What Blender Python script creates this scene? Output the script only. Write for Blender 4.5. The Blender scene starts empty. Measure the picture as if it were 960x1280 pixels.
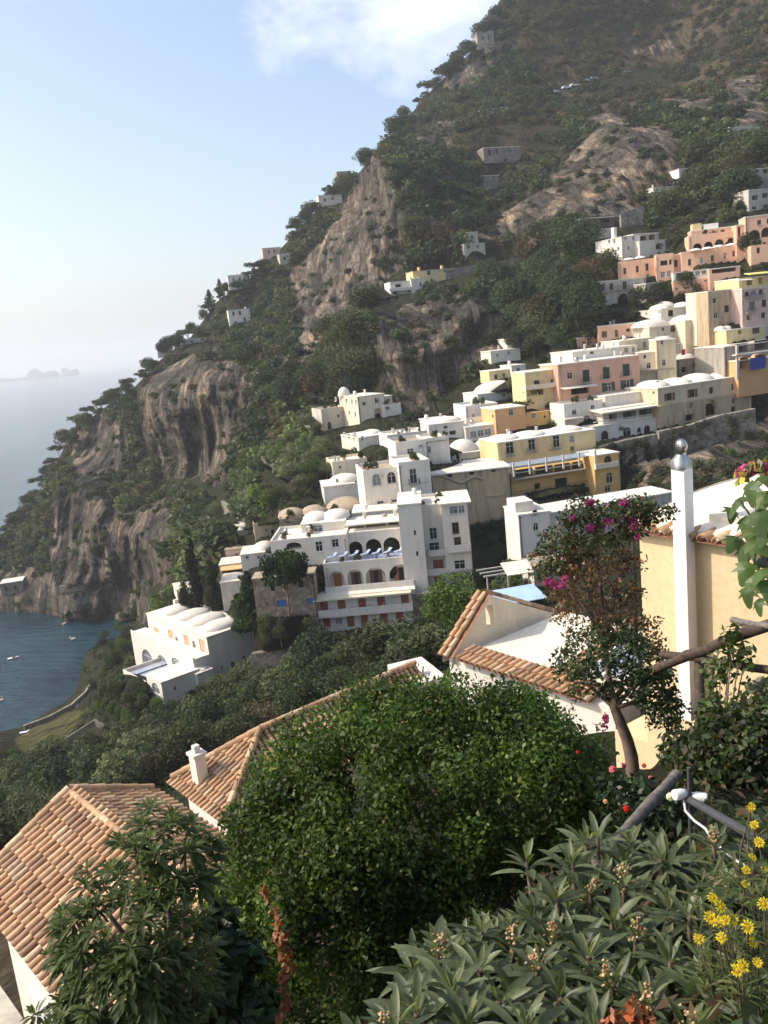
import bpy, math, random
import numpy as np
from mathutils import Vector, Matrix
rad = math.radians
SC = bpy.context.scene
COL = SC.collection
# ------------------------------------------------------------------ camera model (photo pixels 960 x 1280)
FPX, ROLL, PITCH, EYE = 1073.0, rad(5.8), rad(11.7), 92.0
CAM = np.array([0, 0, EYE])
_f = np.array([0, math.cos(PITCH), -math.sin(PITCH)]); _r0 = np.array([1.0, 0, 0]); _u0 = np.array([0, math.sin(PITCH), math.cos(PITCH)])
_R = math.cos(ROLL) * _r0 - math.sin(ROLL) * _u0
_U = math.sin(ROLL) * _r0 + math.cos(ROLL) * _u0
def ray(x, y):
    d = FPX * _f + (x - 480) * _R - (y - 640) * _U
    return d / np.linalg.norm(d)
def rays(x, y):
    x = np.asarray(x, float)[..., None]; y = np.asarray(y, float)[..., None]
    d = FPX * _f + (x - 480) * _R - (y - 640) * _U
    return d / np.linalg.norm(d, axis=-1, keepdims=True)
def at(x, y, d): return CAM + ray(x, y) * d
def project(p):
    v = np.asarray(p, float) - CAM; k = v @ _f
    return 480 + FPX * (v @ _R) / k, 640 - FPX * (v @ _U) / k

cd = bpy.data.cameras.new('camera'); co = bpy.data.objects.new('camera', cd); COL.objects.link(co)
cd.sensor_fit = 'VERTICAL'; cd.sensor_height = 36.0; cd.lens = 36.0 * FPX / 1280.0
cd.clip_start = 0.1; cd.clip_end = 80000
co.matrix_world = Matrix(((_R[0], _U[0], -_f[0], 0), (_R[1], _U[1], -_f[1], 0), (_R[2], _U[2], -_f[2], EYE), (0, 0, 0, 1)))
SC.camera = co

# ------------------------------------------------------------------ noise
def _hash(ix, iy, iz, seed):
    h = (ix.astype(np.int64) * 374761393 + iy.astype(np.int64) * 668265263 + iz.astype(np.int64) * 2147483647 + seed * 974711) & 0x7fffffff
    h = (h ^ (h >> 13)) * 1274126177 & 0x7fffffff
    h = (h ^ (h >> 16)) * 2246822519 & 0x7fffffff
    return (h & 0xffffff) / float(0xffffff)
def vnoise(p, seed=0):
    i = np.floor(p); f = p - i; f = f * f * (3 - 2 * f); x, y, z = i[..., 0], i[..., 1], i[..., 2]
    r = 0
    for a in (0, 1):
        for b in (0, 1):
            for c in (0, 1):
                w = (f[..., 0] if a else 1 - f[..., 0]) * (f[..., 1] if b else 1 - f[..., 1]) * (f[..., 2] if c else 1 - f[..., 2])
                r = r + w * _hash(x + a, y + b, z + c, seed)
    return r
def fbm(p, oct=4, seed=0):
    r, a, t = 0, 1.0, 0
    for o in range(oct):
        r = r + a * vnoise(p * (2 ** o), seed + o * 17); t += a; a *= 0.5
    return r / t

# ------------------------------------------------------------------ materials
MATS = {}
def new_mat(name):
    m = bpy.data.materials.new(name); m.use_nodes = True
    nt = m.node_tree; b = nt.nodes['Principled BSDF']
    MATS[name] = m
    return m, nt, b
def N(nt, t, **kw):
    n = nt.nodes.new(t)
    for k, v in kw.items():
        if k in n.inputs: n.inputs[k].default_value = v
        else: setattr(n, k, v)
    return n
def ramp(nt, fac, stops):
    r = nt.nodes.new('ShaderNodeValToRGB'); e = r.color_ramp.elements
    while len(e) < len(stops): e.new(0.5)
    for i, (p, c) in enumerate(stops):
        e[i].position = p; e[i].color = (*c, 1) if len(c) == 3 else c
    nt.links.new(fac, r.inputs['Fac']); return r
def mixc(nt, fac, a, b, mode='MIX'):
    m = nt.nodes.new('ShaderNodeMix'); m.data_type = 'RGBA'; m.blend_type = mode
    for sock, v in ((m.inputs[0], fac), (m.inputs[6], a), (m.inputs[7], b)):
        if isinstance(v, (int, float)): sock.default_value = v
        elif isinstance(v, tuple): sock.default_value = (*v, 1)
        else: nt.links.new(v, sock)
    return m.outputs[2]
def stucco(name, col, stain=(0.25, 0.2, 0.15), amt=0.35, scale=0.35, rough=0.85, bump=0.15, patch=None):
    """weathered render: broad patches, vertical streaks and fine grain"""
    m, nt, b = new_mat(name)
    tc = N(nt, 'ShaderNodeNewGeometry')
    mp = N(nt, 'ShaderNodeMapping'); mp.inputs['Scale'].default_value = (1.6, 1.6, 0.22); nt.links.new(tc.outputs['Position'], mp.inputs['Vector'])
    n1 = N(nt, 'ShaderNodeTexNoise', Scale=scale * 2.2, Detail=6.0, Roughness=0.65); nt.links.new(mp.outputs[0], n1.inputs['Vector'])
    n2 = N(nt, 'ShaderNodeTexNoise', Scale=scale, Detail=8.0, Roughness=0.7); nt.links.new(tc.outputs['Position'], n2.inputs['Vector'])
    n3 = N(nt, 'ShaderNodeTexNoise', Scale=9.0, Detail=4.0); nt.links.new(tc.outputs['Position'], n3.inputs['Vector'])
    r1 = ramp(nt, n1.outputs['Fac'], [(0.47, (0, 0, 0)), (0.66, (1, 1, 1))])
    r2 = ramp(nt, n2.outputs['Fac'], [(0.44, (0, 0, 0)), (0.64, (1, 1, 1))])
    mx = N(nt, 'ShaderNodeMath', operation='MULTIPLY'); nt.links.new(r1.outputs[0], mx.inputs[0]); mx.inputs[1].default_value = amt
    c = mixc(nt, mx.outputs[0], tuple(col), tuple(stain))
    my = N(nt, 'ShaderNodeMath', operation='MULTIPLY'); nt.links.new(r2.outputs[0], my.inputs[0]); my.inputs[1].default_value = amt * 0.8
    pc = patch or tuple(v * 0.72 for v in col)
    c = mixc(nt, my.outputs[0], c, pc)
    r3 = ramp(nt, n3.outputs['Fac'], [(0.3, (0.92, 0.92, 0.92)), (0.7, (1.05, 1.05, 1.05))])
    c = mixc(nt, 1.0, c, r3.outputs[0], 'MULTIPLY')
    nt.links.new(c, b.inputs['Base Color']); b.inputs['Roughness'].default_value = rough
    if bump:
        bp = N(nt, 'ShaderNodeBump', Strength=bump, Distance=0.03); nt.links.new(n3.outputs['Fac'], bp.inputs['Height']); nt.links.new(bp.outputs[0], b.inputs['Normal'])
    return m
def plain(name, col, rough=0.6, metal=0.0, var=0.15, scale=6.0):
    m, nt, b = new_mat(name)
    tc = N(nt, 'ShaderNodeNewGeometry'); n = N(nt, 'ShaderNodeTexNoise', Scale=scale, Detail=4.0); nt.links.new(tc.outputs['Position'], n.inputs['Vector'])
    r = ramp(nt, n.outputs['Fac'], [(0.3, tuple(v * (1 - var) for v in col)), (0.7, tuple(min(1, v * (1 + var)) for v in col))])
    nt.links.new(r.outputs[0], b.inputs['Base Color']); b.inputs['Roughness'].default_value = rough; b.inputs['Metallic'].default_value = metal
    return m
def leafmat(name, trans=0.3, rough=0.45, spec=0.4, objvar=0.35):
    m, nt, b = new_mat(name)
    a = N(nt, 'ShaderNodeAttribute', attribute_name='tint')
    oi = N(nt, 'ShaderNodeObjectInfo')
    mr = N(nt, 'ShaderNodeMapRange'); nt.links.new(oi.outputs['Random'], mr.inputs[0]); mr.inputs[3].default_value = 1 - objvar; mr.inputs[4].default_value = 1 + objvar
    c = mixc(nt, 1.0, a.outputs['Color'], mr.outputs[0], 'MULTIPLY')
    nt.links.new(c, b.inputs['Base Color']); b.inputs['Roughness'].default_value = rough; b.inputs['Specular IOR Level'].default_value = spec
    t = N(nt, 'ShaderNodeBsdfTranslucent'); c2 = mixc(nt, 1.0, c, (1.5, 1.6, 0.7), 'MULTIPLY'); nt.links.new(c2, t.inputs['Color'])
    ms = N(nt, 'ShaderNodeMixShader'); ms.inputs[0].default_value = trans
    nt.links.new(b.outputs[0], ms.inputs[1]); nt.links.new(t.outputs[0], ms.inputs[2])
    nt.links.new(ms.outputs[0], nt.nodes['Material Output'].inputs['Surface'])
    return m
def tintmat(name, rough=0.7, bump=0.0, var=0.25, scale=14.0, spec=0.3):
    m, nt, b = new_mat(name)
    a = N(nt, 'ShaderNodeAttribute', attribute_name='tint')
    tc = N(nt, 'ShaderNodeNewGeometry'); n = N(nt, 'ShaderNodeTexNoise', Scale=scale, Detail=6.0, Roughness=0.7); nt.links.new(tc.outputs['Position'], n.inputs['Vector'])
    r = ramp(nt, n.outputs['Fac'], [(0.3, (1 - var,) * 3), (0.7, (1 + var,) * 3)])
    c = mixc(nt, 1.0, a.outputs['Color'], r.outputs[0], 'MULTIPLY')
    nt.links.new(c, b.inputs['Base Color']); b.inputs['Roughness'].default_value = rough; b.inputs['Specular IOR Level'].default_value = spec
    if bump:
        bp = N(nt, 'ShaderNodeBump', Strength=bump, Distance=0.02); nt.links.new(n.outputs['Fac'], bp.inputs['Height']); nt.links.new(bp.outputs[0], b.inputs['Normal'])
    return m

stucco('white', (0.76, 0.70, 0.60), (0.42, 0.37, 0.30), 0.30)
stucco('bluewhite', (0.64, 0.64, 0.60), (0.5, 0.5, 0.48), 0.25)
stucco('oldwhite', (0.60, 0.545, 0.45), (0.26, 0.23, 0.19), 0.6)
stucco('cream', (0.78, 0.68, 0.50), (0.42, 0.34, 0.24), 0.35)
stucco('nearyellow', (0.76, 0.575, 0.335), (0.62, 0.44, 0.25), 0.22, 0.5)
stucco('yellow', (0.74, 0.58, 0.30), (0.42, 0.33, 0.2), 0.4)
stucco('ochre', (0.72, 0.45, 0.16), (0.4, 0.28, 0.15), 0.4)
stucco('beige', (0.66, 0.54, 0.36), (0.34, 0.27, 0.18), 0.45)
stucco('pink', (0.66, 0.38, 0.26), (0.42, 0.25, 0.18), 0.4)
stucco('salmon', (0.74, 0.45, 0.30), (0.55, 0.36, 0.26), 0.3)
stucco('palepink', (0.70, 0.50, 0.42), (0.4, 0.3, 0.25), 0.45)
stucco('orange', (0.76, 0.42, 0.19), (0.5, 0.3, 0.17), 0.35)
stucco('oldtan', (0.56, 0.42, 0.26), (0.20, 0.15, 0.10), 0.85, 0.28)
stucco('oldgrey', (0.42, 0.37, 0.30), (0.17, 0.15, 0.12), 0.8, 0.4)
stucco('roofwhite', (0.77, 0.71, 0.60), (0.5, 0.45, 0.36), 0.35)
stucco('roofcream', (0.84, 0.76, 0.60), (0.6, 0.5, 0.36), 0.4)
stucco('rooftan', (0.42, 0.33, 0.23), (0.2, 0.16, 0.12), 0.6)
stucco('greenwall', (0.05, 0.06, 0.035), (0.06, 0.07, 0.05), 0.5)
plain('glass', (0.018, 0.02, 0.022), 0.12, 0.0, 0.4, 0.8)
plain('glasspale', (0.16, 0.19, 0.2), 0.15, 0.0, 0.4, 0.8)
plain('frame', (0.62, 0.60, 0.56), 0.6)
plain('woodframe', (0.16, 0.08, 0.045), 0.6)
plain('redshutter', (0.34, 0.085, 0.045), 0.6, 0, 0.25)
plain('orangedoor', (0.42, 0.14, 0.04), 0.6, 0, 0.2)
plain('pinkdoor', (0.72, 0.36, 0.22), 0.6, 0, 0.12)
plain('greenshutter', (0.022, 0.05, 0.035), 0.55)
plain('blueshutter', (0.06, 0.19, 0.42), 0.5)
plain('tile_plain', (0.42, 0.2, 0.11), 0.8)
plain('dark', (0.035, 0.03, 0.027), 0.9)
plain('interior', (0.11, 0.09, 0.075), 0.9)  # back walls of openings, darkened to stand for the shade inside
plain('bluetile', (0.30, 0.36, 0.52), 0.4, 0, 0.3, 1.5)
plain('iron', (0.05, 0.045, 0.04), 0.5, 0.3)
plain('darkwood', (0.06, 0.038, 0.025), 0.8, 0, 0.5, 18.0)
plain('greywood', (0.14, 0.12, 0.10), 0.8, 0, 0.45, 18.0)
plain('bark', (0.12, 0.085, 0.06), 0.9, 0, 0.5, 9.0)
plain('pinebark', (0.15, 0.10, 0.075), 0.9, 0, 0.4, 5.0)
plain('steel', (0.5, 0.48, 0.45), 0.36, 0.9, 0.1, 30.0)
plain('whitemetal', (0.78, 0.77, 0.74), 0.35, 0.0, 0.05)
plain('whiteplastic', (0.78, 0.76, 0.70), 0.4, 0.0, 0.05)
plain('greymetal', (0.09, 0.09, 0.095), 0.5, 0.4)
plain('awningorange', (0.76, 0.48, 0.22), 0.8)
plain('awningyellow', (0.82, 0.66, 0.22), 0.8)
plain('awningcream', (0.78, 0.70, 0.55), 0.8)
plain('parasol', (0.82, 0.78, 0.70), 0.8)
plain('bluetarp', (0.03, 0.06, 0.30), 0.6)
plain('tealtarp', (0.05, 0.32, 0.48), 0.6)
plain('bluepool', (0.42, 0.58, 0.70), 0.3, 0, 0.12, 0.6)
plain('redcloth', (0.6, 0.05, 0.07), 0.8)
plain('carwhite', (0.80, 0.80, 0.80), 0.25)
plain('cargreen', (0.05, 0.25, 0.2), 0.3)
plain('rubber', (0.02, 0.02, 0.02), 0.8)
plain('bluecloth', (0.34, 0.42, 0.58), 0.8)
plain('cable', (0.62, 0.64, 0.60), 0.5)
plain('panel', (0.35, 0.40, 0.46), 0.15, 0.1, 0.1, 1.0)
leafmat('leaf_far', 0.3, 0.65, 0.15)
leafmat('leaf_near', 0.34, 0.45, 0.4, 0.0)
leafmat('leaf_gloss', 0.4, 0.5, 0.3, 0.0)
leafmat('petal', 0.4, 0.6, 0.2, 0.0)
tintmat('tile', 0.8, 0.25, 0.3, 9.0)
tintmat('bud', 0.8, 0.0, 0.3, 40.0)

def stone_mat(name, a, b_, c_, scale=2.2):
    m, nt, b = new_mat(name)
    g = N(nt, 'ShaderNodeNewGeometry')
    v = N(nt, 'ShaderNodeTexVoronoi', Scale=scale); nt.links.new(g.outputs['Position'], v.inputs['Vector'])
    ve = N(nt, 'ShaderNodeTexVoronoi', Scale=scale, feature='DISTANCE_TO_EDGE'); nt.links.new(g.outputs['Position'], ve.inputs['Vector'])
    n = N(nt, 'ShaderNodeTexNoise', Scale=0.5, Detail=8.0, Roughness=0.7); nt.links.new(g.outputs['Position'], n.inputs['Vector'])
    r = ramp(nt, n.outputs['Fac'], [(0.3, a), (0.52, b_), (0.72, c_)])
    sp = N(nt, 'ShaderNodeSeparateColor'); nt.links.new(v.outputs['Color'], sp.inputs[0])
    r2 = ramp(nt, sp.outputs[0], [(0, (0.65,) * 3), (1, (1.25,) * 3)])
    c = mixc(nt, 1.0, r.outputs[0], r2.outputs[0], 'MULTIPLY')
    r3 = ramp(nt, ve.outputs['Distance'], [(0.0, (0.5,) * 3), (0.08, (1, 1, 1))])
    c = mixc(nt, 0.8, c, r3.outputs[0], 'MULTIPLY')
    nt.links.new(c, b.inputs['Base Color']); b.inputs['Roughness'].default_value = 0.95
    bp = N(nt, 'ShaderNodeBump', Strength=0.6, Distance=0.12); nt.links.new(ve.outputs['Distance'], bp.inputs['Height']); nt.links.new(bp.outputs[0], b.inputs['Normal'])
    return m
stone_mat('stone', (0.12, 0.10, 0.08), (0.25, 0.215, 0.17), (0.40, 0.35, 0.28))
stone_mat('brownstone', (0.24, 0.18, 0.12), (0.38, 0.29, 0.2), (0.48, 0.39, 0.28), 1.6)

# ------------------------------------------------------------------ mesh builder and object helpers
def uv3(v):
    v = np.asarray(v, float); n = np.linalg.norm(v)
    return v / n if n > 1e-9 else np.array([0, 0, 1.0])
class MB:
    def __init__(s): s.v = []; s.f = []; s.m = []; s.sm = []; s.c = []
    def add(s, vs, fs, m=0, smooth=False, col=None):
        b = len(s.v); s.v.extend([tuple(map(float, p)) for p in vs])
        for f in fs:
            s.f.append(tuple(b + i for i in f)); s.m.append(m); s.sm.append(smooth); s.c.append(col)
        return s
    def quad(s, a, b, c, d, m=0): return s.add([a, b, c, d], [(0, 1, 2, 3)], m)
    def hexa(s, p, m=0):   # p: 4 bottom then 4 top, both counter-clockwise
        return s.add(p, [(3, 2, 1, 0), (4, 5, 6, 7), (0, 1, 5, 4), (1, 2, 6, 5), (2, 3, 7, 6), (3, 0, 4, 7)], m)
    def obox(s, o, A, B, C, m=0):   # corner o and three edge vectors
        o, A, B, C = map(lambda q: np.asarray(q, float), (o, A, B, C))
        return s.hexa([o, o + A, o + A + B, o + B, o + C, o + A + C, o + A + B + C, o + B + C], m)
    def box(s, c, sx, sy, sz, m=0, yaw=0.0):
        X = np.array([math.cos(yaw), math.sin(yaw), 0]); Y = np.array([-math.sin(yaw), math.cos(yaw), 0]); Z = np.array([0, 0, 1.0])
        return s.obox(np.asarray(c, float) - X * sx / 2 - Y * sy / 2 - Z * sz / 2, X * sx, Y * sy, Z * sz, m)
    def tube(s, pts, r, n=8, m=0, cap=True, col=None):
        pts = [np.asarray(p, float) for p in pts]; k = len(pts)
        rr = r if isinstance(r, (list, tuple, np.ndarray)) else [r] * k
        vs = []; pu = None
        for i in range(k):
            t = uv3(pts[min(i + 1, k - 1)] - pts[max(i - 1, 0)])
            if pu is None:
                pu = uv3(np.cross(t, [0, 0, 1.0] if abs(t[2]) < 0.9 else [1.0, 0, 0]))
            u = uv3(pu - t * (pu @ t)); pu = u; w = np.cross(t, u)
            for j in range(n):
                a = 2 * math.pi * j / n; vs.append(pts[i] + (u * math.cos(a) + w * math.sin(a)) * rr[i])
        fs = [(i * n + j, i * n + (j + 1) % n, (i + 1) * n + (j + 1) % n, (i + 1) * n + j) for i in range(k - 1) for j in range(n)]
        s.add(vs, fs, m, True, col)
        if cap: s.add(vs[:n], [tuple(range(n - 1, -1, -1))], m, False, col); s.add(vs[-n:], [tuple(range(n))], m, False, col)
        return s
    def cap(s, c, X, Y, Z, m=0, n=20, k=6, phi=math.pi / 2):   # ellipsoid cap (dome)
        vs = [np.asarray(c) + Z]
        for i in range(1, k + 1):
            p = phi * i / k
            for j in range(n):
                a = 2 * math.pi * j / n
                vs.append(np.asarray(c) + X * math.sin(p) * math.cos(a) + Y * math.sin(p) * math.sin(a) + Z * math.cos(p))
        fs = [(0, 1 + j, 1 + (j + 1) % n) for j in range(n)]
        for i in range(k - 1):
            for j in range(n):
                a = 1 + i * n + j; b2 = 1 + i * n + (j + 1) % n
                fs.append((a, a + n, b2 + n, b2))
        return s.add(vs, fs, m, True)
    def lathe(s, c, prof, n=16, m=0, axis=None):
        Z = uv3(axis if axis is not None else (0, 0, 1)); X = uv3(np.cross(Z, [0.3, 1, 0.1])); Y = np.cross(Z, X); vs = []
        for r, z in prof:
            for j in range(n):
                a = 2 * math.pi * j / n; vs.append(np.asarray(c) + (X * math.cos(a) + Y * math.sin(a)) * r + Z * z)
        fs = [(i * n + j, i * n + (j + 1) % n, (i + 1) * n + (j + 1) % n, (i + 1) * n + j) for i in range(len(prof) - 1) for j in range(n)]
        return s.add(vs, fs, m, True)
    def build(s, name, mats, parent=None, origin=None):
        if not isinstance(mats, (list, tuple)): mats = [mats]
        o0 = np.zeros(3) if origin is None else np.asarray(origin, float)
        me = bpy.data.meshes.new(name); me.from_pydata([tuple(np.asarray(p) - o0) for p in s.v], [], s.f)
        for q in mats: me.materials.append(MATS[q])
        if len(mats) > 1: me.polygons.foreach_set('material_index', s.m)
        me.polygons.foreach_set('use_smooth', s.sm)
        if any(c is not None for c in s.c):
            ca = me.color_attributes.new('tint', 'FLOAT_COLOR', 'CORNER'); buf = []
            for f, c in zip(s.f, s.c): buf.extend((list(c) + [1.0] if c is not None else [1, 1, 1, 1]) * len(f))
            ca.data.foreach_set('color', buf)
        me.update()
        o = bpy.data.objects.new(name, me); COL.objects.link(o)
        if parent is not None: o.parent = parent
        elif origin is not None: o.location = tuple(o0)
        return o
def np_mesh(name, V, Fq, mat, tint=None, smooth=False):
    """mesh from numpy arrays: V (n,3), Fq (m,k), tint (m,3) per face"""
    me = bpy.data.meshes.new(name); nv = len(V); nf, k = Fq.shape
    me.vertices.add(nv); me.vertices.foreach_set('co', np.ascontiguousarray(V, np.float32).ravel())
    me.loops.add(nf * k); me.loops.foreach_set('vertex_index', np.ascontiguousarray(Fq, np.int32).ravel())
    me.polygons.add(nf); me.polygons.foreach_set('loop_start', np.arange(0, nf * k, k, dtype=np.int32))
    me.polygons.foreach_set('loop_total', np.full(nf, k, np.int32))
    if smooth: me.polygons.foreach_set('use_smooth', np.ones(nf, bool))
    me.update(calc_edges=True)
    if tint is not None:
        ca = me.color_attributes.new('tint', 'FLOAT_COLOR', 'CORNER')
        c4 = np.ones((nf, k, 4), np.float32); c4[..., :3] = np.asarray(tint, np.float32)[:, None, :]
        ca.data.foreach_set('color', c4.ravel())
    me.materials.append(MATS[mat])
    return me
def link(name, me, parent=None, loc=None):
    o = bpy.data.objects.new(name, me); COL.objects.link(o)
    if parent is not None: o.parent = parent
    if loc is not None: o.location = tuple(map(float, loc))
    return o
def tag(o, label=None, cat=None, group=None, kind=None):
    for k, v in (('label', label), ('category', cat), ('group', group), ('kind', kind)):
        if v: o[k] = v
    return o
def empty(name, loc, label, cat, group=None, rz=0.0):
    o = bpy.data.objects.new(name, None); COL.objects.link(o); o.location = tuple(map(float, loc)); o.rotation_euler = (0, 0, rz)
    o.empty_display_size = 0.2
    return tag(o, label, cat, group)
def children(o): return [c for c in CHILD.get(o.name, [])]
CHILD = {}
def dup(root, loc, rz=0.0, scale=1.0, label=None, group=None):
    r = root.copy(); COL.objects.link(r); r.location = tuple(map(float, loc)); r.rotation_euler = (0, 0, rz)
    r.scale = (scale,) * 3 if isinstance(scale, (int, float)) else tuple(scale)
    if label: r['label'] = label
    if group: r['group'] = group
    for ch in root.children:
        c = ch.copy(); COL.objects.link(c); c.parent = r
        for g in ch.children:
            d = g.copy(); COL.objects.link(d); d.parent = c
    return r
HAZE = 0.00017; EXPO = 0.66
# ------------------------------------------------------------------ foliage
RNG = np.random.default_rng(7)
def unit_rows(a): return a / np.maximum(np.linalg.norm(a, axis=-1, keepdims=True), 1e-9)
def diamonds(c, n, t, L, W, fold=0.0):
    """leaf-shaped faces: centre c, normal n, long direction t (all (k,3)), length L, width W (k,)"""
    t = unit_rows(t - n * (t * n).sum(-1, keepdims=True)); s = np.cross(n, t)
    L = np.broadcast_to(L, (len(c),))[:, None]; W = np.broadcast_to(W, (len(c),))[:, None]
    V = np.stack([c - t * L / 2, c + s * W / 2 + t * L * 0.05, c + t * L / 2, c - s * W / 2 + t * L * 0.05], 1)
    k = len(c); F = np.arange(4 * k).reshape(k, 4)
    return V.reshape(-1, 3), F
def mixcol(rng, k, cols, jit=0.18):
    cols = np.asarray(cols, float); i = rng.integers(0, len(cols), k)
    return np.clip(cols[i] * (1 + rng.normal(0, jit, (k, 1))), 0.003, 1)
def crown_cloud(rng, blobs, nleaf, size, cols, shell=0.75, up=0.35, clumpvar=0.22):
    """blobs: list of (centre, (rx,ry,rz)); leaves crowd towards each clump's outside, with gaps between the clumps"""
    B = np.array([b[0] for b in blobs], float); Rr = np.array([b[1] for b in blobs], float)
    wgt = (Rr[:, 0] * Rr[:, 1] * Rr[:, 2]) ** (2 / 3); wgt /= wgt.sum()
    bi = rng.choice(len(B), nleaf, p=wgt)
    d = unit_rows(rng.normal(size=(nleaf, 3))); r = shell + (1.05 - shell) * rng.random(nleaf) ** 0.6
    r *= 0.85 + 0.3 * vnoise(d * 2.6 + bi[:, None] * 7.3, 3)
    c = B[bi] + d * Rr[bi] * r[:, None]
    n = unit_rows(d * 0.8 + rng.normal(size=(nleaf, 3)) * 0.75 + np.array([0, 0, up]))
    t = rng.normal(size=(nleaf, 3)) + np.array([0, 0, -0.3])
    s = size * rng.uniform(0.6, 1.35, nleaf)
    V, F = diamonds(c, n, t, s * 1.5, s * 0.85)
    cb = 1 + rng.normal(0, clumpvar, len(B)); col = mixcol(rng, nleaf, cols) * np.clip(cb[bi], 0.5, 1.6)[:, None]
    return V, F, col
GREENS = {
 'dark': [(0.034, 0.048, 0.023), (0.045, 0.060, 0.028), (0.056, 0.068, 0.034)],
 'mid': [(0.057, 0.073, 0.031), (0.075, 0.090, 0.039), (0.092, 0.098, 0.047)],
 'olive': [(0.07, 0.08, 0.045), (0.09, 0.10, 0.06), (0.06, 0.07, 0.04)],
 'bright': [(0.06, 0.10, 0.02), (0.08, 0.12, 0.028), (0.05, 0.085, 0.02)],
 'brown': [(0.075, 0.062, 0.035), (0.09, 0.07, 0.04), (0.06, 0.06, 0.03)],
 'pine': [(0.02, 0.042, 0.014), (0.028, 0.055, 0.018)],
}
def tree_blobs(rng, kind):
    bl = []
    if kind in ('round', 'bush'):
        z0 = 0.62 if kind == 'round' else 0.42
        for i in range(15 if kind == 'round' else 12):
            a = rng.uniform(0, 2 * math.pi); e = rng.uniform(-0.55, 1.0); q = math.sqrt(max(0, 1 - e * e)) * rng.uniform(0.55, 1.0)
            R = rng.uniform(0.15, 0.27)
            bl.append(((0.33 * q * math.cos(a), 0.33 * q * math.sin(a), z0 + 0.27 * e), (R, R, R * 0.85)))
        bl.append(((0, 0, z0), (0.28, 0.28, 0.24)))
    elif kind == 'umbrella':
        for i in range(20):
            a = rng.uniform(0, 2 * math.pi); q = 0.44 * math.sqrt(rng.random()); R = rng.uniform(0.12, 0.19)
            bl.append(((q * math.cos(a), q * math.sin(a), 0.84 - 0.25 * q + rng.uniform(-0.03, 0.05)), (R, R, R * 0.62)))
    elif kind == 'dome':
        for i in range(34):
            a = rng.uniform(0, 2 * math.pi); q = 0.36 * math.sqrt(rng.random()); R = rng.uniform(0.09, 0.15)
            bl.append(((q * math.cos(a), q * math.sin(a), 0.66 + rng.uniform(0, 1) ** .6 * 0.26 * math.sqrt(max(0, 1 - (q / .42) ** 2))), (R, R, R * 0.6)))
    elif kind == 'cypress':
        for i in range(26):
            z = 0.05 + 0.9 * i / 25; R = 0.085 * min(1, 0.6 + z * 1.6) * (1 - z) ** 0.6 + 0.008
            a = rng.uniform(0, 2 * math.pi)
            bl.append(((0.03 * math.cos(a), 0.03 * math.sin(a), z), (R, R, 0.085)))
    elif kind == 'conifer':
        for i in range(44):
            z = 0.1 + 0.88 * (i / 43) ** 0.85; q = 0.34 * (1 - z) ** 0.85 * rng.uniform(0.4, 1.0); a = rng.uniform(0, 2 * math.pi); R = 0.035 + 0.10 * (1 - z)
            bl.append(((q * math.cos(a), q * math.sin(a), z - 0.12 * q), (R, R, R * 0.42)))
        for i in range(8): bl.append(((0, 0, 0.3 + 0.085 * i), (0.10 - 0.009 * i, 0.10 - 0.009 * i, 0.08)))
    return bl
def make_tree(name, kind, cols, nleaf, size, seed, mat='leaf_far', trunk=True):
    """a thing of unit height: a tapered trunk with limbs, and a leafy crown"""
    rng = np.random.default_rng(seed)
    bl = tree_blobs(rng, kind); V, F, c = crown_cloud(rng, bl, nleaf, size, GREENS[cols] if isinstance(cols, str) else cols)
    root = empty(name, (0, 0, -500), None, None)
    link('crown', np_mesh('crown', V, F, mat, c), root)
    if trunk:
        mb = MB(); zt = {'dome': 0.7, 'round': 0.62, 'bush': 0.4, 'umbrella': 0.74, 'cypress': 0.5, 'conifer': 0.8}[kind]
        lean = rng.normal(0, 0.02, 2); R = {'cypress': 0.02, 'umbrella': 0.022, 'dome': 0.026, 'conifer': 0.024}.get(kind, 0.03)
        pts = [np.array([lean[0] * z * 2, lean[1] * z * 2, z]) for z in np.linspace(-0.12, zt, 6)]
        mb.tube(pts, [R * (1 - 0.65 * i / 5) for i in range(6)], 7)
        if kind in ('round', 'umbrella', 'bush', 'dome'):
            for k in range(6):
                tgt = np.array(bl[rng.integers(0, len(bl))][0]); st = pts[3 + k % 2]
                mid = (st + tgt) / 2 + np.array([0, 0, -0.03]); mb.tube([st, mid, tgt], [R * 0.5, R * 0.35, R * 0.15], 5)
        mb.build('trunk', 'pinebark' if kind in ('umbrella', 'dome') else 'bark', root)
    return root
TPL = {}
def template(key, *a, **k): TPL[key] = make_tree(*a, **k); return TPL[key]
USED = set()
def plant(key, base, h, label, cat, group=None, wide=1.0, rz=None):
    src = TPL[key]; rz = RNG.uniform(0, 6.28) if rz is None else rz; sc = (h * wide, h * wide, h)
    if key in USED: o = dup(src, base, rz, sc, label, group)
    else:
        USED.add(key); o = src; o.location = tuple(map(float, base)); o.rotation_euler = (0, 0, rz); o.scale = sc
        tag(o, label, cat, group)
    o['category'] = cat; o['label'] = label
    if group: o['group'] = group
    elif 'group' in o: del o['group']
    return o
template('oak', 'evergreen_tree', 'round', 'dark', 2300, 0.046, 1)
template('oak2', 'evergreen_tree', 'round', 'mid', 2300, 0.046, 2)
template('olive', 'olive_tree', 'round', [(0.11, 0.125, 0.06), (0.14, 0.15, 0.08), (0.09, 0.105, 0.05)], 2000, 0.044, 3)
template('bushd', 'dark_shrub', 'bush', 'dark', 1500, 0.052, 4)
template('bushm', 'green_shrub', 'bush', 'mid', 1500, 0.052, 5)
template('bushb', 'brown_shrub', 'bush', 'brown', 1400, 0.05, 6)
template('bright', 'leafy_tree', 'round', 'bright', 3600, 0.036, 8)
template('stonepine', 'stone_pine', 'dome', 'pine', 5200, 0.033, 9)
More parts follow.
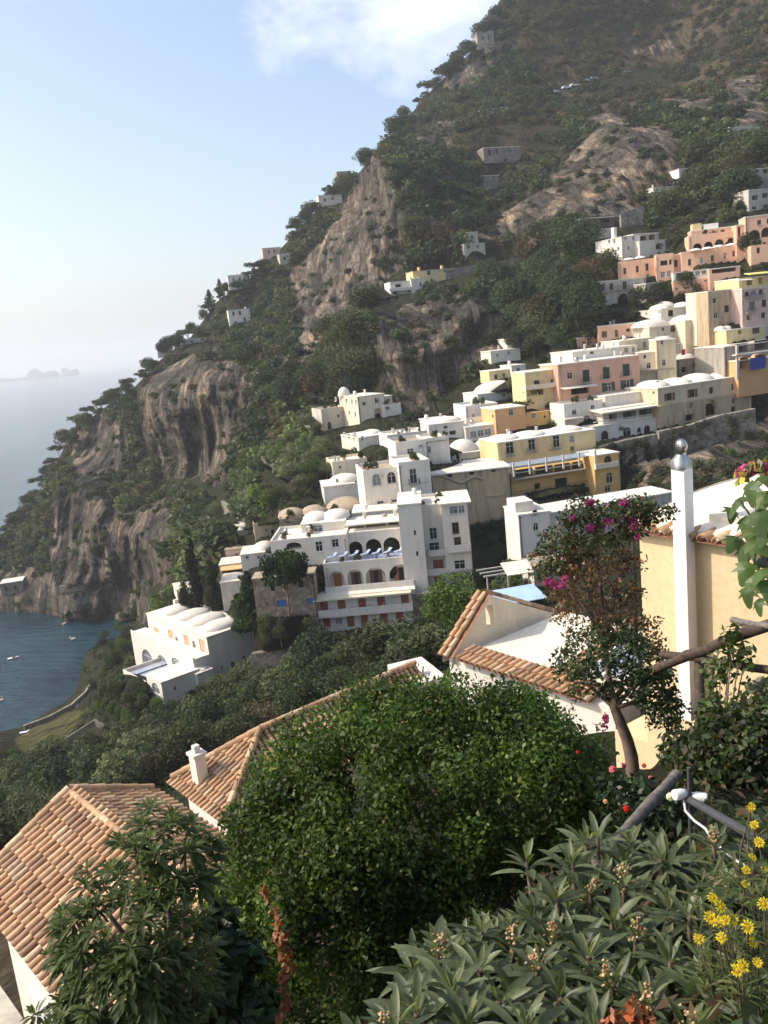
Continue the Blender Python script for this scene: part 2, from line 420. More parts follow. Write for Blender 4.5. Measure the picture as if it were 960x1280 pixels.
template('ridgepine', 'ridge_pine', 'umbrella', 'dark', 500, 0.08, 10)
template('russet', 'russet_tree', 'round', [(.10, .055, .03), (.075, .05, .028), (.06, .05, .025)], 1800, 0.046, 13)
template('cypress', 'cypress_tree', 'cypress', [(.010, .020, .008), (.014, .026, .010), (.018, .03, .012)], 3600, 0.022, 11)
template('conifer', 'conifer_tree', 'conifer', 'pine', 2400, 0.045, 12)

# ------------------------------------------------------------------ the houses of the town
ZV = np.array([0, 0, 1.0])
HOUSECP = []; FACES = []
def seadist(x, y): return EYE / -ray(x, y)[2]
class Frame:
    """a vertical plane: origin O, horizontal direction S, outward normal NN; pixels are measured on it"""
    def __init__(s, O, S, NN): s.O, s.S, s.N = np.asarray(O, float), S, NN
    def pt(s, a, z, out=0.0): return s.O + s.S * a + ZV * z + s.N * out
    def uv(s, x, y, out=0.0):
        r = ray(x, y); t = ((s.O + s.N * out - CAM) @ s.N) / (r @ s.N); p = CAM + r * t - s.O
        return p @ s.S, p[2]
def yaw_frame(O, deg):
    a = rad(deg); return Frame(O, np.array([math.cos(a), math.sin(a), 0]), np.array([math.sin(a), -math.cos(a), 0]))
def outline(a0, a1, z0, z1, arch):
    if not arch: return [(a0, z0), (a1, z0), (a1, z1), (a0, z1)]
    w = (a1 - a0) / 2; rh = min(w, (z1 - z0) * 0.6); c = (a0 + a1) / 2; n = 10
    return [(a0, z0), (a1, z0)] + [(c + w * math.cos(math.pi * i / n), z1 - rh + rh * math.sin(math.pi * i / n)) for i in range(n + 1)]
def facade(mb, fr, a0, a1, z0, z1, holes, m=0):
    hs = [h for h in holes if h['a1'] > a0 + .02 and h['a0'] < a1 - .02]
    A = sorted({a0, a1} | {min(max(h[k], a0), a1) for h in hs for k in ('a0', 'a1')}); Zs = sorted({z0, z1} | {min(max(h[k], z0), z1) for h in hs for k in ('z0', 'z1')})
    for i in range(len(A) - 1):
        for j in range(len(Zs) - 1):
            if A[i + 1] - A[i] < 1e-4 or Zs[j + 1] - Zs[j] < 1e-4: continue
            ca, cz = (A[i] + A[i + 1]) / 2, (Zs[j] + Zs[j + 1]) / 2
            if any(h['a0'] < ca < h['a1'] and h['z0'] < cz < h['z1'] for h in hs): continue
            mb.quad(fr.pt(A[i], Zs[j]), fr.pt(A[i + 1], Zs[j]), fr.pt(A[i + 1], Zs[j + 1]), fr.pt(A[i], Zs[j + 1]), m)
    for h in hs:
        ol = outline(h['a0'], h['a1'], h['z0'], h['z1'], h['arch'])
        if h['arch']:
            arc = ol[2:]
            for (p, q) in zip(arc[:-1], arc[1:]):
                mb.quad(fr.pt(p[0], p[1]), fr.pt(q[0], q[1]), fr.pt(q[0], h['z1']), fr.pt(p[0], h['z1']), m)
        D = h['depth']; k = len(ol)
        for i in range(k):
            p, q = ol[i], ol[(i + 1) % k]
            mb.quad(fr.pt(*p), fr.pt(*q), fr.pt(q[0], q[1], -D), fr.pt(p[0], p[1], -D), m)
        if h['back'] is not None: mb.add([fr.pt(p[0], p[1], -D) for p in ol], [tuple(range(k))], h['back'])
DOORM = {'r': 'redshutter', 'o': 'orangedoor', 'p': 'pinkdoor', 'g': 'greenshutter', 'b': 'blueshutter', 'k': 'woodframe', 'f': 'whiteplastic'}
def zr_ok(h): return h.d < 300
POTS = []
class House:
    def __init__(s, name, label, cat='house', x=0, y=0, d=100, group=None):
        s.o = at(x, y, d); s.d = d; s.root = empty(name, s.o, label, cat, group); s.fr = None
    def put(s, mb, name, mats): return mb.build(name, mats, s.root, s.o)
    def child(s, mb, name, mats, parent): return mb.build(name, mats, parent, s.o)
    def hole(s, fr, h):
        kind, cx, cy, w, hh = h[:5]
        a, z = fr.uv(cx, cy); aw = abs(fr.uv(cx + w / 2, cy)[0] - fr.uv(cx - w / 2, cy)[0]); zh = abs(fr.uv(cx, cy - hh / 2)[1] - fr.uv(cx, cy + hh / 2)[1])
        arch = 'a' in kind or 'n' in kind
        depth = 1.3 if 'n' in kind else (1.8 if 'v' in kind else 0.2)
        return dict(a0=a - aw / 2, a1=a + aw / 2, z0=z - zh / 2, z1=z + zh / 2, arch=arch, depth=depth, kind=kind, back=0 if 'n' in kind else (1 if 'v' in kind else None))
    def fit(s, fr, h):
        """what fills an opening: a glazed window (frame > pane), or a shutter or door leaf"""
        k = h['kind']; a0, a1, z0, z1, D = h['a0'], h['a1'], h['z0'], h['z1'], h['depth']
        if 'v' in k: return
        if 'n' in k:       # deep arched niche with a door in its back wall
            col = [c for c in k if c in DOORM]
            if not col: return
            w = (a1 - a0) * (0.52 if len(k) < 3 else 0.62); c = (a0 + a1) / 2; hz = (z1 - z0) * 0.72; mb = MB()
            for sx in (-1, 1):
                o_ = c + (sx - 1) / 2 * w / 2
                mb.obox(fr.pt(o_ + 0.015, z0, -D + 0.003), fr.S * (w / 2 - 0.03), ZV * hz, fr.N * 0.09)
            if k.endswith('x'):   # leaves ajar, a dark panel between them paints the shade of the room
                mb = MB(); mb.obox(fr.pt(c - w / 2, z0, -D + 0.003), fr.S * w * 0.3, ZV * hz, fr.N * 0.09); mb.obox(fr.pt(c + w * 0.2, z0, -D + 0.003), fr.S * w * 0.3, ZV * hz, fr.N * 0.09)
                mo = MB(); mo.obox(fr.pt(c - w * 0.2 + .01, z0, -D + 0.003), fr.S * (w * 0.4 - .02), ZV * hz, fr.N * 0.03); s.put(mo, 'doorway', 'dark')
            s.put(mb, 'door', DOORM[col[0]]); return
        col = [c for c in k if c in DOORM]
        if 'd' in k:
            mb = MB(); c = (a0 + a1) / 2; w = a1 - a0
            for sx in (-1, 1):
                o_ = c + (sx - 1) / 2 * w / 2
                mb.obox(fr.pt(o_ + 0.01, z0, -D), fr.S * (w / 2 - 0.02), ZV * (z1 - z0), fr.N * 0.08)
                for q in range(7): mb.obox(fr.pt(o_ + 0.08, z0 + (z1 - z0) * (q + .4) / 7.2, -D + 0.08), fr.S * (w / 2 - 0.16), ZV * (z1 - z0) * 0.07, fr.N * 0.025)
            s.put(mb, 'shutter', DOORM[col[0]] if col else 'woodframe'); return
        ol = outline(a0, a1, z0, z1, h['arch']); c = np.mean(np.array(ol), 0); n = len(ol); t = min(0.09, (a1 - a0) * 0.12)
        inn = [(p[0] + (t if p[0] < c[0] else -t) * min(1, abs(p[0] - c[0]) / (0.3 * (a1 - a0))), p[1] + (t if p[1] < c[1] else -t)) for p in ol]
        mb = MB()
        for i in range(n):
            j = (i + 1) % n
            mb.quad(fr.pt(*ol[i], -D + .06), fr.pt(*ol[j], -D + .06), fr.pt(*inn[j], -D + .06), fr.pt(*inn[i], -D + .06)); mb.quad(fr.pt(*inn[i], -D + .06), fr.pt(*inn[j], -D + .06), fr.pt(*inn[j], -D), fr.pt(*inn[i], -D))
        mb.obox(fr.pt(c[0] - t * .4, z0 + t, -D + .005), fr.S * t * .8, ZV * (z1 - z0 - 2 * t), fr.N * .05)
        if z1 - z0 > 1.2: mb.obox(fr.pt(a0 + t, z0 + (z1 - z0) * .62, -D + .006), fr.S * (a1 - a0 - 2 * t), ZV * t * .7, fr.N * .045)
        wd = s.put(mb, 'window', 'woodframe' if 'k' in k else 'frame')
        if 'L' not in k and zr_ok(s): ms_ = MB(); ms_.obox(fr.pt(a0 - .08, z0 - .1, .003), fr.S * (a1 - a0 + .16), ZV * .1, fr.N * .1); s.child(ms_, 'sill', 'oldwhite', wd)
        mp_ = MB(); mp_.add([fr.pt(p[0], p[1], -D) for p in ol], [tuple(range(n))]); s.child(mp_, 'pane', 'glasspale' if 'l' in k else 'glass', wd)
        if 's' in k:       # open shutters folded back on the wall
            w = (a1 - a0) * 0.5
            for sx in (-1, 1):
                mb = MB(); o_ = a0 - w - .03 if sx < 0 else a1 + .03
                mb.obox(fr.pt(o_, z0, 0.004), fr.S * w, ZV * (z1 - z0), fr.N * 0.05)
                s.child(mb, 'open_shutter', DOORM[col[0]] if col else 'woodframe', wd)
        if 'i' in k:       # small iron balcony
            mb = MB(); w = a1 - a0; x0 = a0 - .3; L = w + .6
            mb.obox(fr.pt(x0, z0 - .12, 0.003), fr.S * L, ZV * .1, fr.N * .7); s.child(mb, 'balcony_slab', 'oldgrey', wd)
            mb = MB(); nb_ = max(6, int(L / .16))
            for q in range(nb_ + 1): mb.obox(fr.pt(x0 + L * q / nb_ - .012, z0 - .02, .66), fr.S * .024, ZV * .95, fr.N * .024)
            for q in range(5):
                for xx in (x0, x0 + L - .024): mb.obox(fr.pt(xx, z0 - .02, .05 + .15 * q), fr.S * .024, ZV * .95, fr.N * .024)
            mb.obox(fr.pt(x0, z0 + .93, .65), fr.S * L, ZV * .04, fr.N * .04); s.child(mb, 'railing', 'iron', wd)
        if 'y' in k:       # laundry line or window box
            mb = MB(); mb.obox(fr.pt(a0 - .1, z0 - .5, .06), fr.S * (a1 - a0 + .3), ZV * .5, fr.N * .05); s.child(mb, 'laundry', 'whiteplastic', wd)
    def block(s, bl, tr, yaw, d=None, depth=8.0, m='white', down=4.0, holes=(), L=(), R=(), roof='flat', rm='roofwhite', domes=(), band=None, part='wall', set=0.0, over=0.12):
        d = d or s.d; O = at(bl[0], bl[1], d); fr = yaw_frame(O, yaw); a1, z1 = fr.uv(*tr); W = a1
        s.fr, s.W, s.z1, s.depth = fr, W, z1, depth
        if down > 0.6: HOUSECP.append((bl[0], bl[1], d, fr.pt(a1, 0), fr.pt(0, z1, -depth * .8), fr.pt(a1, z1, -depth * .8)))
        FACES.append(([project(fr.pt(*q)) for q in ((0, 0), (a1, 0), (a1, z1), (0, z1))], O, fr.N, d))
        hs = [s.hole(fr, h) for h in holes]
        frL = Frame(O, -fr.N, -fr.S); hl = [s.hole(frL, h) for h in L]
        frR = Frame(O + fr.S * W, -fr.N, fr.S); hr = [s.hole(frR, h) for h in R]
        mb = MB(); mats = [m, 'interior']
        facade(mb, fr, 0, W, -down, z1, hs); facade(mb, frL, 0, depth, -down, z1, hl); facade(mb, frR, 0, depth, -down, z1, hr)
        mb.quad(fr.pt(0, -down, -depth), fr.pt(0, z1, -depth), fr.pt(W, z1, -depth), fr.pt(W, -down, -depth))
        if roof in ('none', 'parapet'): mb.quad(fr.pt(0, z1), fr.pt(W, z1), fr.pt(W, z1, -depth), fr.pt(0, z1, -depth))
        s.put(mb, part, mats)
        for f_, H_ in ((fr, hs), (frL, hl), (frR, hr)):
            for h in H_: s.fit(f_, h)
        if roof == 'flat':
            mb = MB(); e = over; mb.obox(fr.pt(-e, z1, e), fr.S * (W + 2 * e), -fr.N * (depth + 2 * e), ZV * .22); s.put(mb, 'roof', rm); zt = z1 + .22
        elif roof == 'parapet':
            mb = MB(); t = .22; ph = .55
            mb.obox(fr.pt(0, z1, 0), fr.S * W, -fr.N * t, ZV * ph); mb.obox(fr.pt(0, z1, -depth + t), fr.S * W, -fr.N * t, ZV * ph)
            mb.obox(fr.pt(0, z1, -t), fr.S * t, -fr.N * (depth - 2 * t), ZV * ph); mb.obox(fr.pt(W - t, z1, -t), fr.S * t, -fr.N * (depth - 2 * t), ZV * ph)
            s.put(mb, 'parapet', m)
            mb = MB(); mb.obox(fr.pt(t, z1 + .003, -t), fr.S * (W - 2 * t), -fr.N * (depth - 2 * t), ZV * .08); s.put(mb, 'roof', rm); zt = z1 + .08
        else: zt = z1
        s.zt = zt
        if d > 100 and z1 > 3.5 and W > 4 and d < 290:
            rq = random.Random(int(bl[0] * 31 + bl[1])); mb = MB(); e_ = rq.choice((.03, .97)) * W; mb.obox(fr.pt(e_, -.5, .004), fr.S * .11, ZV * (z1 + .3), fr.N * .1); mb.obox(fr.pt(e_ - .06, z1 - .35, .004), fr.S * .23, ZV * .25, fr.N * .16); s.put(mb, 'downpipe', rq.choice(['oldgrey', 'oldtan', 'greymetal']))
            if rq.random() < .5: mb = MB(); e_ = rq.uniform(.2, .8) * W; mb.obox(fr.pt(e_, z1 * rq.uniform(.72, .85), .004), fr.S * .8, ZV * .5, fr.N * .3); s.put(mb, 'air_conditioner', 'oldwhite')
        if roof == 'parapet' and d > 100:
            for q in range(2 + int(W1_ * 1) if False else 3): POTS.append(fr.pt(W * random.Random(int(bl[0] * 9 + q)).uniform(.1, .9), zt, -depth * (.1 if q < 2 else .5)))
        for (u, v, rs, rd, hh) in domes:
            mb = MB(); c = fr.pt(u * W, zt - .02, -v * depth); mb.cap(c, fr.S * rs, -fr.N * rd, ZV * hh); s.put(mb, 'dome', rm)
        return s
    def slab(s, name, x0, y0, x1, y1, mat, o0=0.0, o1=1.0, fr=None, tilt=0.0):
        """box on the last facade: pixel corners (left-bottom, right-top), standing out from o0 to o1"""
        fr = fr or s.fr; a0, z0 = fr.uv(x0, y0); a1, z1 = fr.uv(x1, y1)
        zl = min(z0, z1); zh = max(z0, z1); mb = MB()
        mb.hexa([fr.pt(a0, zl - tilt, o1), fr.pt(a1, zl - tilt, o1), fr.pt(a1, zl, o0), fr.pt(a0, zl, o0), fr.pt(a0, zh - tilt, o1), fr.pt(a1, zh - tilt, o1), fr.pt(a1, zh, o0), fr.pt(a0, zh, o0)])
        return s.put(mb, name, mat)
    def strip(s, name, x0, y0, x1, hz, mat, o0, o1, dz=0.0, tilt=0.0):
        """level strip of height hz metres; its foot passes through pixel (x0,y0) and it ends at pixel column x1"""
        fr = s.fr; a0, z0 = fr.uv(x0, y0, o1); a1, _ = fr.uv(x1, y0, o1); z0 += dz; mb = MB()
        mb.hexa([fr.pt(a0, z0 - tilt, o1), fr.pt(a1, z0 - tilt, o1), fr.pt(a1, z0, o0), fr.pt(a0, z0, o0), fr.pt(a0, z0 + hz - tilt, o1), fr.pt(a1, z0 + hz - tilt, o1), fr.pt(a1, z0 + hz, o0), fr.pt(a0, z0 + hz, o0)])
        return s.put(mb, name, mat)
    def balcony(s, x0, y0, x1, out, mat, solid=True, h=0.95, part='balcony', floor='oldwhite'):
        """balcony whose floor edge runs through pixel (x0,y0)"""
        fr = s.fr; a0, z0 = fr.uv(x0, y0, out); a1, _ = fr.uv(x1, y0, out); mb = MB()
        mb.obox(fr.pt(a0, z0 - .18, .003), fr.S * (a1 - a0), fr.N * (out - .003), ZV * .18)
        if solid:
            mb.obox(fr.pt(a0, z0, out - .14), fr.S * (a1 - a0), fr.N * .14, ZV * h)
            for q in (a0, a1 - .14): mb.obox(fr.pt(q, z0, .004), fr.S * .14, fr.N * (out - .144), ZV * h)
            return s.put(mb, part, mat)
        bo = s.put(mb, part, mat); mb = MB(); n = max(4, int((a1 - a0) / .3))
        for q in range(n + 1): mb.obox(fr.pt(a0 + (a1 - a0 - .03) * q / n, z0, out - .05), fr.S * .03, fr.N * .03, ZV * h)
        mb.obox(fr.pt(a0, z0 + h, out - .06), fr.S * (a1 - a0), fr.N * .05, ZV * .05); mb.obox(fr.pt(a0, z0 + h * .5, out - .05), fr.S * (a1 - a0), fr.N * .03, ZV * .03)
        s.child(mb, 'railing', 'iron', bo); return bo
    def roofbox(s, name, u0, u1, v0, v1, h, mat, z=None):
        fr = s.fr; mb = MB(); z = s.zt if z is None else z
        mb.obox(fr.pt(u0 * s.W, z - .01, -v0 * s.depth), fr.S * (u1 - u0) * s.W, -fr.N * (v1 - v0) * s.depth, ZV * h); return s.put(mb, name, mat)
    def clutter(s, n, seed):
        """chimneys, tanks and vents on the last roof"""
        r = random.Random(seed); fr = s.fr
        for i in range(n):
            u, v = r.uniform(.08, .92), r.uniform(.2, .85); c = fr.pt(u * s.W, s.zt - .02, -v * s.depth); k = r.random(); mb = MB()
            if k < .45:
                h = r.uniform(.7, 1.3); mb.box(c + ZV * h / 2, .45, .4, h, 0, r.random()); mb.box(c + ZV * (h + .06), .6, .55, .12, 0, r.random()); s.put(mb, 'chimney', 'oldwhite' if r.random() < .6 else 'white')
            elif k < .7:
                R_ = r.uniform(.3, .5); mb.lathe(c, [(0.001, 0), (R_, 0), (R_ * 1.02, .4), (R_, .9), (R_ * .5, 1.05), (.001, 1.08)], 14); s.put(mb, 'water_tank', r.choice(['whiteplastic', 'steel', 'oldgrey']))
            else:
                mb.tube([c, c + ZV * 1.8], .03, 6); mb.tube([c + ZV * 1.7 - fr.S * .5, c + ZV * 1.7 + fr.S * .5], .02, 5); mb.tube([c + ZV * 1.45 - fr.S * .35, c + ZV * 1.45 + fr.S * .35], .02, 5); s.put(mb, 'aerial', 'greymetal')
def wall_face(p, q, h):
    n_ = uv3(np.cross(q - p, ZV)); n_ = n_ if n_ @ (CAM - p) > 0 else -n_; FACES.append(([project(p), project(q), project(q + ZV * h), project(p + ZV * h)], p, n_, np.linalg.norm(p - CAM)))
def wall_thing(name, label, pts, d0, d1, h_px, thick, mat, cat='wall', down=3.0):
    """free-standing wall: pixel polyline of its foot, distances at the two ends, height in pixels"""
    n = len(pts); P = []
    for i, (x, y) in enumerate(pts):
        d = d0 + (d1 - d0) * i / (n - 1); P.append((at(x, y, d), h_px * d / FPX))
    mb = MB()
    for (p, h), (q, k) in zip(P[:-1], P[1:]):
        wall_face(p, q, h); t = uv3((q - p) * np.array([1, 1, 0])); nn = np.cross(t, ZV) * thick
        mb.hexa([p - ZV * down, q - ZV * down, q - ZV * down - nn, p - ZV * down - nn, p + ZV * h, q + ZV * k, q + ZV * k - nn, p + ZV * h - nn])
    return tag(mb.build(name, mat, None, P[0][0]), label, cat)

# ---- white hotel
H = House('white_hotel', 'large white terraced hotel with arched loggias and rows of red shuttered doors', 'hotel', 392, 792, 135)
Y = -3
H.block((391, 792), (518, 737.5), Y, 135, 9, 'white', 4, [('dr', 408.6, 777.5, 9, 14), ('wl', 423.5, 777, 9, 8), ('dr', 438.4, 776.5, 9.2, 14.5), ('dr', 455.6, 774.8, 9.2, 15), ('dr', 480, 772.6, 9.4, 15.5), ('dr', 499.4, 770.3, 9.2, 13),
    ('dr', 405.2, 758.5, 9.8, 13), ('dr', 427, 756.4, 9.8, 13), ('dr', 452.6, 753.8, 9.8, 13), ('dr', 476.5, 751.3, 9.8, 13), ('dr', 506, 747.8, 9.8, 13)], roof='flat')
H.balcony(393.5, 772.5, 517.5, 1.2, 'white', h=1.05); H.strip('cornice', 391, 753, 515, 0.25, 'cream', 0.003, 1.3)
for q, (xa, xb) in enumerate(((404, 420), (430, 444), (450, 466), (470, 488))): H.strip('partition', xa + 10, 771 - q * 2.2, xa + 10.8, 1.1, 'white', .004, 1.1)
H.block((408, 741), (517.5, 699), Y, 135.3, 6, 'white', 1, [('no', 421, 725.2, 19, 22), ('nkx', 444.2, 722.8, 19.5, 22), ('nkx', 469.4, 720.2, 25, 22), ('nox', 501.4, 716.6, 30, 22)], roof='parapet', rm='bluetile')
H.balcony(407, 741.5, 518.5, 0.9, 'white', h=0.9)
H.block((433, 700), (517, 660), Y, 138.5, 7, 'white', 1, [('no', 444.6, 686, 17, 18.5), ('nkx', 467, 683.6, 19.5, 20), ('nkx', 489.5, 681.9, 20.6, 20.6), ('al', 508.3, 681.3, 8, 8.7)], roof='flat')
H.block((434, 666), (511, 651.5), Y, 140, 6, 'white', 1, [('v', 445.5, 660, 20, 8), ('v', 470, 657.6, 26, 8), ('v', 491.5, 655.3, 12, 9), ('wl', 505, 653, 9, 9)], roof='flat')
H.strip('awning', 431.5, 655.2, 512, 0.12, 'awningcream', 0, 2.2, tilt=0.35); H.clutter(3, 3)
H.block((441, 649), (503, 637), Y, 148, 7, 'white', 1, roof='flat', rm='roofcream'); H.clutter(3, 4)
H.block((512.5, 793), (526, 630), Y, 136.2, 10, 'white', 3, [('v', 518.6, 666, 2.6, 6), ('v', 521.5, 692, 2.6, 6)], roof='flat'); H.clutter(1, 6)
H.block((527, 745), (560, 633), Y, 137, 9, 'white', 4, [('w', 541.6, 667, 9.4, 15), ('wr', 543, 684.4, 13, 12.6), ('dr', 548, 706, 13, 13), ('dr', 548, 728, 9, 14.5), ('al', 527.5, 734, 8, 10)], roof='parapet')
H.balcony(521.5, 720, 561, 1.3, 'white', h=.9); H.balcony(536, 695, 559, 1.1, 'white', h=.85); H.balcony(520.5, 742.5, 561, 1.0, 'white', False, floor='bluetile')
H.block((561, 743), (584.5, 628), Y, 135.5, 9, 'white', 4, [('wk', 569.5, 660.5, 8.7, 15), ('wk', 572, 677.6, 8.7, 12.6), ('w', 574.8, 706, 13.7, 11.5), ('wl', 567, 638, 11, 10), ('wl', 577, 637, 8, 10)], roof='flat', rm='roofcream', over=.5)
H.balcony(561, 690, 589, 1.0, 'white', h=.95)
H.block((342, 712), (433, 672), Y, 138, 10, 'white', 1.2, [('w', 398.8, 683.3, 9, 13), ('w', 419, 679.2, 9, 10.5), ('va', 366.7, 682.5, 20, 9)], roof='parapet'); H.clutter(2, 9)
H.block((378, 672), (431, 652), Y, 142, 8, 'white', 1, [('wl', 397.5, 661, 12, 9)], roof='flat', rm='roofwhite', domes=[(.28, .5, 2.2, 3, 1.1), (.76, .5, 2.4, 3, 1.2)])
# sun loungers on the blue tiled terraces
def lounger(p, yaw, label, grp):
    r = empty('sun_lounger', p, label, 'sun lounger', grp, yaw); mb = MB()
    mb.box((0, 0, .28), 1.2, .6, .06); mb.obox((.55, -.3, .3), np.array([.55, 0, .4]), np.array([0, .6, 0]), np.array([-.04, 0, .06])); mb.build('bed', 'bluecloth', r)
    for sx in (-.5, .5):
        for sy in (-.25, .25): mb = MB(); mb.box((sx, sy, .12), .05, .05, .25); mb.build('leg', 'whitemetal', r)
    return r
lg = None
for i in range(7):
    fr = yaw_frame(at(408, 741, 135.3), Y); a, z = fr.uv(412 + i * 14, 741); z = fr.uv(408, 702.5, 0)[1]
    p = fr.pt(1.2 + i * 1.75, z + .1, -1.6)
    if lg is None: lg = lounger(p, 0.6, 'blue lounger on the tiled terrace above the four arches of the white hotel', 'loungers on the hotel terrace')
    else: dup(lg, p, 0.6 + .1 * (i % 3))

# ---- white villa by the water: front to the sea, side to the camera
H = House('white_villa', 'white two storey villa with vaulted roof and glazed arches above the water', 'villa', 262.4, 831, 168)
C0 = at(265.5, 846, 168)
frS = yaw_frame(C0, 40); frF = Frame(C0, np.array([-math.cos(rad(-48)), -math.sin(rad(-48)), 0]), np.array([math.sin(rad(-48)), -math.cos(rad(-48)), 0]))
def lblock(H, corner, zlo, z1, wside, wfront, m, holesS=(), holesF=(), part='wall', roof=True, rm='roofwhite', par=0.0):
    """block seen on a corner: side wall runs right from the corner, front wall runs left"""
    fS = Frame(corner, frS.S, frS.N); fF = Frame(corner, -frS.N, -frS.S); hs = [H.hole(fS, h) for h in holesS]; hf = [H.hole(fF, h) for h in holesF]
    wall_face(corner - ZV * .3, corner + frS.S * wside - ZV * .3, z1 + .3); wall_face(corner - frS.N * wfront - ZV * .3, corner - ZV * .3, z1 + .3)
    mb = MB(); facade(mb, fS, 0, wside, zlo, z1, hs); facade(mb, fF, 0, wfront, zlo, z1, hf)
    q = lambda a, b, z: corner + frS.S * a - frS.N * b + ZV * z
    mb.quad(q(wside, 0, zlo), q(wside, wfront, zlo), q(wside, wfront, z1), q(wside, 0, z1)); mb.quad(q(0, wfront, zlo), q(wside, wfront, zlo), q(wside, wfront, z1), q(0, wfront, z1))
    mb.quad(q(0, 0, z1), q(wside, 0, z1), q(wside, wfront, z1), q(0, wfront, z1)); H.put(mb, part, [m, 'interior'])
    for f_, hh in ((fS, hs), (fF, hf)):
        for h in hh: H.fit(f_, h)
    if roof:
        mb = MB(); mb.obox(q(-.15, -.15, z1 + .003), frS.S * (wside + .3), -frS.N * (wfront + .3), ZV * .18); H.put(mb, 'roof', rm)
    return fS, fF, q
zr = frS.uv(262.4, 796)[1]; fF0 = Frame(C0, -frS.N, -frS.S); Ls = frS.uv(314, 780)[0]; Lf = fF0.uv(184.5, 776)[0]
fS, fF, q = lblock(H, C0, -4, zr, Ls, Lf, 'white', [('w', 301.5, 791.5, 4, 4.5), ('k', 291.5, 832, 5, 10), ('w', 278, 835, 3.5, 5), ('v', 305.5, 826, 6, 12)],
    [('dp', 196.5, 793, 6.5, 16), ('dp', 214, 796, 6, 16), ('dp', 233.5, 802.5, 6, 16), ('dp', 253.2, 809, 6.5, 18), ('w', 205, 796, 3, 6), ('w', 221, 800, 3.5, 7), ('w', 242.5, 806, 4, 8)])
for u in (.18, .42, .64, .86):
    mb = MB(); c = q(Ls * .5, Lf * (1 - u), zr + .15); mb.cap(c, frS.S * Ls * .44, -frS.N * Lf * .105, ZV * 1.25); H.put(mb, 'vault', 'roofwhite')
mb = MB(); mb.box(q(Ls * .62, Lf * .93, zr + .9), .9, .7, 1.6, 0, rad(40)); H.put(mb, 'chimney', 'white')
# lower storey in front with the terrace of plants
C1 = C0 - frS.S * 3.4; z2 = fF0.uv(262, 822)[1] - 0.6
zt_ = frS.uv(255, 820)[1]
fS, fF, q1 = lblock(H, C1, -5, zt_, 3.39, Lf + 1.5, 'white', [], [('al', 184.5, 824, 13, 22), ('al', 203, 830, 13, 20), ('al', 220, 828, 11, 10)], part='lower_storey', roof=False)
mb = MB()
mb.obox(q1(0, 0, zt_ + .003), frS.S * .2, -frS.N * (Lf + 1.5), ZV * .45); H.put(mb, 'parapet', 'white')
C2 = at(204.5, 874, 163); fSx = Frame(C2, frS.S, frS.N); zz = fSx.uv(204, 853)[1]; ws = fSx.uv(250, 848)[0]; fFx = Frame(C2, -frS.N, -frS.S); wf = 6.0
fS, fF, q2 = lblock(H, C2, -4, zz, ws, wf, 'white', [('w', 219, 860.5, 4, 6)], [('al', 194.5, 860.5, 8.5, 12)], part='annex')
C3 = at(249, 862, 165); fSx = Frame(C3, frS.S, frS.N)
lblock(H, C3, -3, fSx.uv(247, 843)[1], 3.2, 3.0, 'white', part='shed')
mb = MB(); c = C3 + frS.S * 1.6 - frS.N * 1.5 + ZV * (fSx.uv(247, 843)[1] + .1); mb.cap(c, frS.S * 1.5, -frS.N * 1.4, ZV * .5); H.put(mb, 'dome', 'roofwhite')
# glazed terrace
zf = fFx.uv(204, 868)[1]; mb = MB(); p0 = C2 + (-frS.N) * 6.2
mb.obox(p0 - ZV * 8 + frS.S * 0, frS.S * 9.5, -frS.N * 9.5, ZV * (8 + zf)); H.put(mb, 'terrace', 'oldwhite')
mb = MB(); mb.obox(p0 - frS.S * .25 - ZV * 8, frS.S * .24, -frS.N * 9.8, ZV * (8.9 + zf)); mb.obox(p0 - frS.N * 9.51 - ZV * 8, frS.S * 9.5, -frS.N * .25, ZV * (8.9 + zf)); H.put(mb, 'terrace_wall', 'white')
for k in range(3):
    mb = MB(); mb.obox(p0 + frS.S * .6 - frS.N * (.6 + 3.0 * k) + ZV * (zf + .25), frS.S * 8.0, -frS.N * 2.2, ZV * .1); H.put(mb, 'glass_roof', 'panel')
# small grey utility block on the villa's back
H = House('stone_cabin', 'small grey cabin with arched openings right behind the villa roof', 'cabin', 267, 777, 178); H.block((263, 778), (283, 764), 35, 178, 4, 'oldgrey', 3, [('va', 270, 771, 4, 6), ('va', 277, 769, 4, 6)], roof='flat')

# ---- stone house with blue shutters, retaining walls
H = House('stone_house', 'brown rubble stone house with blue shutters behind the umbrella pine', 'house', 322, 772, 134)
H.block((322, 775), (392, 718), -2, 134, 3.6, 'brownstone', 5, [('wk', 341, 734, 5.5, 10), ('wk', 376, 729.8, 6, 10), ('db', 352, 754.3, 12, 9), ('db', 387.5, 751.3, 9, 8)], roof='flat', rm='rooftan'); H.clutter(1, 40)
wall_thing('retaining_wall', 'grey stone retaining wall below the white hotel', [(317, 838), (400, 824), (460, 816), (511, 806)], 136, 129, 21, 1.0, 'stone')
wall_thing('garden_wall', 'brown stone wall right of the hotel base', [(520, 782), (560, 778)], 133, 135, 40, 1.0, 'stone')

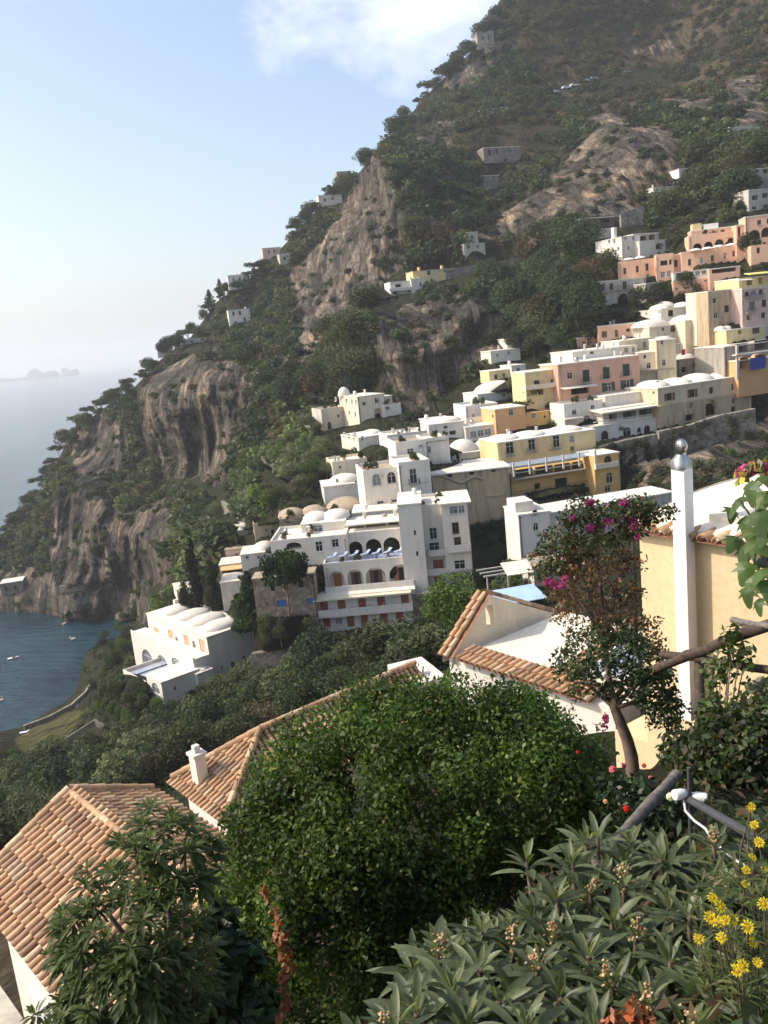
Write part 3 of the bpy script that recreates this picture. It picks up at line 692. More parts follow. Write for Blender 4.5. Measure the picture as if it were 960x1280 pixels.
# ---- houses left of the hotel
def simple(name, label, bl, tr, yaw, d, m, holes=(), depth=7, roof='flat', rm='roofwhite', domes=(), down=4, L=(), R=(), cl=0, cat='house', over=.12):
    h = House(name, label, cat, bl[0], bl[1], d); h.block(bl, tr, yaw, d, depth, m, down, holes, L, R, roof, rm, domes, over=over)
    if cl: h.clutter(cl, int(bl[0] * 7 + bl[1]))
    return h
simple('vaulted_house', 'small white house with one barrel roof at the left edge of the town', (293, 671), (317, 661), 15, 194, 'oldwhite', [], 6, 'flat', domes=[(.5, .5, 2.0, 3, 1.3)])
simple('tan_house', 'tan flat roofed house between the barrel roof house and the brown domed building', (319, 674), (352, 653), 10, 184, 'beige', [('w', 333, 663, 3, 4), ('vk', 341, 665, 4, 6)], roof='parapet', rm='roofcream')
simple('cream_house', 'cream cottage with a red door left of the white hotel wing', (283, 701), (305, 686), 5, 190, 'palepink', [('dr', 296.5, 695.5, 4.5, 8)], 6, 'flat', 'rooftan')
simple('olive_house', 'small yellow house at the outermost left of the town', (266, 703), (283, 689), 5, 197, 'yellow', [('v', 274, 696, 5, 7)], 5, 'flat', 'roofcream')
h = simple('awning_house', 'house with an orange awning over a dark terrace', (276, 722), (303, 704), 4, 184, 'oldwhite', [('v', 289, 716, 22, 9)], 6, 'flat', 'roofwhite'); h.strip('awning', 275, 711.5, 304, .15, 'awningorange', 0, 1.8, tilt=.5)
simple('terrace_house', 'low white flat roof with a shallow dome under the orange awning', (277, 742), (303, 726), 2, 178, 'oldwhite', [], 7, 'flat', domes=[(.5, .5, 2.4, 2.4, .6)])
simple('step_house', 'white house with two roof levels just left of the hotel wing', (303, 712), (341, 690), 3, 172, 'white', [('w', 323, 697, 3.5, 4.5), ('w', 309, 697, 4, 4)], 7, 'flat', domes=[(.7, .5, 2.2, 2.6, 1.4)])
simple('ruin_tower', 'small pale ruined tower in the trees above the left edge of town', (294, 660), (304, 648), 20, 206, 'stone', [('v', 299, 655, 2, 3)], 3, 'none', down=.5)
simple('gable_cottage', 'low cream building behind the cypresses', (222, 747), (248, 733), 20, 196, 'cream', [('w', 232, 741, 3, 4)], 6, 'flat', 'roofcream', down=.8)
h = simple('domed_building', 'long brown building with bare barrel domes behind the hotel', (350, 660), (456, 640), 6, 158, 'brownstone', [('wk', 360, 650, 5, 9), ('v', 352, 652, 2.5, 4)], 9, 'parapet', 'rooftan', [(.15, .5, 2.6, 3.6, 1.5), (.42, .5, 2.6, 3.6, 1.5), (.8, .6, 3.8, 4.2, 2.2)])
simple('plain_white_house', 'pale blue white house with shallow dome left of the two storey white house', (407, 632), (458, 603), 8, 168, 'bluewhite', [('w', 421.5, 600.5, 3, 4), ('w', 445, 602, 3, 3)], 8, 'flat', domes=[(.55, .5, 3.2, 3, 1.5)])
h = simple('ochre_cottage', 'beige house with an ochre patch below the white houses on the left', (417, 595), (459, 575), 12, 178, 'cream', [('w', 425, 584, 4, 4), ('v', 449, 580, 4, 3)], 8, 'parapet', 'roofcream', cl=2)
simple('garden_roof_house', 'low white house with planted roof between the bright white house and the stacked vaulted house', (485, 558), (534, 541), 12, 180, 'white', [('v', 497, 552, 4, 6), ('w', 512, 549, 4, 5), ('wk', 524, 546, 4, 6)], 8, 'parapet', 'roofcream', cl=3)
simple('small_yellow_flat', 'small yellow flat roofed house below the low white terraced houses', (612, 476), (638, 462), 14, 214, 'yellow', [('wk', 620, 471, 4, 6), ('w', 630, 469, 4, 5)], 6, 'flat', 'roofcream')
simple('narrow_white_house', 'narrow white house squeezed between the pink house tower and the old grey stone house', (846, 448), (866, 428), 16, 222, 'oldwhite', [('wk', 853, 438, 4, 7), ('w', 861, 436, 3, 5)], 6, 'flat', down=3)
simple('tiny_peach_house', 'tiny peach house at the foot of the dark hillside trees left of the peach cottage', (722, 436), (746, 421), 12, 226, 'salmon', [('wk', 730, 430, 4, 6), ('w', 739, 428, 3, 4)], 6, 'flat')
# two storey white house in the middle
H = House('white_arched_house', 'white house with two big arched windows and a planted roof terrace', 'house', 459, 640, 153)
H.block((459, 641), (503, 586), 9, 153, 9, 'white', 5, [('al', 470.8, 599.5, 11.6, 15), ('a', 489.4, 597, 11.6, 15), ('w', 476, 631, 8.6, 10), ('w', 492.6, 629, 8.6, 9.4)], roof='parapet', rm='rooftan')
H.block((503.5, 639), (537, 577.5), 9, 152, 9, 'white', 5, [('wi', 516.8, 595.2, 9, 19), ('w', 520.8, 622, 8, 9.7)], roof='parapet', rm='roofcream'); H.strip('string_course', 503.5, 607, 536, .2, 'oldwhite', .003, .12)
H = House('bracketed_house', 'white house with corbelled parapet and roof plants above the arched windows', 'house', 497, 582, 161)
H.block((497, 582), (534, 552), 10, 161, 8, 'white', 4, [('w', 513.3, 565, 8.6, 9), ('al', 526, 557.5, 6, 4)], roof='parapet', rm='rooftan')
H.block((534, 574), (561, 548), 14, 164, 8, 'white', 6, [('w', 536.5, 562, 4.5, 8)], roof='parapet', rm='roofcream'); H.strip('cornice', 533, 554, 561, .2, 'oldtan', .003, .15); H.clutter(3, 5)
simple('upper_white_house', 'bright white house with three windows on its sunny left end, below the cliff house', (449, 560), (484, 543), 22, 190, 'white', [('a', 475.5, 546, 3, 5), ('a', 480, 545, 3, 5), ('w', 453, 548, 3, 6)], 11, 'flat', domes=[(.75, .45, 2.2, 2.6, .9)], L=[('wl', 430, 543.5, 2.5, 6), ('wl', 436, 545.5, 2.5, 6), ('wl', 442.5, 546.5, 2.5, 7)], cl=2)
H = House('cliff_villa', 'large white villa with an arch, alone at the foot of the orange cliff', 'villa', 450, 527, 215)
H.block((449.5, 526), (480, 492.5), 24, 215, 12, 'cream', 6, [('wk', 455, 504.5, 4, 4), ('w', 471, 500.5, 5, 7), ('na', 472.5, 517, 9, 14)], roof='flat', L=[('wl', 419, 499, 2, 5), ('wl', 426, 500, 2, 5), ('wl', 433, 501, 2, 5), ('wl', 440, 502, 2, 6), ('wl', 445, 503, 2, 6), ('wl', 437, 516, 2, 5), ('wl', 444, 518, 2, 6)], domes=[(.1, .85, 1.6, 1.6, 2.2)]); H.clutter(2, 2)
H.block((481, 521), (501, 506), 24, 216, 6, 'white', 4, [('v', 484.5, 510, 5, 4)], roof='parapet'); H.block((482, 506), (490, 495), 24, 219, 4, 'oldwhite', 4, [('v', 486, 500, 3, 3)], roof='flat')
H.block((404, 537), (431, 510), 24, 222, 7, 'oldwhite', 6, [('va', 412, 532, 5, 9), ('v', 423, 520, 3, 4)], roof='parapet')
# church
H = House('stone_church', 'tall tan building with mould stained wall and three tiny windows under its white roof', 'church', 546, 660, 158)
H.block((546, 664), (635.5, 584), 3, 158, 12, 'oldtan', 8, [('v', 562, 594.6, 6, 5.3), ('v', 589.5, 591, 5.6, 5), ('v', 616.9, 587.4, 5.6, 5)], roof='flat', rm='roofwhite', over=.45)
fr = H.fr; mb = MB(); cs = [fr.uv(*p) for p in [(543, 594), (552, 594.5), (560, 597), (568, 601), (575, 603.5), (581, 602), (587, 597.5), (593, 596), (599, 597), (603, 598.5)]]
mb.tube([fr.pt(a, z, .12) for a, z in cs], .28, 8); H.put(mb, 'moulding', 'rooftan')
for (x, y0, y1, w) in ((578, 605, 622, .7), (604.5, 600, 655, .5)):
    a, z0 = fr.uv(x, y1); a2, z1_ = fr.uv(x, y0); mb = MB(); mb.obox(fr.pt(a, z0, .003), fr.S * w, ZV * (z1_ - z0), fr.N * .15); H.put(mb, 'buttress', 'oldtan')
H.strip('string_course', 604.5, 622.5, 633, .22, 'rooftan', .003, .15)
simple('domed_white_house', 'white house with two plaster domes and a turquoise tarpaulin behind the tan church', (540, 580), (625, 562), 6, 172, 'white', [('v', 572.4, 571.6, 4, 6), ('wk', 614, 565, 6.5, 10)], 9, 'flat', domes=[(.52, .45, 3.0, 3.2, 2.3), (.83, .45, 2.1, 2.4, 1.7)]).strip('tarpaulin', 555, 576, 566, 1.2, 'tealtarp', .05, .5)
h = simple('glazed_house', 'white house with a broad glazed veranda below the orange house', (583, 550), (619, 531), 8, 184, 'white', [('wl', 592, 543, 8, 8), ('wl', 601, 541.6, 8, 8), ('wl', 610, 540.2, 8, 8)], 8, 'flat', cl=1)
simple('stacked_white_house', 'white house of small stacked vaulted roofs above the two plaster domes', (537, 547), (580, 527), 8, 184, 'white', [('v', 566, 541, 8, 5), ('v', 557, 534, 5, 3)], 9, 'flat', domes=[(.6, .4, 3.4, 3, 1)], cl=2)
simple('low_white_house', 'low white roofs behind the stacked vaulted house under the cliff', (533, 533), (566, 524), 8, 196, 'oldwhite', [('v', 550, 529, 5, 3)], 8, 'flat', cl=2)
h = simple('terraced_white_house', 'pale house with broad planted terraces left of the orange house', (584, 536), (622, 506), 10, 192, 'bluewhite', [('al', 592, 520, 3, 6), ('wl', 607, 521, 5, 7), ('v', 597, 531, 3, 4)], 10, 'parapet', cl=3); h.balcony(583, 528, 622, 1.6, 'white')
simple('vault_roof_house', 'white house with a smooth sloping vault behind the pale terraces', (598, 507), (655, 487), 14, 206, 'bluewhite', [('w', 611, 501, 3, 4), ('w', 630, 494, 4, 4)], 10, 'flat', domes=[(.6, .5, 6, 4, 2.4)], cl=2)
# yellow house
H = House('yellow_house', 'long yellow house with tall white framed windows and a dark glazed terrace', 'house', 624, 590, 165)
H.block((624, 590), (744, 537.5), 15, 165, 9, 'yellow', 2, [('w', 637.5, 560, 10, 15), ('w', 665, 555.8, 9, 14), ('w', 695.6, 551.6, 8.3, 16), ('wl', 715, 548.6, 6, 8), ('v', 715.5, 561, 5, 6)], roof='flat', domes=[(.15, .5, 3.2, 3.4, .8), (.42, .5, 3.2, 3.4, .8), (.8, .5, 3.4, 3.4, .8)]); H.clutter(4, 8)
for x_ in (637.5, 665, 695.6): H.balcony(x_ - 7, 571 - (x_ - 637) * .15, x_ + 7, .6, 'oldgrey', False)
H.block((640, 619), (745, 577), 15, 163, 4, 'ochre', 4, [('v', 655, 591.5, 22, 11), ('v', 680, 588, 22, 11), ('v', 703, 585, 20, 11), ('v', 725, 581.8, 20, 11), ('v', 702, 604, 16, 13), ('wl', 735, 600.5, 8, 13), ('v', 672, 608, 8, 8)], roof='flat'); H.strip('awning', 640, 582, 744, .12, 'panel', 0, 2.4, tilt=.4)
H.balcony(640, 600, 745, 1.2, 'oldwhite', False); H.balcony(640, 622, 776, 1.6, 'oldwhite', False)
H.block((745, 619), (774, 566), 15, 166, 7, 'ochre', 4, [('ak', 760, 575, 9.5, 11), ('a', 762, 597, 8.5, 14), ('w', 760, 611, 8, 8)], roof='flat'); H.balcony(745, 586, 774, .8, 'cream', h=.8)
for i, x_ in enumerate((642, 662, 683, 704, 724, 744)): H.strip('post', x_, 596 - i * 3.2, x_ + 2, 2.6, 'white', 2.0, 2.2)
H.block((650, 641), (776, 607.5), 15, 162.6, 6, 'oldgrey', 4, [('v', 672, 634, 5, 6), ('v', 715, 626, 6, 6)], roof='none')
simple('orange_house', 'small bright orange block with one window above the long yellow house', (620, 534), (656, 508), 14, 184, 'orange', [('w', 639, 515.5, 5.6, 8)], 8, 'flat', 'roofcream', L=[('v', 616, 520, 2, 4)]).block((656, 531), (688, 514), 14, 187, 6, 'ochre', 4, [('wl', 667, 520, 5, 6), ('v', 681, 521, 3, 3), ('v', 657, 517, 3, 4)], roof='flat', rm='orange')
h = simple('pale_yellow_house', 'pale yellow house with two brown windows left of the pink house', (658, 498), (697, 462), 15, 189, 'yellow', [('wk', 671, 479.4, 7, 8), ('wk', 692, 478, 7, 8), ('v', 676, 490, 7, 7)], 7, 'flat', 'roofcream'); h.balcony(657, 487, 698, 1.0, 'cream', h=.8)
# pink house
H = House('pink_house', 'pink house with dark green shutters and three small iron balconies', 'house', 699, 505, 188)
H.block((700, 507), (799, 444.5), 17, 190, 8, 'pink', 3, [('wg', 712.5, 469.6, 6.5, 8.5), ('dgi', 732.7, 470, 8.6, 15.5), ('dgi', 758, 466, 8.6, 15.5), ('dgi', 783, 462.6, 8.6, 15.5), ('wgs', 760.5, 483.6, 8, 11), ('wgs', 783.7, 480, 8, 11), ('v', 725, 488, 22, 9)], roof='flat', over=.2); H.clutter(6, 12)
for x_, y_ in ((732.7, 478.5), (758, 474.5), (783, 471)): H.balcony(x_ - 7, y_, x_ + 7, .7, 'oldgrey', False)
H.strip('awning', 706, 485.5, 748, .1, 'awningcream', 0, 2.0, tilt=.3)
H = House('white_annex', 'white annex with small arched openings below the pink house', 'house', 706, 527, 184); H.block((706, 529), (753, 502), 17, 184, 6, 'white', 4, [('a', 718, 515, 6, 7), ('a', 734, 524, 9, 11), ('a', 741, 508.6, 5, 6)], roof='parapet', rm='roofcream'); H.strip('pergola', 708, 525, 731, .12, 'oldwhite', 0, 2.5)
H = House('veranda_house', 'white house with a long cream veranda roof and dark arched doors', 'house', 742, 550, 181)
H.block((742, 552), (821.5, 523), 17, 182.5, 7, 'white', 6, [('ak', 756, 543.8, 9, 11), ('a', 784, 539.8, 10, 12), ('ak', 799, 537.4, 5, 6), ('ak', 809, 538, 8, 13)], roof='flat')
H.block((754, 529), (821.5, 503), 17, 184.5, 5, 'white', 2, [('v', 766, 521.5, 10, 9), ('v', 787, 518.6, 16, 9), ('v', 808, 515.5, 18, 9)], roof='none'); H.strip('veranda_roof', 753, 514.5, 822, .2, 'awningcream', -5, 2.2, tilt=.5); H.balcony(742, 527.5, 821.5, .2, 'white', False)
H.block((757, 508), (804, 490), 17, 189, 6, 'white', 3, roof='flat')
# long beige house with the big arch
H = House('beige_house', 'long beige house with four shallow domes and a big dark arch in its stone base', 'house', 822, 532, 190)
H.block((823, 512), (937, 469), 24, 190, 10, 'beige', .5, [('wks', 837, 496, 6.5, 9.4), ('wks', 865.5, 491.6, 6, 10), ('wk', 889, 488, 5.3, 7.5), ('wky', 917, 483.4, 5.3, 8)], roof='flat', L=[('w', 817, 491, 3, 4)], domes=[(.12, .5, 3.0, 4, 1.3), (.37, .5, 2.8, 4, 1.1), (.6, .5, 3.2, 4, 1.4), (.87, .5, 3.2, 4, 1.2)]); H.clutter(1, 31)
H.block((825, 536), (939, 489), 24, 189.7, 10.4, 'oldtan', 8, [('va', 888.6, 509.5, 13.5, 20), ('v', 864, 506.5, 5, 6), ('vk', 917, 500.5, 5, 7), ('vk', 917, 512, 6, 8), ('v', 862, 522, 10, 8)], roof='none', part='stone_base')
wall_thing('ravine_wall', 'rough stone wall under the long beige house', [(825, 575), (862, 568), (900, 556), (945, 548)], 183, 190, 34, 1.5, 'stone', down=6)
wall_thing('lower_ravine_wall', 'rough stone wall under the white veranda house', [(748, 590), (790, 580), (823, 574)], 173, 179, 30, 1.5, 'stone', down=6)
for wn, (pa_, pb_, da_, db_, hh_) in (('ravine_wall', ((825, 575), (945, 548), 182.5, 189.5, 5.6)), ('lower_ravine_wall', ((748, 590), (823, 574), 172.5, 178.5, 4.4))):
    W_ = bpy.data.objects[wn]; o_ = np.array(W_.location); _ro = np.random.default_rng(len(wn)); a_, b_ = at(*pa_, da_), at(*pb_, db_)
    bb_ = [(a_ + (b_ - a_) * _ro.random() - o_ + ZV * hh_ * _ro.beta(.5, .5) - uv3(b_ - a_)[[1, 0, 2]] * 0, (_ro.uniform(.4, 1.1), .4, _ro.uniform(.4, 1.3))) for _ in range(46)]
    V, F_, c = crown_cloud(_ro, bb_, 5200, .2, GREENS['mid'] + GREENS['olive'] + GREENS['brown'], .3); link('hanging_plants', np_mesh('hanging_plants', V, F_, 'leaf_far', c), W_)
# tower and stone block
H = House('beige_tower', 'tall beige building with arched windows right of the pink house', 'house', 799, 478, 205)
H.block((822, 478), (844.5, 424), -8, 204, 9, 'beige', 3, [('a', 830, 453, 5, 9), ('a', 827.5, 428, 3.5, 6)], roof='flat', domes=[(.5, .4, 2, 2, .6)]); H.block((799, 482), (822, 440), -8, 205, 8, 'cream', 3, [('a', 811, 457, 5.5, 8), ('v', 806, 446, 3, 4)], roof='flat', rm='roofcream'); H.strip('string_course', 799, 465, 843, .3, 'oldgrey', .005, 1.8)
h = simple('white_penthouse', 'white roof rooms with pale shutters above the pink house', (716, 449), (796, 432), 17, 200, 'white', [('wl', 783, 437.5, 5, 6), ('wl', 792, 436.4, 4, 6), ('v', 740, 441, 5, 3)], 10, 'flat', cl=7)
H = House('old_stone_house', 'weathered grey stone house with laundry and two white domes', 'house', 846, 476, 216); H.block((846, 482), (918, 441), 22, 216, 9, 'oldgrey', 4, [('wk', 880, 450, 5, 9), ('wk', 905, 445.5, 5, 9), ('v', 855, 462, 6, 7), ('v', 868, 456, 4, 5), ('wk', 893, 462, 5, 7)], roof='flat', domes=[(.3, .5, 3.4, 3.4, 1.1), (.76, .5, 4, 3.6, 1.4)]); H.balcony(868, 464, 918, .8, 'oldgrey', False)
H.strip('laundry', 852, 444, 857, 1.3, 'redcloth', .3, .4); H.strip('white_laundry', 885, 458, 898, .9, 'whiteplastic', .95, 1.0); H.strip('white_laundry', 872, 462, 880, .9, 'whiteplastic', .95, 1.0)
H = House('arched_flats', 'building with red arches and a dark balcony above a blue tarpaulin', 'house', 905, 470, 205); H.block((906, 476), (964, 431), 22, 205, 9, 'oldgrey', 5, [('v', 926, 436, 15, 11), ('v', 952, 433, 17, 12)], roof='flat', cl=0) if False else H.block((906, 476), (964, 427), 22, 205, 9, 'oldgrey', 5, [('v', 927, 435, 16, 11), ('v', 952, 431, 18, 12)], roof='flat')
H.block((923, 474), (966, 446), 22, 203.5, 3, 'orange', 4, [('nr', 930, 453.5, 11, 15), ('va', 951, 450, 15, 15)], roof='flat', rm='roofcream'); H.balcony(920, 443.5, 966, 1.2, 'white', False); H.strip('tarpaulin', 938, 463, 957, 2.6, 'bluetarp', 1.5, 1.6); H.strip('downpipe', 921, 440, 923.4, 7.5, 'oldwhite', .3, .7, dz=-6)
simple('roof_terrace_house', 'cream house with white plaster roof cones behind the red arches', (908, 428), (957, 408), 20, 214, 'yellow', [('dk', 945, 413, 9, 8), ('v', 925, 415, 4, 5)], 8, 'flat', domes=[(.1, .4, 1.5, 1.5, 1), (.25, .4, 1.5, 1.5, 1), (.5, .5, 1.3, 1.3, .8)])
# cluster above
simple('domed_cluster_house', 'white house with three round domes below the salmon hotel', (826, 398), (877, 382), 20, 226, 'white', [('wk', 838.5, 391.4, 6.6, 8), ('wk', 865, 387, 5, 4)], 9, 'flat', domes=[(.28, .5, 2.6, 3, 1.2), (.56, .8, 2.6, 3, 1.8), (.8, .5, 2.4, 3, 1.2)], L=[('v', 824, 390, 2, 3)])
simple('vaulted_white_house', 'cream white house with long low vault and arched window below the round domes', (812, 421), (873, 403), 18, 219, 'oldwhite', [('ak', 841, 411, 6.5, 8), ('v', 829, 411.5, 3, 4), ('v', 851, 408.6, 3, 4)], 9, 'flat', domes=[(.25, .5, 5, 3.6, 1.7), (.75, .5, 3, 3.4, 1.2)])
simple('beige_corner_house', 'tall plain beige wall with a shallow dome beside the dark stair lane', (857, 428), (881, 399), 22, 221, 'cream', [], 9, 'flat', domes=[(.5, .4, 3.2, 3.4, 1.3)])
simple('peach_cottage', 'small peach house with white trimmed windows and a flat white roof', (748, 425), (797, 404), -10, 224, 'salmon', [('dk', 755.5, 418, 7, 8), ('dk', 770.5, 416.6, 4, 9), ('wk', 785, 412.6, 4.6, 4)], 8, 'flat', 'roofwhite', cl=2)
simple('beige_loggia_house', 'beige house with white shuttered top floor below the peach house', (776, 444), (838, 420), 18, 213, 'cream', [('wl', 788, 434, 5, 6), ('wl', 795, 433, 4, 6), ('wl', 806, 431, 4, 8), ('ak', 827.5, 427, 4, 6)], 8, 'flat', 'roofcream', cl=3)
H = House('old_grey_villa', 'old greyish white villa with an arched niche and a long balcony', 'villa', 743, 382, 237); H.block((743, 383), (807, 347.5), 20, 237, 6, 'oldwhite', 5, [('wk', 753.7, 359.3, 5, 8), ('wk', 764.5, 358.3, 5, 8), ('wk', 781, 356.8, 5.5, 10), ('n', 779.5, 373.4, 15, 13), ('w', 797, 356, 4, 5), ('v', 756, 374, 4, 5)], roof='flat'); H.balcony(746, 364.5, 792, .9, 'oldgrey', False); H.clutter(2, 17)
H.block((808, 372), (829, 353), 20, 238, 5, 'oldgrey', 5, [('v', 814, 361, 3, 5), ('w', 821, 358, 3, 4)], roof='flat')
H = House('chimney_house', 'white house with a tall chimney under the cliff', 'house', 777, 322, 262)
H.block((778, 323), (800, 295), 22, 262, 12, 'white', 6, [('w', 782, 297.5, 2.5, 4), ('v', 792, 297.6, 2.6, 6), ('w', 785.8, 310, 2.6, 5), ('w', 796, 311.6, 4.6, 6)], roof='flat', L=[('w', 761.5, 301.6, 2.6, 5), ('w', 767.8, 301, 2.6, 6), ('w', 773, 311, 2.6, 4), ('w', 761, 313, 2, 4)])
H.roofbox('chimney', .05, .2, .3, .42, 3.0, 'white'); H.block((800, 321), (833, 300), 22, 262.5, 9, 'white', 5, [('va', 825, 307.5, 11, 8)], roof='flat'); H.block((792, 304), (823, 291.5), 22, 266, 4, 'oldgrey', 2, [('v', 804, 298, 8, 6), ('v', 815, 296.4, 8, 6)], roof='flat')
# salmon hotel
H = House('salmon_hotel', 'large stepped salmon coloured hotel with arched loggias and terraces', 'hotel', 774, 348, 244)
H.block((774, 349), (821, 324.5), -12, 250, 6, 'salmon', 4, [('wk', 781, 339, 3.6, 8), ('wk', 796.6, 336.4, 3.6, 8), ('wk', 808.7, 334, 3.8, 9), ('wl', 810, 346.5, 5, 8)], roof='parapet')
H.block((821, 348), (842, 318.5), -12, 246.5, 7, 'salmon', 5, [('v', 830, 328.6, 9, 6), ('v', 838, 327.6, 3, 6), ('wl', 828.5, 343.5, 6, 8), ('wl', 836, 342.2, 5, 8), ('w', 826, 356, 3, 4)], roof='parapet')
H.block((842, 345), (853, 318), -12, 248.5, 5, 'salmon', 5, [('wk', 844.5, 329.5, 5, 9)], roof='flat')
H.block((852, 334), (921, 310), -12, 246.5, 8, 'salmon', 4, [('wk', 862, 328, 4, 8), ('wl', 877, 325.4, 4, 8), ('wk', 890.5, 322.8, 4, 8), ('wl', 906.4, 320, 4, 8), ('wk', 917, 317, 3, 7)], roof='parapet', rm='roofcream')
H.block((861, 315), (921, 290.5), -12, 249.5, 7, 'salmon', 3, [('va', 872, 308.5, 11, 9), ('va', 885.6, 306.2, 11, 9), ('va', 899.3, 303.8, 12, 10), ('va', 914, 301.5, 10, 9)], roof='parapet', rm='roofcream')
H.block((864, 299), (921, 283), -12, 252.5, 6, 'salmon', 2, [('wk', 872.8, 295.6, 4, 5), ('wk', 881, 294, 4, 5), ('wk', 888, 293, 4, 5), ('wk', 895.8, 291.8, 4, 5), ('wk', 903.3, 290, 5, 6)], roof='flat'); H.roofbox('penthouse', .05, .25, .2, .8, 1.8, 'yellow'); H.roofbox('penthouse', .3, .62, .2, .8, 1.4, 'whiteplastic')
H.block((921, 322), (932, 281), -12, 247.5, 6, 'salmon', 4, [('v', 924, 290, 3, 12)], roof='flat')
H.block((932, 305), (966, 268), -12, 247, 8, 'salmon', 6, [('va', 943, 293.5, 15, 12), ('va', 958.5, 290, 14, 12), ('wk', 949, 278, 5, 6), ('v', 961, 276, 5, 6)], roof='flat')
H.block((939, 327), (966, 307), -12, 241.5, 6, 'salmon', 5, [('v', 948, 313, 4, 7)], roof='parapet')
H.block((842, 366), (886, 347), -12, 241.5, 5, 'salmon', 5, [('w', 846, 361, 4, 4), ('w', 882, 351, 4, 3), ('w', 870, 353, 3, 3)], roof='none'); H.block((842, 352), (887, 337), -12, 242.5, 4, 'white', 1, [('wl', 848, 344.5, 6, 7), ('wl', 856, 343.2, 6, 7), ('wl', 864, 342, 6, 7), ('wl', 872, 340.6, 6, 7), ('wl', 880, 339.2, 6, 7)], roof='flat'); H.block((887, 350), (925, 333), -12, 240.5, 5, 'salmon', 4, [('v', 905, 338, 30, 5)], roof='flat')
# parasols on the salmon hotel's terraces
def parasol(p, label, grp, s=1.0):
    r = empty('parasol', p, label, 'parasol', grp); mb = MB(); mb.tube([(0, 0, 0), (0, 0, 2.3)], .03, 6); mb.build('pole', 'greywood', r)
    mb = MB(); mb.cap((0, 0, 1.95), np.array([1.5 * s, 0, 0]), np.array([0, 1.5 * s, 0]), np.array([0, 0, .55]), 0, 12, 3); mb.build('canopy', 'parasol', r); return r
pr = None
for i, (x, y, d) in enumerate([(869, 311.5, 247), (884, 309.5, 246.5), (898, 307, 246), (914, 305, 245.4), (800, 321, 247), (786, 323, 247.5)]):
    p = at(x, y, d)
    if pr is None: pr = parasol(p - ZV * 2.3, 'cream parasol open on a terrace of the salmon hotel', 'parasols of the salmon hotel')
    else: dup(pr, p - ZV * 2.3)
H = House('weathered_tall_house', 'tall weathered beige house with small windows below the salmon hotel', 'house', 884, 405, 216); H.block((886, 408), (927, 361), 20, 216, 4, 'oldtan', 6, [('v', 914, 368, 3.4, 6), ('wk', 908.5, 386, 6, 9), ('wk', 893, 376, 4, 6), ('w', 895, 394, 5, 8), ('v', 918, 396, 4, 6), ('wk', 920, 381, 4, 7)], roof='flat', rm='roofcream'); H.block((880, 405), (887, 365), 20, 219, 6, 'cream', 5, [('w', 882, 376, 2.5, 5)], roof='flat')
H = House('faded_pink_house', 'faded pink house with a triple window at the photo edge', 'house', 928, 400, 213); H.block((928, 404), (968, 358), 20, 218, 4, 'palepink', 6, [('wk', 933.5, 367.5, 5, 6), ('wl', 942, 366, 7, 6), ('wk', 951, 364.6, 5, 6), ('wlk', 940, 382, 7, 10), ('wk', 955, 379, 6, 9), ('v', 936, 397, 5, 6), ('wk', 954, 394, 5, 7)], roof='flat', rm='roofcream'); H.balcony(934, 390.5, 947, .7, 'oldgrey', False); H.balcony(931, 373.5, 956, .5, 'oldgrey', False)
h = simple('yellow_awning_house', 'yellow house with bright awnings above the faded pink house', (924, 364), (966, 345), 20, 223, 'yellow', [('v', 937, 352, 7, 9), ('v', 951, 351, 5, 8)], 8, 'flat'); h.strip('awning', 938, 341.5, 966, .15, 'awningyellow', 0, 2, tilt=.4); h.strip('awning', 922, 350, 944, .15, 'roofcream', 0, 1.5, tilt=.3)
# small white tower house and terrace right of the hotel
simple('corner_tower_house', 'narrow white house with beige top storey and white roof, beside the ivy wall', (651, 692), (687, 640), 8, 127, 'white', [('ak', 668.5, 640.5, 6, 7), ('a', 670, 658.5, 7, 11)], 7, 'flat').roofbox('penthouse', .02, .6, .2, .8, 1.5, 'white')
iw = wall_thing('ivy_wall', 'tall dark ivy covered wall between the hotel and the white tower house', [(585, 690), (650, 676)], 140, 140, 32, 1.2, 'greenwall')
_ro = np.random.default_rng(4); _b0 = at(585, 690, 139.8); _b1 = at(650, 676, 139.8); V, F_, c = crown_cloud(_ro, [(( _b0 + (_b1 - _b0) * _ro.random() - _b0 + ZV * _ro.uniform(0, 4.3)), (.5, .3, .5)) for _ in range(130)], 5200, .2, GREENS['dark'] + GREENS['pine'], .3); link('ivy', np_mesh('ivy', V, F_, 'leaf_far', c), iw)
H = House('long_white_house', 'long low white roof behind the bougainvillea', 'house', 688, 640, 128); H.block((688, 660), (842, 616), 16, 128, 6, 'oldwhite', 5, [('w', 700, 650, 5, 8), ('w', 722, 646, 5, 8), ('v', 745, 643, 7, 9)], roof='flat')
H = House('pergola_bar', 'terrace building with sloping cream awning below the white tower house', 'house', 668, 728, 116); H.block((668, 730), (722, 704), 8, 116, 5, 'oldwhite', 4, [('v', 685, 716, 9, 12), ('v', 704, 711, 9, 12)], roof='flat', rm='oldgrey'); H.strip('awning', 634, 712, 668, .12, 'awningcream', 0, 3, tilt=.9)
H = House('blue_roof_shelter', 'low shelter with a pale blue sheet roof behind the roof terrace', 'shelter', 628, 762, 98); H.block((629, 765), (684, 748), 12, 98, 3, 'greenwall', 3, [('v', 645, 757, 18, 7), ('v', 668, 754, 16, 7)], roof='none'); H.strip('sheet_roof', 627, 752.5, 685, .1, 'bluepool', -3, 1.2, tilt=.5)
H = House('timber_pergola', 'white beam pergola over the terrace between the hotel and the awning', 'pergola', 615, 735, 112); fr = yaw_frame(at(615, 735, 112), 10)
for k in range(3): mb = MB(); mb.obox(fr.pt(-1.0, 1.6 + .0 * k, -k * 1.6), fr.S * 6.5, ZV * .18, fr.N * .2); H.put(mb, 'beam', 'oldwhite')
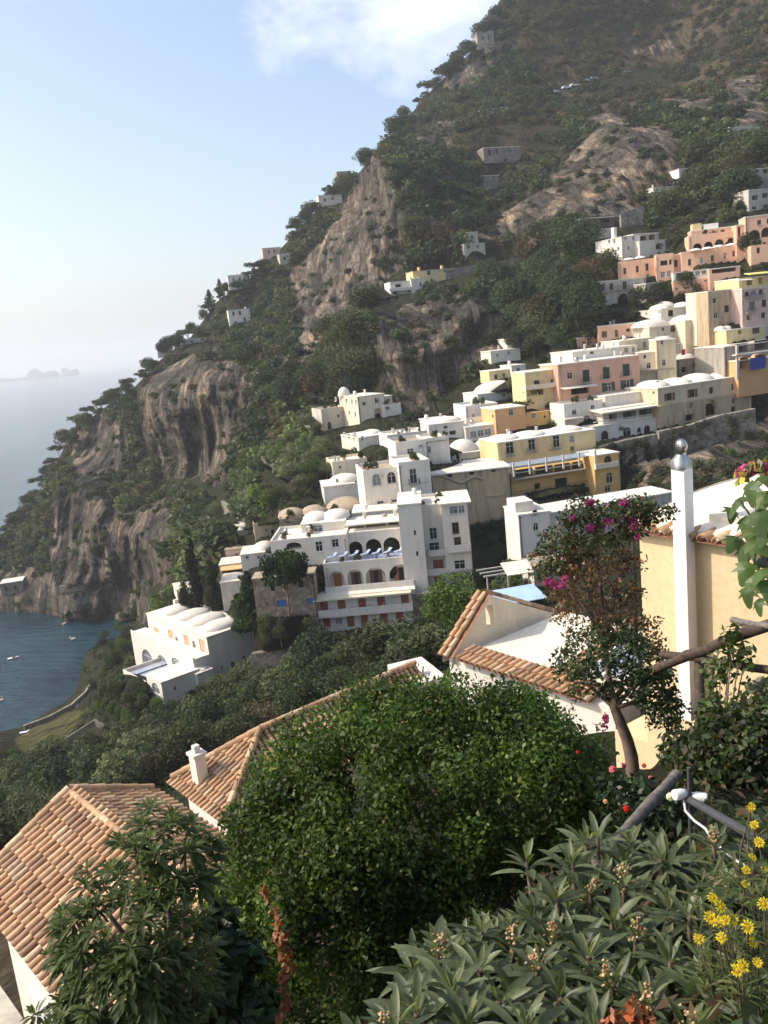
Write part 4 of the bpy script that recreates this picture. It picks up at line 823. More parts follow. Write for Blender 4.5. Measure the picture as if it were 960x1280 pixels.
for a in (-.6, 2.2, 5.0): mb = MB(); mb.obox(fr.pt(a, -2.5, 0), fr.S * .16, ZV * 4.1, -fr.N * .16); H.put(mb, 'post', 'oldwhite')
H = House('green_hedge_terrace', 'clipped green hedge box beside the right end of the white hotel', 'hedge', 563, 737, 130)
r2 = np.random.default_rng(3); bl = [((x_, y_, z_), (.55, .55, .55)) for x_ in np.linspace(0, 4.6, 9) for y_ in (0, .8) for z_ in np.linspace(0, 2.2, 4)]
V, F_, c = crown_cloud(r2, bl, 2600, .16, GREENS['pine'], .5); link('crown', np_mesh('crown', V, F_, 'leaf_far', c), H.root)
# houses on the mountain
H = House('cliff_yellow_house', 'yellow house on a ledge high on the cliff', 'house', 519, 351, 318); H.block((517, 352), (568, 335.5), 18, 318, 7, 'yellow', 4, [('wk', 536, 341, 4, 5), ('w', 556, 337.6, 3, 5)], roof='flat', rm='oldgrey'); H.roofbox('chimney', .2, .24, .3, .5, 1.4, 'ochre'); H.roofbox('chimney', .75, .79, .3, .5, 1.4, 'ochre')
H = House('cliff_white_house', 'white house with balconies on a ledge beside the yellow cliff house', 'house', 490, 371, 314); H.block((489, 370), (517, 352), 16, 314, 7, 'white', 4, [('v', 498, 357, 8, 4), ('v', 512, 362, 4, 5), ('v', 494, 366, 5, 4)], roof='parapet'); H.balcony(487, 364, 517, 1.6, 'white'); H.block((515, 362), (531, 348.5), 16, 315, 5, 'white', 3, [('v', 526, 356, 3, 5)], roof='flat'); H.clutter(2, 14)
wall_thing('ledge_wall', 'thin white terrace wall left of the white cliff house', [(466, 383), (498, 377)], 312, 312, 5, 1.0, 'white')
wall_thing('cliff_terrace_wall', 'long grey terrace wall on the cliff right of the yellow house', [(545, 350), (600, 340), (652, 331)], 322, 330, 9, 1.2, 'stone')
H = House('ledge_house', 'small grey white house among trees above the yellow cliff house', 'house', 580, 312, 332); H.block((580, 314), (606, 304), 18, 332, 6, 'oldwhite', 4, [('v', 586, 309, 4, 4), ('v', 597, 308, 4, 4)], roof='flat'); H.block((585, 304), (597, 290), 18, 334, 4, 'oldwhite', 3, [('v', 590, 296, 2.5, 4)], roof='flat')
for (nm, lb, bl, tr, d, m_, hs) in [
    ('ridge_house', 'white house with grey base on the ridge beside the pointed conifers', (286, 357), (307, 343), 440, 'white', [('v', 292, 349, 2, 4), ('v', 300, 348, 2, 4)]),
    ('slope_house', 'white house with balcony below the ridge house', (287, 404), (312, 386), 425, 'white', [('v', 292, 392, 3, 5), ('v', 300, 391, 3, 5), ('v', 306, 399, 3, 4)]),
    ('ridge_cottage', 'pale pink cottage higher on the ridge', (329, 322), (351, 309), 455, 'palepink', [('v', 336, 315, 2, 4), ('v', 343, 314, 2, 4)]),
    ('hillside_shed', 'small flat roofed shed below the pale pink cottage', (350, 328), (364, 317), 440, 'oldwhite', [('v', 356, 323, 4, 4)]),
    ('upper_ridge_house', 'white house near the top of the ridge', (399, 256), (427, 243), 480, 'white', [('v', 406, 250, 2.5, 4), ('v', 416, 248, 2.5, 4)]),
    ('top_ridge_house', 'grey house highest on the left ridge, above the white one', (422, 228), (439, 214), 490, 'oldgrey', [('v', 428, 221, 2, 4)]),
    ('terrace_wall_house', 'long low white building on the seaward ridge', (228, 431), (259, 422), 440, 'oldwhite', [('v', 240, 427, 3, 3)]),
    ('pine_ridge_house', 'small white house under the pines on the seaward ridge', (197, 442), (215, 430), 445, 'oldwhite', [('v', 204, 437, 3, 4)]),
    ('ruined_tower', 'square stone tower on the mountain skyline', (597, 56), (617, 40), 575, 'oldgrey', [('v', 604, 48, 2.5, 5), ('v', 611, 47, 2.5, 5)]),
    ('lookout_wall', 'pale stone viaduct building on the mountain side', (605, 198), (651, 183), 425, 'stone', [('v', 612, 191, 3, 6), ('v', 621, 189, 3, 6)]),
    ('stone_bastion', 'square stone bastion below the viaduct building', (602, 236), (624, 219), 415, 'stone', []),
    ('arched_white_house', 'white house with arched windows by the upper road', (817, 250), (847, 233), 318, 'white', [('a', 823, 243, 4, 6), ('a', 832, 240, 4, 6), ('a', 841, 237, 4, 6)]),
    ('stair_house', 'small white building uphill of the arched white house', (849, 223), (859, 211), 325, 'white', [('v', 853, 216, 2, 3)]),
    ('dark_veranda_house', 'house with a wide dark veranda at the cliff foot', (735, 299), (762, 286), 275, 'oldwhite', [('wk', 746, 290, 4, 5), ('wk', 738, 292, 3, 4)]),
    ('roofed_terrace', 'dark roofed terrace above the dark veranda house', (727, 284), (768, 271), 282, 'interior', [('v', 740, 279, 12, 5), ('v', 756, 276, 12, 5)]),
    ('grey_flats', 'grey white flats with stacked balconies at the upper photo edge', (936, 264), (968, 236), 280, 'oldwhite', [('v', 944, 247, 8, 6), ('v', 957, 244, 8, 6), ('w', 943, 260, 6, 4), ('w', 957, 258, 6, 4)]),
    ('upper_flats', 'dim grey building above the grey white flats', (937, 236), (968, 210), 290, 'oldgrey', [('v', 946, 226, 8, 6), ('v', 957, 213, 6, 7)]),
    ('road_house', 'white building by the road above the flats', (912, 172), (950, 158), 340, 'oldwhite', [('v', 920, 166, 3, 4), ('v', 932, 164, 3, 4), ('v', 942, 162, 3, 4)]),
    ('low_terraced_house', 'white terraced house under dark trees left of the pale yellow house', (614, 452), (650, 436), 228, 'white', [('w', 622, 444, 3, 4), ('w', 636, 441, 3, 4)]),
    ('white_cube_house', 'white cubic house behind the white terraced house', (634, 437), (668, 421), 236, 'white', [('w', 644, 430, 2.5, 4), ('w', 655, 428, 2.5, 4)]),
    ('small_white_house', 'small white house above the pale yellow house', (640, 470), (657, 456), 215, 'white', [('va', 648, 463, 4, 6)]),
    ('shore_house', 'pale house low on the rocks of the headland by the water', (2, 740), (28, 726), 372, 'stone', [('va', 8, 736, 4, 6), ('va', 19, 734, 4, 6)]),
]:
    simple(nm, lb, bl, tr, 14, d, m_, hs, 7, 'flat', cl=1 if m_ == 'white' else 0, down=2.2)
wall_thing('upper_stone_wall', 'grey stone wall above the chimney house', [(777, 284), (804, 274)], 285, 288, 14, 1.5, 'stone')
wall_thing('seaside_wall', 'stone quay wall at the water below the headland', [(75, 742), (108, 740)], 345, 340, 9, 2.0, 'stone')
wall_thing('terrace_wall', 'pale dry stone wall zigzagging down the slope above the town', [(327, 580), (345, 592), (360, 604)], 232, 222, 9, .8, 'stone')
wall_thing('lower_terrace_wall', 'pale stone wall beside the terraced slope trees', [(277, 634), (296, 648), (303, 664)], 225, 205, 8, .8, 'stone')
# beach furniture on the lawn by the water
bl_ = None; r4_ = np.random.default_rng(12)
for (x, y) in [(52, 902), (60, 899), (68, 896), (76, 893), (84, 889), (92, 885), (99, 881), (47, 921), (62, 917), (36, 931), (55, 926), (30, 917)]:
    p = at(x, y, seadist(x, y) * .955)
    if bl_ is None:
        bl_ = empty('beach_lounger', p, 'white lounger on the lawn and shore below the white villa', 'sun lounger', 'loungers on the shore lawn'); mb = MB(); mb.box((0, 0, .3), 1.5, .65, .1); mb.obox((.7, -.32, .3), np.array([.55, 0, .4]), np.array([0, .65, 0]), np.array([-.05, 0, .08])); mb.build('bed', 'whiteplastic', bl_)
        for sx in (-.6, .6): mb = MB(); mb.box((sx, 0, .13), .06, .6, .26); mb.build('leg', 'whiteplastic', bl_)
    else: dup(bl_, p, r4_.uniform(-.5, .5), r4_.uniform(.8, 1.3))
wall_thing('garden_path_wall', 'low pale stone wall edging the garden path below the white villa', [(45, 934), (75, 930), (98, 915), (118, 902), (135, 912), (150, 918)], 209, 199, 2, .5, 'stone', down=1)
wall_thing('shore_wall', 'low rubble shore wall between the lawn and the sea', [(30, 909), (62, 897), (90, 882), (108, 866), (118, 850)], 229, 232, 1.5, .7, 'stone', down=1)
# pots of greenery on the flat roofs
pp_ = None; r3_ = np.random.default_rng(8)
for p in POTS:
    if pp_ is None:
        pp_ = empty('potted_shrub', p, 'potted shrub standing on a walled roof terrace of the town', 'potted plant', 'potted shrubs on the roof terraces'); mb = MB(); mb.lathe((0, 0, 0), [(.001, 0), (.2, 0), (.28, .4), (.24, .4), (.001, .36)], 12); mb.build('pot', 'tile_plain', pp_)
        V, F_, c = crown_cloud(r3_, [((r3_.normal(0, .16), r3_.normal(0, .16), .75 + r3_.normal(0, .16)), (.24, .24, .26)) for _ in range(7)], 420, .11, GREENS['mid'] + GREENS['dark'], .3); link('foliage', np_mesh('foliage', V, F_, 'leaf_far', c), pp_)
    else: dup(pp_, p, r3_.uniform(0, 6), r3_.uniform(.7, 1.7))
# boats in the bay and islands far out
def boat(x, y, L, label, yaw, grp=None):
    p = at(x, y, seadist(x, y)); r = empty('motor_boat', p, label, 'boat', grp, yaw); mb = MB(); n = 9; vs = []
    for i in range(n):
        t = i / (n - 1); w_ = .19 * L * (1 - max(0, t - .45) ** 2 * 3.2) if t < .99 else .01; xx = (t - .5) * L
        vs += [(xx, -w_, .32 + .12 * t), (xx, -w_ * .6, -.2), (xx, w_ * .6, -.2), (xx, w_, .32 + .12 * t)]
    fs = [(i * 4 + j, i * 4 + j + 1, i * 4 + 5 + j, i * 4 + 4 + j) for i in range(n - 1) for j in range(3)] + [(0, 3, 2, 1)] + [(i * 4, i * 4 + 4, i * 4 + 7, i * 4 + 3) for i in range(n - 1)]
    mb.add(vs, fs); mb.build('hull', 'whiteplastic' if x == 17 else 'oldgrey', r); mb = MB(); mb.obox((-.1 * L, -.11 * L, .36), (.26 * L, 0, 0), (0, .22 * L, 0), (0, 0, .35)); mb.build('cabin', 'greymetal', r); return r
boat(17, 823, 3.6, 'white motor boat nearest the middle of the bay', .4); boat(90, 798, 4, 'dark moored boat near the headland rocks', 2.2); boat(83, 779, 3.2, 'small boat moored closest under the cliff', 1.0); boat(2, 874, 3.2, 'small boat at the left photo edge of the bay', 1.9)
boat(122, 478, 38, 'distant ship on the open sea beside the islands', .2)
plain('island', (0.06, 0.065, 0.05), 0.95, 0, .3, .01)
for nm, (x0, x1, hp, lb) in {'a': (-70, 40, 9, 'long low island farthest left on the hazy horizon'), 'b': (32, 76, 15, 'taller humped island in the middle of the group'), 'c': (76, 100, 13, 'small round island right of the humped one')}.items():
    d = 8800.0; pa, pb = at(x0, 479 - x0 * .1, d), at(x1, 479 - x1 * .1, d); pa[2] = pb[2] = 0; n = 28; rr = random.Random(x0); mb = MB(); vs = []; hm_ = hp * d / FPX
    t = pb - pa; nn = np.cross(uv3(t), ZV) * hm_ * 2.2; m_ = 7
    for i in range(n + 1):
        u = i / n; env = max(0.0, math.sin(math.pi * u)) ** .55; hz = hm_ * env * (0.72 + .28 * math.sin(u * 7 + x0) + rr.uniform(-.07, .07))
        for j in range(m_ + 1): v = j / m_ * 2 - 1; vs.append(pa + t * u + nn * v * env - ZV * 3 + ZV * (hz + 3) * (1 - abs(v) ** 1.6))
    mb.add(vs, [(i * (m_ + 1) + j, (i + 1) * (m_ + 1) + j, (i + 1) * (m_ + 1) + j + 1, i * (m_ + 1) + j + 1) for i in range(n) for j in range(m_)], 0, True)
    o = mb.build('island', 'island', None, pa); tag(o, lb, 'island', kind='structure')
# ------------------------------------------------------------------ terrain: real distances along the hillside
RIDGE = np.array([(-420, 850), (-300, 835), (-200, 800), (-100, 745), (-40, 712), (0, 690), (30, 652), (60, 600), (90, 540), (130, 510), (170, 482), (200, 450), (240, 420), (270, 378),
                  (310, 350), (350, 312), (400, 258), (440, 228), (470, 188), (500, 158), (540, 112), (580, 74), (618, 34), (635, 2), (650, -40), (700, -120), (800, -220), (960, -330), (1200, -420), (1420, -460)], float)
def ridge_y(x): return np.interp(x, RIDGE[:, 0], RIDGE[:, 1])
CP = [  # photo x, y, distance in metres
 (-420, 850, 420), (-200, 800, 440), (-100, 745, 440), (0, 690, 430), (60, 600, 440), (130, 510, 450), (200, 450, 455), (270, 378, 465), (350, 312, 480), (440, 228, 500), (500, 158, 530), (580, 74, 580), (635, 2, 620),
 (700, -120, 720), (960, -330, 850), (1200, -420, 900), (1420, -460, 900),
 # seabed
 (10, 892, 300), (-40, 906, 300), (-100, 920, 300), (-20, 878, 310), (0, 928, 216), (-60, 945, 216), (50, 835, 330), (0, 860, 300), (60, 800, 355), (110, 795, 340), (0, 800, 365), (-120, 850, 360), (-250, 880, 350), (80, 860, 290), (-420, 940, 340), (25, 890, 285), (-80, 905, 310), (125, 790, 345),
 # garden and near shore
 (60, 925, 214), (130, 885, 206), (0, 965, 196), (-150, 990, 200), (-300, 1010, 200), (0, 1060, 140), (100, 965, 168), (200, 950, 148), (-150, 1100, 130), (-420, 1050, 200),
 (250, 905, 150), (350, 855, 143), (450, 835, 118), (500, 812, 120), (540, 830, 85), (560, 800, 95), (400, 900, 100), (300, 960, 95), (150, 1010, 100),
 # near slope
 (0, 1290, 46), (100, 1200, 50), (0, 1480, 34), (-250, 1300, 46), (150, 1290, 32), (250, 1150, 30), (300, 1290, 13), (400, 1100, 22), (520, 1270, 8.5), (640, 1165, 9.5), (560, 1000, 26), (640, 960, 27), (760, 985, 18), (790, 972, 18.5), (825, 975, 17), (850, 985, 10.5),
 (700, 1250, 5.2), (850, 1280, 4.0), (960, 1200, 4.2), (960, 900, 13), (960, 1000, 8), (1100, 900, 10), (1150, 1200, 4), (800, 1100, 7.4), (500, 1490, 4.5), (850, 1480, 2.9), (1200, 1480, 2.6), (250, 1490, 8), (1300, 800, 12), (1400, 1200, 4),
 (760, 880, 28), (900, 850, 24), (1100, 760, 26), (620, 880, 36), (700, 800, 60), (800, 720, 75), (640, 810, 62),
 # town
 (392, 795, 133), (450, 800, 128), (525, 797, 124), (600, 735, 118), (650, 760, 92), (700, 720, 105), (650, 700, 126), (650, 655, 152), (740, 625, 156), (830, 565, 172), (790, 600, 165), (940, 525, 190), (960, 440, 215), (960, 340, 245), (960, 265, 272), (960, 180, 330), (890, 215, 335),
 (900, 600, 150), (960, 620, 130), (880, 640, 120), (1100, 500, 190), (1100, 300, 260), (1100, 620, 120), (1300, 400, 220), (1300, 150, 400), (1300, 620, 110),
 (810, 300, 272), (760, 335, 256), (720, 400, 228), (650, 470, 212), (600, 500, 206), (540, 520, 205), (440, 555, 195), (400, 600, 182), (420, 630, 168), (345, 655, 172), (300, 700, 182), (245, 720, 202), (236, 690, 210), (256, 752, 195), (230, 748, 198), (268, 765, 190), (220, 775, 193), (295, 745, 180), (300, 780, 172), (330, 803, 131.5), (360, 806, 131), (385, 800, 131), (200, 880, 167), (140, 858, 178), (290, 835, 158), (160, 835, 186),
 (130, 815, 262), (115, 832, 262),
 # cliffs
 (480, 505, 236), (560, 480, 238), (630, 450, 240), (465, 400, 248), (520, 384, 250), (590, 377, 254), (630, 384, 258), (560, 430, 244), (600, 420, 248), (560, 362, 305), (620, 360, 308), (660, 352, 312), (690, 400, 246), (700, 330, 300), (380, 445, 292), (385, 402, 350), (450, 300, 372), (480, 202, 378), (440, 258, 375), (500, 166, 500), (430, 222, 480), (420, 380, 352), (400, 510, 240), (420, 470, 262),
 (200, 725, 285), (250, 655, 245), (300, 605, 228), (350, 565, 226), (250, 596, 338), (250, 455, 352), (190, 492, 366), (300, 450, 345), (250, 436, 392), (100, 608, 372), (60, 705, 366), (170, 634, 348), (120, 590, 400), (310, 500, 312), (340, 470, 296), (150, 700, 338), (330, 400, 380),
 (600, 200, 440),  (620, 296, 372), (720, 287, 362), (800, 268, 352), (690, 236, 364), (735, 215, 366), (780, 176, 370), (845, 166, 368), (640, 262, 370), (690, 205, 425), (780, 148, 440), (850, 140, 430), (850, 100, 540), (700, 100, 540), (960, 60, 520), (560, 330, 330), (520, 340, 335), (880, 0, 640), (780, 0, 640), (1200, 0, 560),
]
for (x, y) in [(0, 765), (60, 768), (110, 773), (150, 773), (172, 778), (160, 790), (148, 803), (-100, 788), (-60, 776), (-200, 840), (100, 855), (75, 885), (40, 905), (0, 915), (-60, 928), (-200, 960)]:
    CP.append((x, y, seadist(x, y)))
CP = np.array(CP, float); HC = []
for (x, y, d, pr_, bl_, br_) in HOUSECP:     # the ground carries every house: it meets the foot of the front wall and rises behind
    if y > 790 or y < 60: continue
    HC.append((x, y, d + 1.5)); HC.append((*project(pr_), np.linalg.norm(pr_ - CAM) + 1.5))
HC = np.array(HC)
_dd = np.sqrt(((CP[:, None, :2] - HC[None, :, :2]) ** 2).sum(-1)).min(1)
CP = CP[(_dd > 26) | (CP[:, 0] < 200)]
keep_ = []                                   # of crowded points the lowest-standing (nearest) one counts
for i_ in np.argsort(HC[:, 2]):
    if all((HC[i_, 0] - HC[j_, 0]) ** 2 + (HC[i_, 1] - HC[j_, 1]) ** 2 > 81 for j_ in keep_): keep_.append(i_)
HC = HC[keep_]; _nh = len(HC); CP = np.concatenate([CP, HC])
def _tps(r2): return np.where(r2 > 1e-12, 0.5 * r2 * np.log(r2 + 1e-12), 0.0)
_cx = CP[:, :2] / 400.0; _cv = np.log(CP[:, 2]); _n = len(_cx)
_K = _tps(((_cx[:, None] - _cx[None]) ** 2).sum(-1)) + np.diag(np.r_[np.full(_n - _nh, 1e-4), np.full(_nh, 1.5e-3)])
_P = np.c_[np.ones(_n), _cx]; _A = np.zeros((_n + 3, _n + 3)); _A[:_n, :_n] = _K; _A[:_n, _n:] = _P; _A[_n:, :_n] = _P.T
_W = np.linalg.solve(_A, np.r_[_cv, np.zeros(3)])
def inpoly(x, y, poly):
    x = np.asarray(x, float); y = np.asarray(y, float); r = np.zeros(x.shape, bool); n = len(poly)
    for i in range(n):
        (x1, y1), (x2, y2) = poly[i], poly[(i + 1) % n]
        if y1 == y2: continue
        r ^= ((y1 > y) != (y2 > y)) & (x < (x2 - x1) * (y - y1) / (y2 - y1) + x1)
    return r
ROCKS = [
 [(466, 192), (485, 205), (500, 240), (512, 300), (505, 340), (470, 352), (452, 372), (425, 385), (412, 402), (388, 440), (366, 445), (384, 400), (368, 372), (360, 340), (392, 312), (412, 285), (430, 262)],
 [(590, 292), (640, 258), (690, 232), (720, 198), (762, 168), (815, 158), (862, 178), (842, 225), (815, 248), (792, 275), (770, 270), (720, 275), (672, 286), (640, 302)],
 [(458, 402), (480, 392), (530, 378), (590, 374), (630, 380), (640, 418), (606, 462), (560, 486), (534, 520), (508, 528), (496, 492), (474, 484), (462, 452)],
 [(176, 486), (214, 455), (262, 440), (306, 450), (318, 492), (302, 528), (298, 575), (276, 606), (240, 600), (210, 586), (186, 560), (178, 520)],
 [(60, 622), (110, 612), (160, 640), (206, 628), (232, 664), (205, 728), (160, 742), (110, 748), (70, 716)],
 [(0, 712), (60, 720), (130, 735), (180, 742), (190, 775), (120, 776), (0, 768)], [(80, 538), (130, 520), (165, 545), (150, 590), (100, 600)],
 [(905, 110), (960, 95), (960, 180), (930, 178)], [(745, 575), (780, 560), (830, 560), (950, 530), (1130, 500), (1130, 590), (950, 590), (850, 600), (745, 640)], [(520, 40), (540, 90), (600, 60), (640, 50), (640, 70), (560, 110)],
]
SOIL = [[(640, 0), (960, -40), (960, 110), (860, 120), (760, 150), (690, 120), (640, 60)], [(560, 170), (640, 150), (720, 130), (700, 200), (600, 240)]]
def rockmask(x, y):
    r = np.zeros(np.shape(x))
    for p in ROCKS: r = np.maximum(r, inpoly(x, y, p).astype(float))
    return r
def dist_base(x, y):
    x = np.asarray(x, float); y = np.asarray(y, float); sh = x.shape; q = np.c_[x.ravel(), y.ravel()] / 400.0; out = np.empty(len(q))
    for i in range(0, len(q), 20000):
        s = q[i:i + 20000]; out[i:i + 20000] = _tps(((s[:, None] - _cx[None]) ** 2).sum(-1)) @ _W[:_n] + _W[_n] + s @ _W[_n + 1:]
    return np.exp(out).reshape(sh)
def terrain_pos(x, y, detail=True):
    x = np.asarray(x, float); y = np.asarray(y, float)
    d = dist_base(x, y); p = CAM + rays(x, y) * d[..., None]
    if detail:
        wx = x + 30 * (fbm(p / 22.0, 3, 5) - 0.5); wy = y + 30 * (fbm(p / 22.0, 3, 9) - 0.5)
        rk = sum(rockmask(wx + a, wy + b) for a in (-4, 4) for b in (-4, 4)) / 4
        far = np.clip((d - 60) / 160, 0, 1); hd_ = np.full(d.shape, 1e9)
        for (hx, hy, _q) in HC: hd_ = np.minimum(hd_, (x - hx) ** 2 + (y - hy) ** 2)
        far = far * np.clip((np.sqrt(hd_) - 18) / 60, 0.04, 1)
        q = p * np.array([1, 0.2, 0.3])
        ridge = np.abs(2 * fbm(q / 17.0, 4, 3) - 1)                      # vertical ribs and gullies
        strata = fbm(p * np.array([0.4, 0.4, 2.2]) / 9.0, 3, 21)
        r2_ = np.abs(2 * fbm(p * np.array([1, .25, .35]) / 6.0, 3, 13) - 1)
        rk = np.maximum(rk, np.clip((fbm(p * np.array([1, .6, .45]) / 26.0, 4, 88) - .60) * 9, 0, .85) * (y < 560) * far)
        amp = far * (3.0 + 10.0 * rk)
        d = d + amp * (1.9 * (ridge - 0.35) + rk * 0.6 * (strata - 0.5)) + far * rk * 9.5 * (r2_ - .35) + far * 14 * (fbm(p / 60.0, 3, 31) - 0.5)
        for (poly, O_, n_, dd_) in FACES:        # no ground comes through a house front
            px_ = [q[0] for q in poly]; py_ = [q[1] for q in poly]
            bb = (x > min(px_)) & (x < max(px_)) & (y > min(py_)) & (y < max(py_))
            if not bb.any(): continue
            ii = np.nonzero(bb); xx, yy = x[ii], y[ii]; ins = inpoly(xx, yy, poly)
            dp = ((O_ - CAM) @ n_) / (rays(xx, yy) @ n_) + .8
            d[ii] = np.where(ins & (dp > d[ii]) & (dp < d[ii] + 60), dp, d[ii])
        p = CAM + rays(x, y) * d[..., None]
        return p, rk
    return p, rockmask(x, y)
def ground(x, y):
    p, _ = terrain_pos(np.array([x]), np.array([y])); return p[0]

xs = np.r_[np.linspace(-420, -70, 24)[:-1], np.arange(-70, 1000, 2.4), np.linspace(1002, 1420, 26)]
NR = 560
ts = np.linspace(0, 1, NR) ** 1.25
gx = np.repeat(xs[None], NR, 0); yr = ridge_y(xs)
gy = yr[None] + (1500 - yr[None]) * ts[:, None]
TP, TR = terrain_pos(gx, gy)
# the far side of the ridge falls away behind it
back = []
top = TP[0]; hd = top - CAM; hd[:, 2] = 0; hd /= np.linalg.norm(hd, axis=1, keepdims=True)
for k in range(1, 9):
    q = top + hd * (k * 30.0); q[:, 2] = np.maximum(top[:, 2] - 6.0 * k ** 1.6, -12) if k < 8 else -20
    back.append(q)
allP = np.concatenate([np.array(back[::-1]), TP]); allR = np.concatenate([np.zeros((8, len(xs))), TR])
nr, nc = allP.shape[:2]
idx = np.arange(nr * nc).reshape(nr, nc)
F4 = np.stack([idx[:-1, :-1], idx[1:, :-1], idx[1:, 1:], idx[:-1, 1:]], -1).reshape(-1, 4)

m, nt, b = new_mat('hillside')
g = N(nt, 'ShaderNodeNewGeometry')
at_r = N(nt, 'ShaderNodeAttribute', attribute_name='rock')
sep = N(nt, 'ShaderNodeSeparateColor'); nt.links.new(at_r.outputs['Color'], sep.inputs[0])
na = N(nt, 'ShaderNodeTexNoise', Scale=0.05, Detail=9.0, Roughness=0.7); nt.links.new(g.outputs['Position'], na.inputs['Vector'])
nb = N(nt, 'ShaderNodeTexNoise', Scale=0.35, Detail=8.0, Roughness=0.7); nt.links.new(g.outputs['Position'], nb.inputs['Vector'])
mp = N(nt, 'ShaderNodeMapping'); mp.inputs["Scale"].default_value = (0.22, 0.06, 0.035); nt.links.new(g.outputs['Position'], mp.inputs['Vector'])
ncn = N(nt, 'ShaderNodeTexNoise', Scale=1.0, Detail=8.0, Roughness=0.65); nt.links.new(mp.outputs[0], ncn.inputs['Vector'])
mp2 = N(nt, 'ShaderNodeMapping'); mp2.inputs['Scale'].default_value = (0.05, 0.05, 0.5); mp2.inputs['Rotation'].default_value = (0.2, 0.1, 0); nt.links.new(g.outputs['Position'], mp2.inputs['Vector'])
nd = N(nt, 'ShaderNodeTexNoise', Scale=1.0, Detail=9.0, Roughness=0.7); nt.links.new(mp2.outputs[0], nd.inputs['Vector'])
rockc = ramp(nt, ncn.outputs['Fac'], [(0.28, (0.05, 0.047, 0.044)), (0.42, (0.12, 0.112, 0.10)), (0.54, (0.19, 0.175, 0.155)), (0.64, (0.235, 0.20, 0.16)), (0.76, (0.25, 0.165, 0.105))])
strat = ramp(nt, nd.outputs['Fac'], [(0.35, (0.6, 0.58, 0.55)), (0.5, (1.0, 1.0, 1.0)), (0.65, (1.3, 1.25, 1.15))])
rc = mixc(nt, 0.8, rockc.outputs[0], strat.outputs[0], 'MULTIPLY')
vegc = ramp(nt, nb.outputs['Fac'], [(0.3, (0.014, 0.017, 0.009)), (0.5, (0.03, 0.033, 0.017)), (0.7, (0.065, 0.055, 0.034))])
soilc = ramp(nt, nb.outputs['Fac'], [(0.3, (0.04, 0.04, 0.022)), (0.5, (0.085, 0.066, 0.04)), (0.7, (0.14, 0.10, 0.06))])
vs_ = mixc(nt, sep.outputs[1], vegc.outputs[0], soilc.outputs[0])
sub = N(nt, 'ShaderNodeMath', operation='ADD'); nt.links.new(sep.outputs[0], sub.inputs[0]); nt.links.new(nb.outputs['Fac'], sub.inputs[1])
fac = ramp(nt, sub.outputs[0], [(0.72, (0, 0, 0)), (0.92, (1, 1, 1))])
mp3 = N(nt, 'ShaderNodeMapping'); mp3.inputs['Scale'].default_value = (0.34, 0.05, 0.06); nt.links.new(g.outputs['Position'], mp3.inputs['Vector'])
wob = N(nt, 'ShaderNodeTexNoise', Scale=1.3, Detail=3.0); nt.links.new(mp3.outputs[0], wob.inputs['Vector'])
ws = N(nt, 'ShaderNodeVectorMath', operation='SCALE'); nt.links.new(wob.outputs['Color'], ws.inputs[0]); ws.inputs['Scale'].default_value = 0.45
wv = N(nt, 'ShaderNodeVectorMath', operation='ADD'); nt.links.new(mp3.outputs[0], wv.inputs[0]); nt.links.new(ws.outputs[0], wv.inputs[1])
vor = N(nt, 'ShaderNodeTexVoronoi', Scale=0.95); nt.links.new(wv.outputs[0], vor.inputs['Vector'])
voe = N(nt, 'ShaderNodeTexVoronoi', Scale=0.95, feature='DISTANCE_TO_EDGE'); nt.links.new(wv.outputs[0], voe.inputs['Vector'])
sc_ = N(nt, 'ShaderNodeSeparateColor'); nt.links.new(vor.outputs['Color'], sc_.inputs[0])
blk = ramp(nt, sc_.outputs[0], [(0.0, (0.55, 0.55, 0.57)), (0.5, (0.95, 0.93, 0.9)), (1.0, (1.7, 1.6, 1.45))]); rc = mixc(nt, 0.95, rc, blk.outputs[0], 'MULTIPLY')
crk = ramp(nt, voe.outputs['Distance'], [(0.0, (0.25, 0.23, 0.2)), (0.14, (1, 1, 1))]); rc = mixc(nt, 0.6, rc, crk.outputs[0], 'MULTIPLY')  # shade in the cracks between blocks is put into the rock colour
nf_ = N(nt, 'ShaderNodeTexNoise', Scale=3.2, Detail=6.0, Roughness=0.75); nt.links.new(mp3.outputs[0], nf_.inputs['Vector'])
fk = N(nt, 'ShaderNodeMath', operation='SUBTRACT'); nt.links.new(nf_.outputs['Fac'], fk.inputs[0]); fk.inputs[1].default_value = 0.5
fa_ = N(nt, 'ShaderNodeMath', operation='ABSOLUTE'); nt.links.new(fk.outputs[0], fa_.inputs[0])
fr_ = ramp(nt, fa_.outputs[0], [(0.0, (0.22, 0.2, 0.18)), (0.06, (1, 1, 1))]); rc = mixc(nt, 0.9, rc, fr_.outputs[0], 'MULTIPLY')  # fine cracks, their shade darkened into the colour
lawn = ramp(nt, nb.outputs['Fac'], [(0.35, (0.06, 0.065, 0.025)), (0.65, (0.13, 0.115, 0.05))]); vs_ = mixc(nt, sep.outputs[2], vs_, lawn.outputs[0])
big_ = N(nt, 'ShaderNodeTexNoise', Scale=0.035, Detail=5.0, Roughness=0.6); nt.links.new(g.outputs['Position'], big_.inputs['Vector']); bg_ = ramp(nt, big_.outputs['Fac'], [(0.36, (0.5, 0.5, 0.52)), (0.5, (0.95, 0.93, 0.9)), (0.64, (1.6, 1.4, 1.2))]); rc = mixc(nt, 0.9, rc, bg_.outputs[0], 'MULTIPLY')
c = mixc(nt, fac.outputs[0], vs_, rc)
nt.links.new(c, b.inputs['Base Color']); b.inputs['Roughness'].default_value = 1.0; b.inputs['Specular IOR Level'].default_value = 0.05
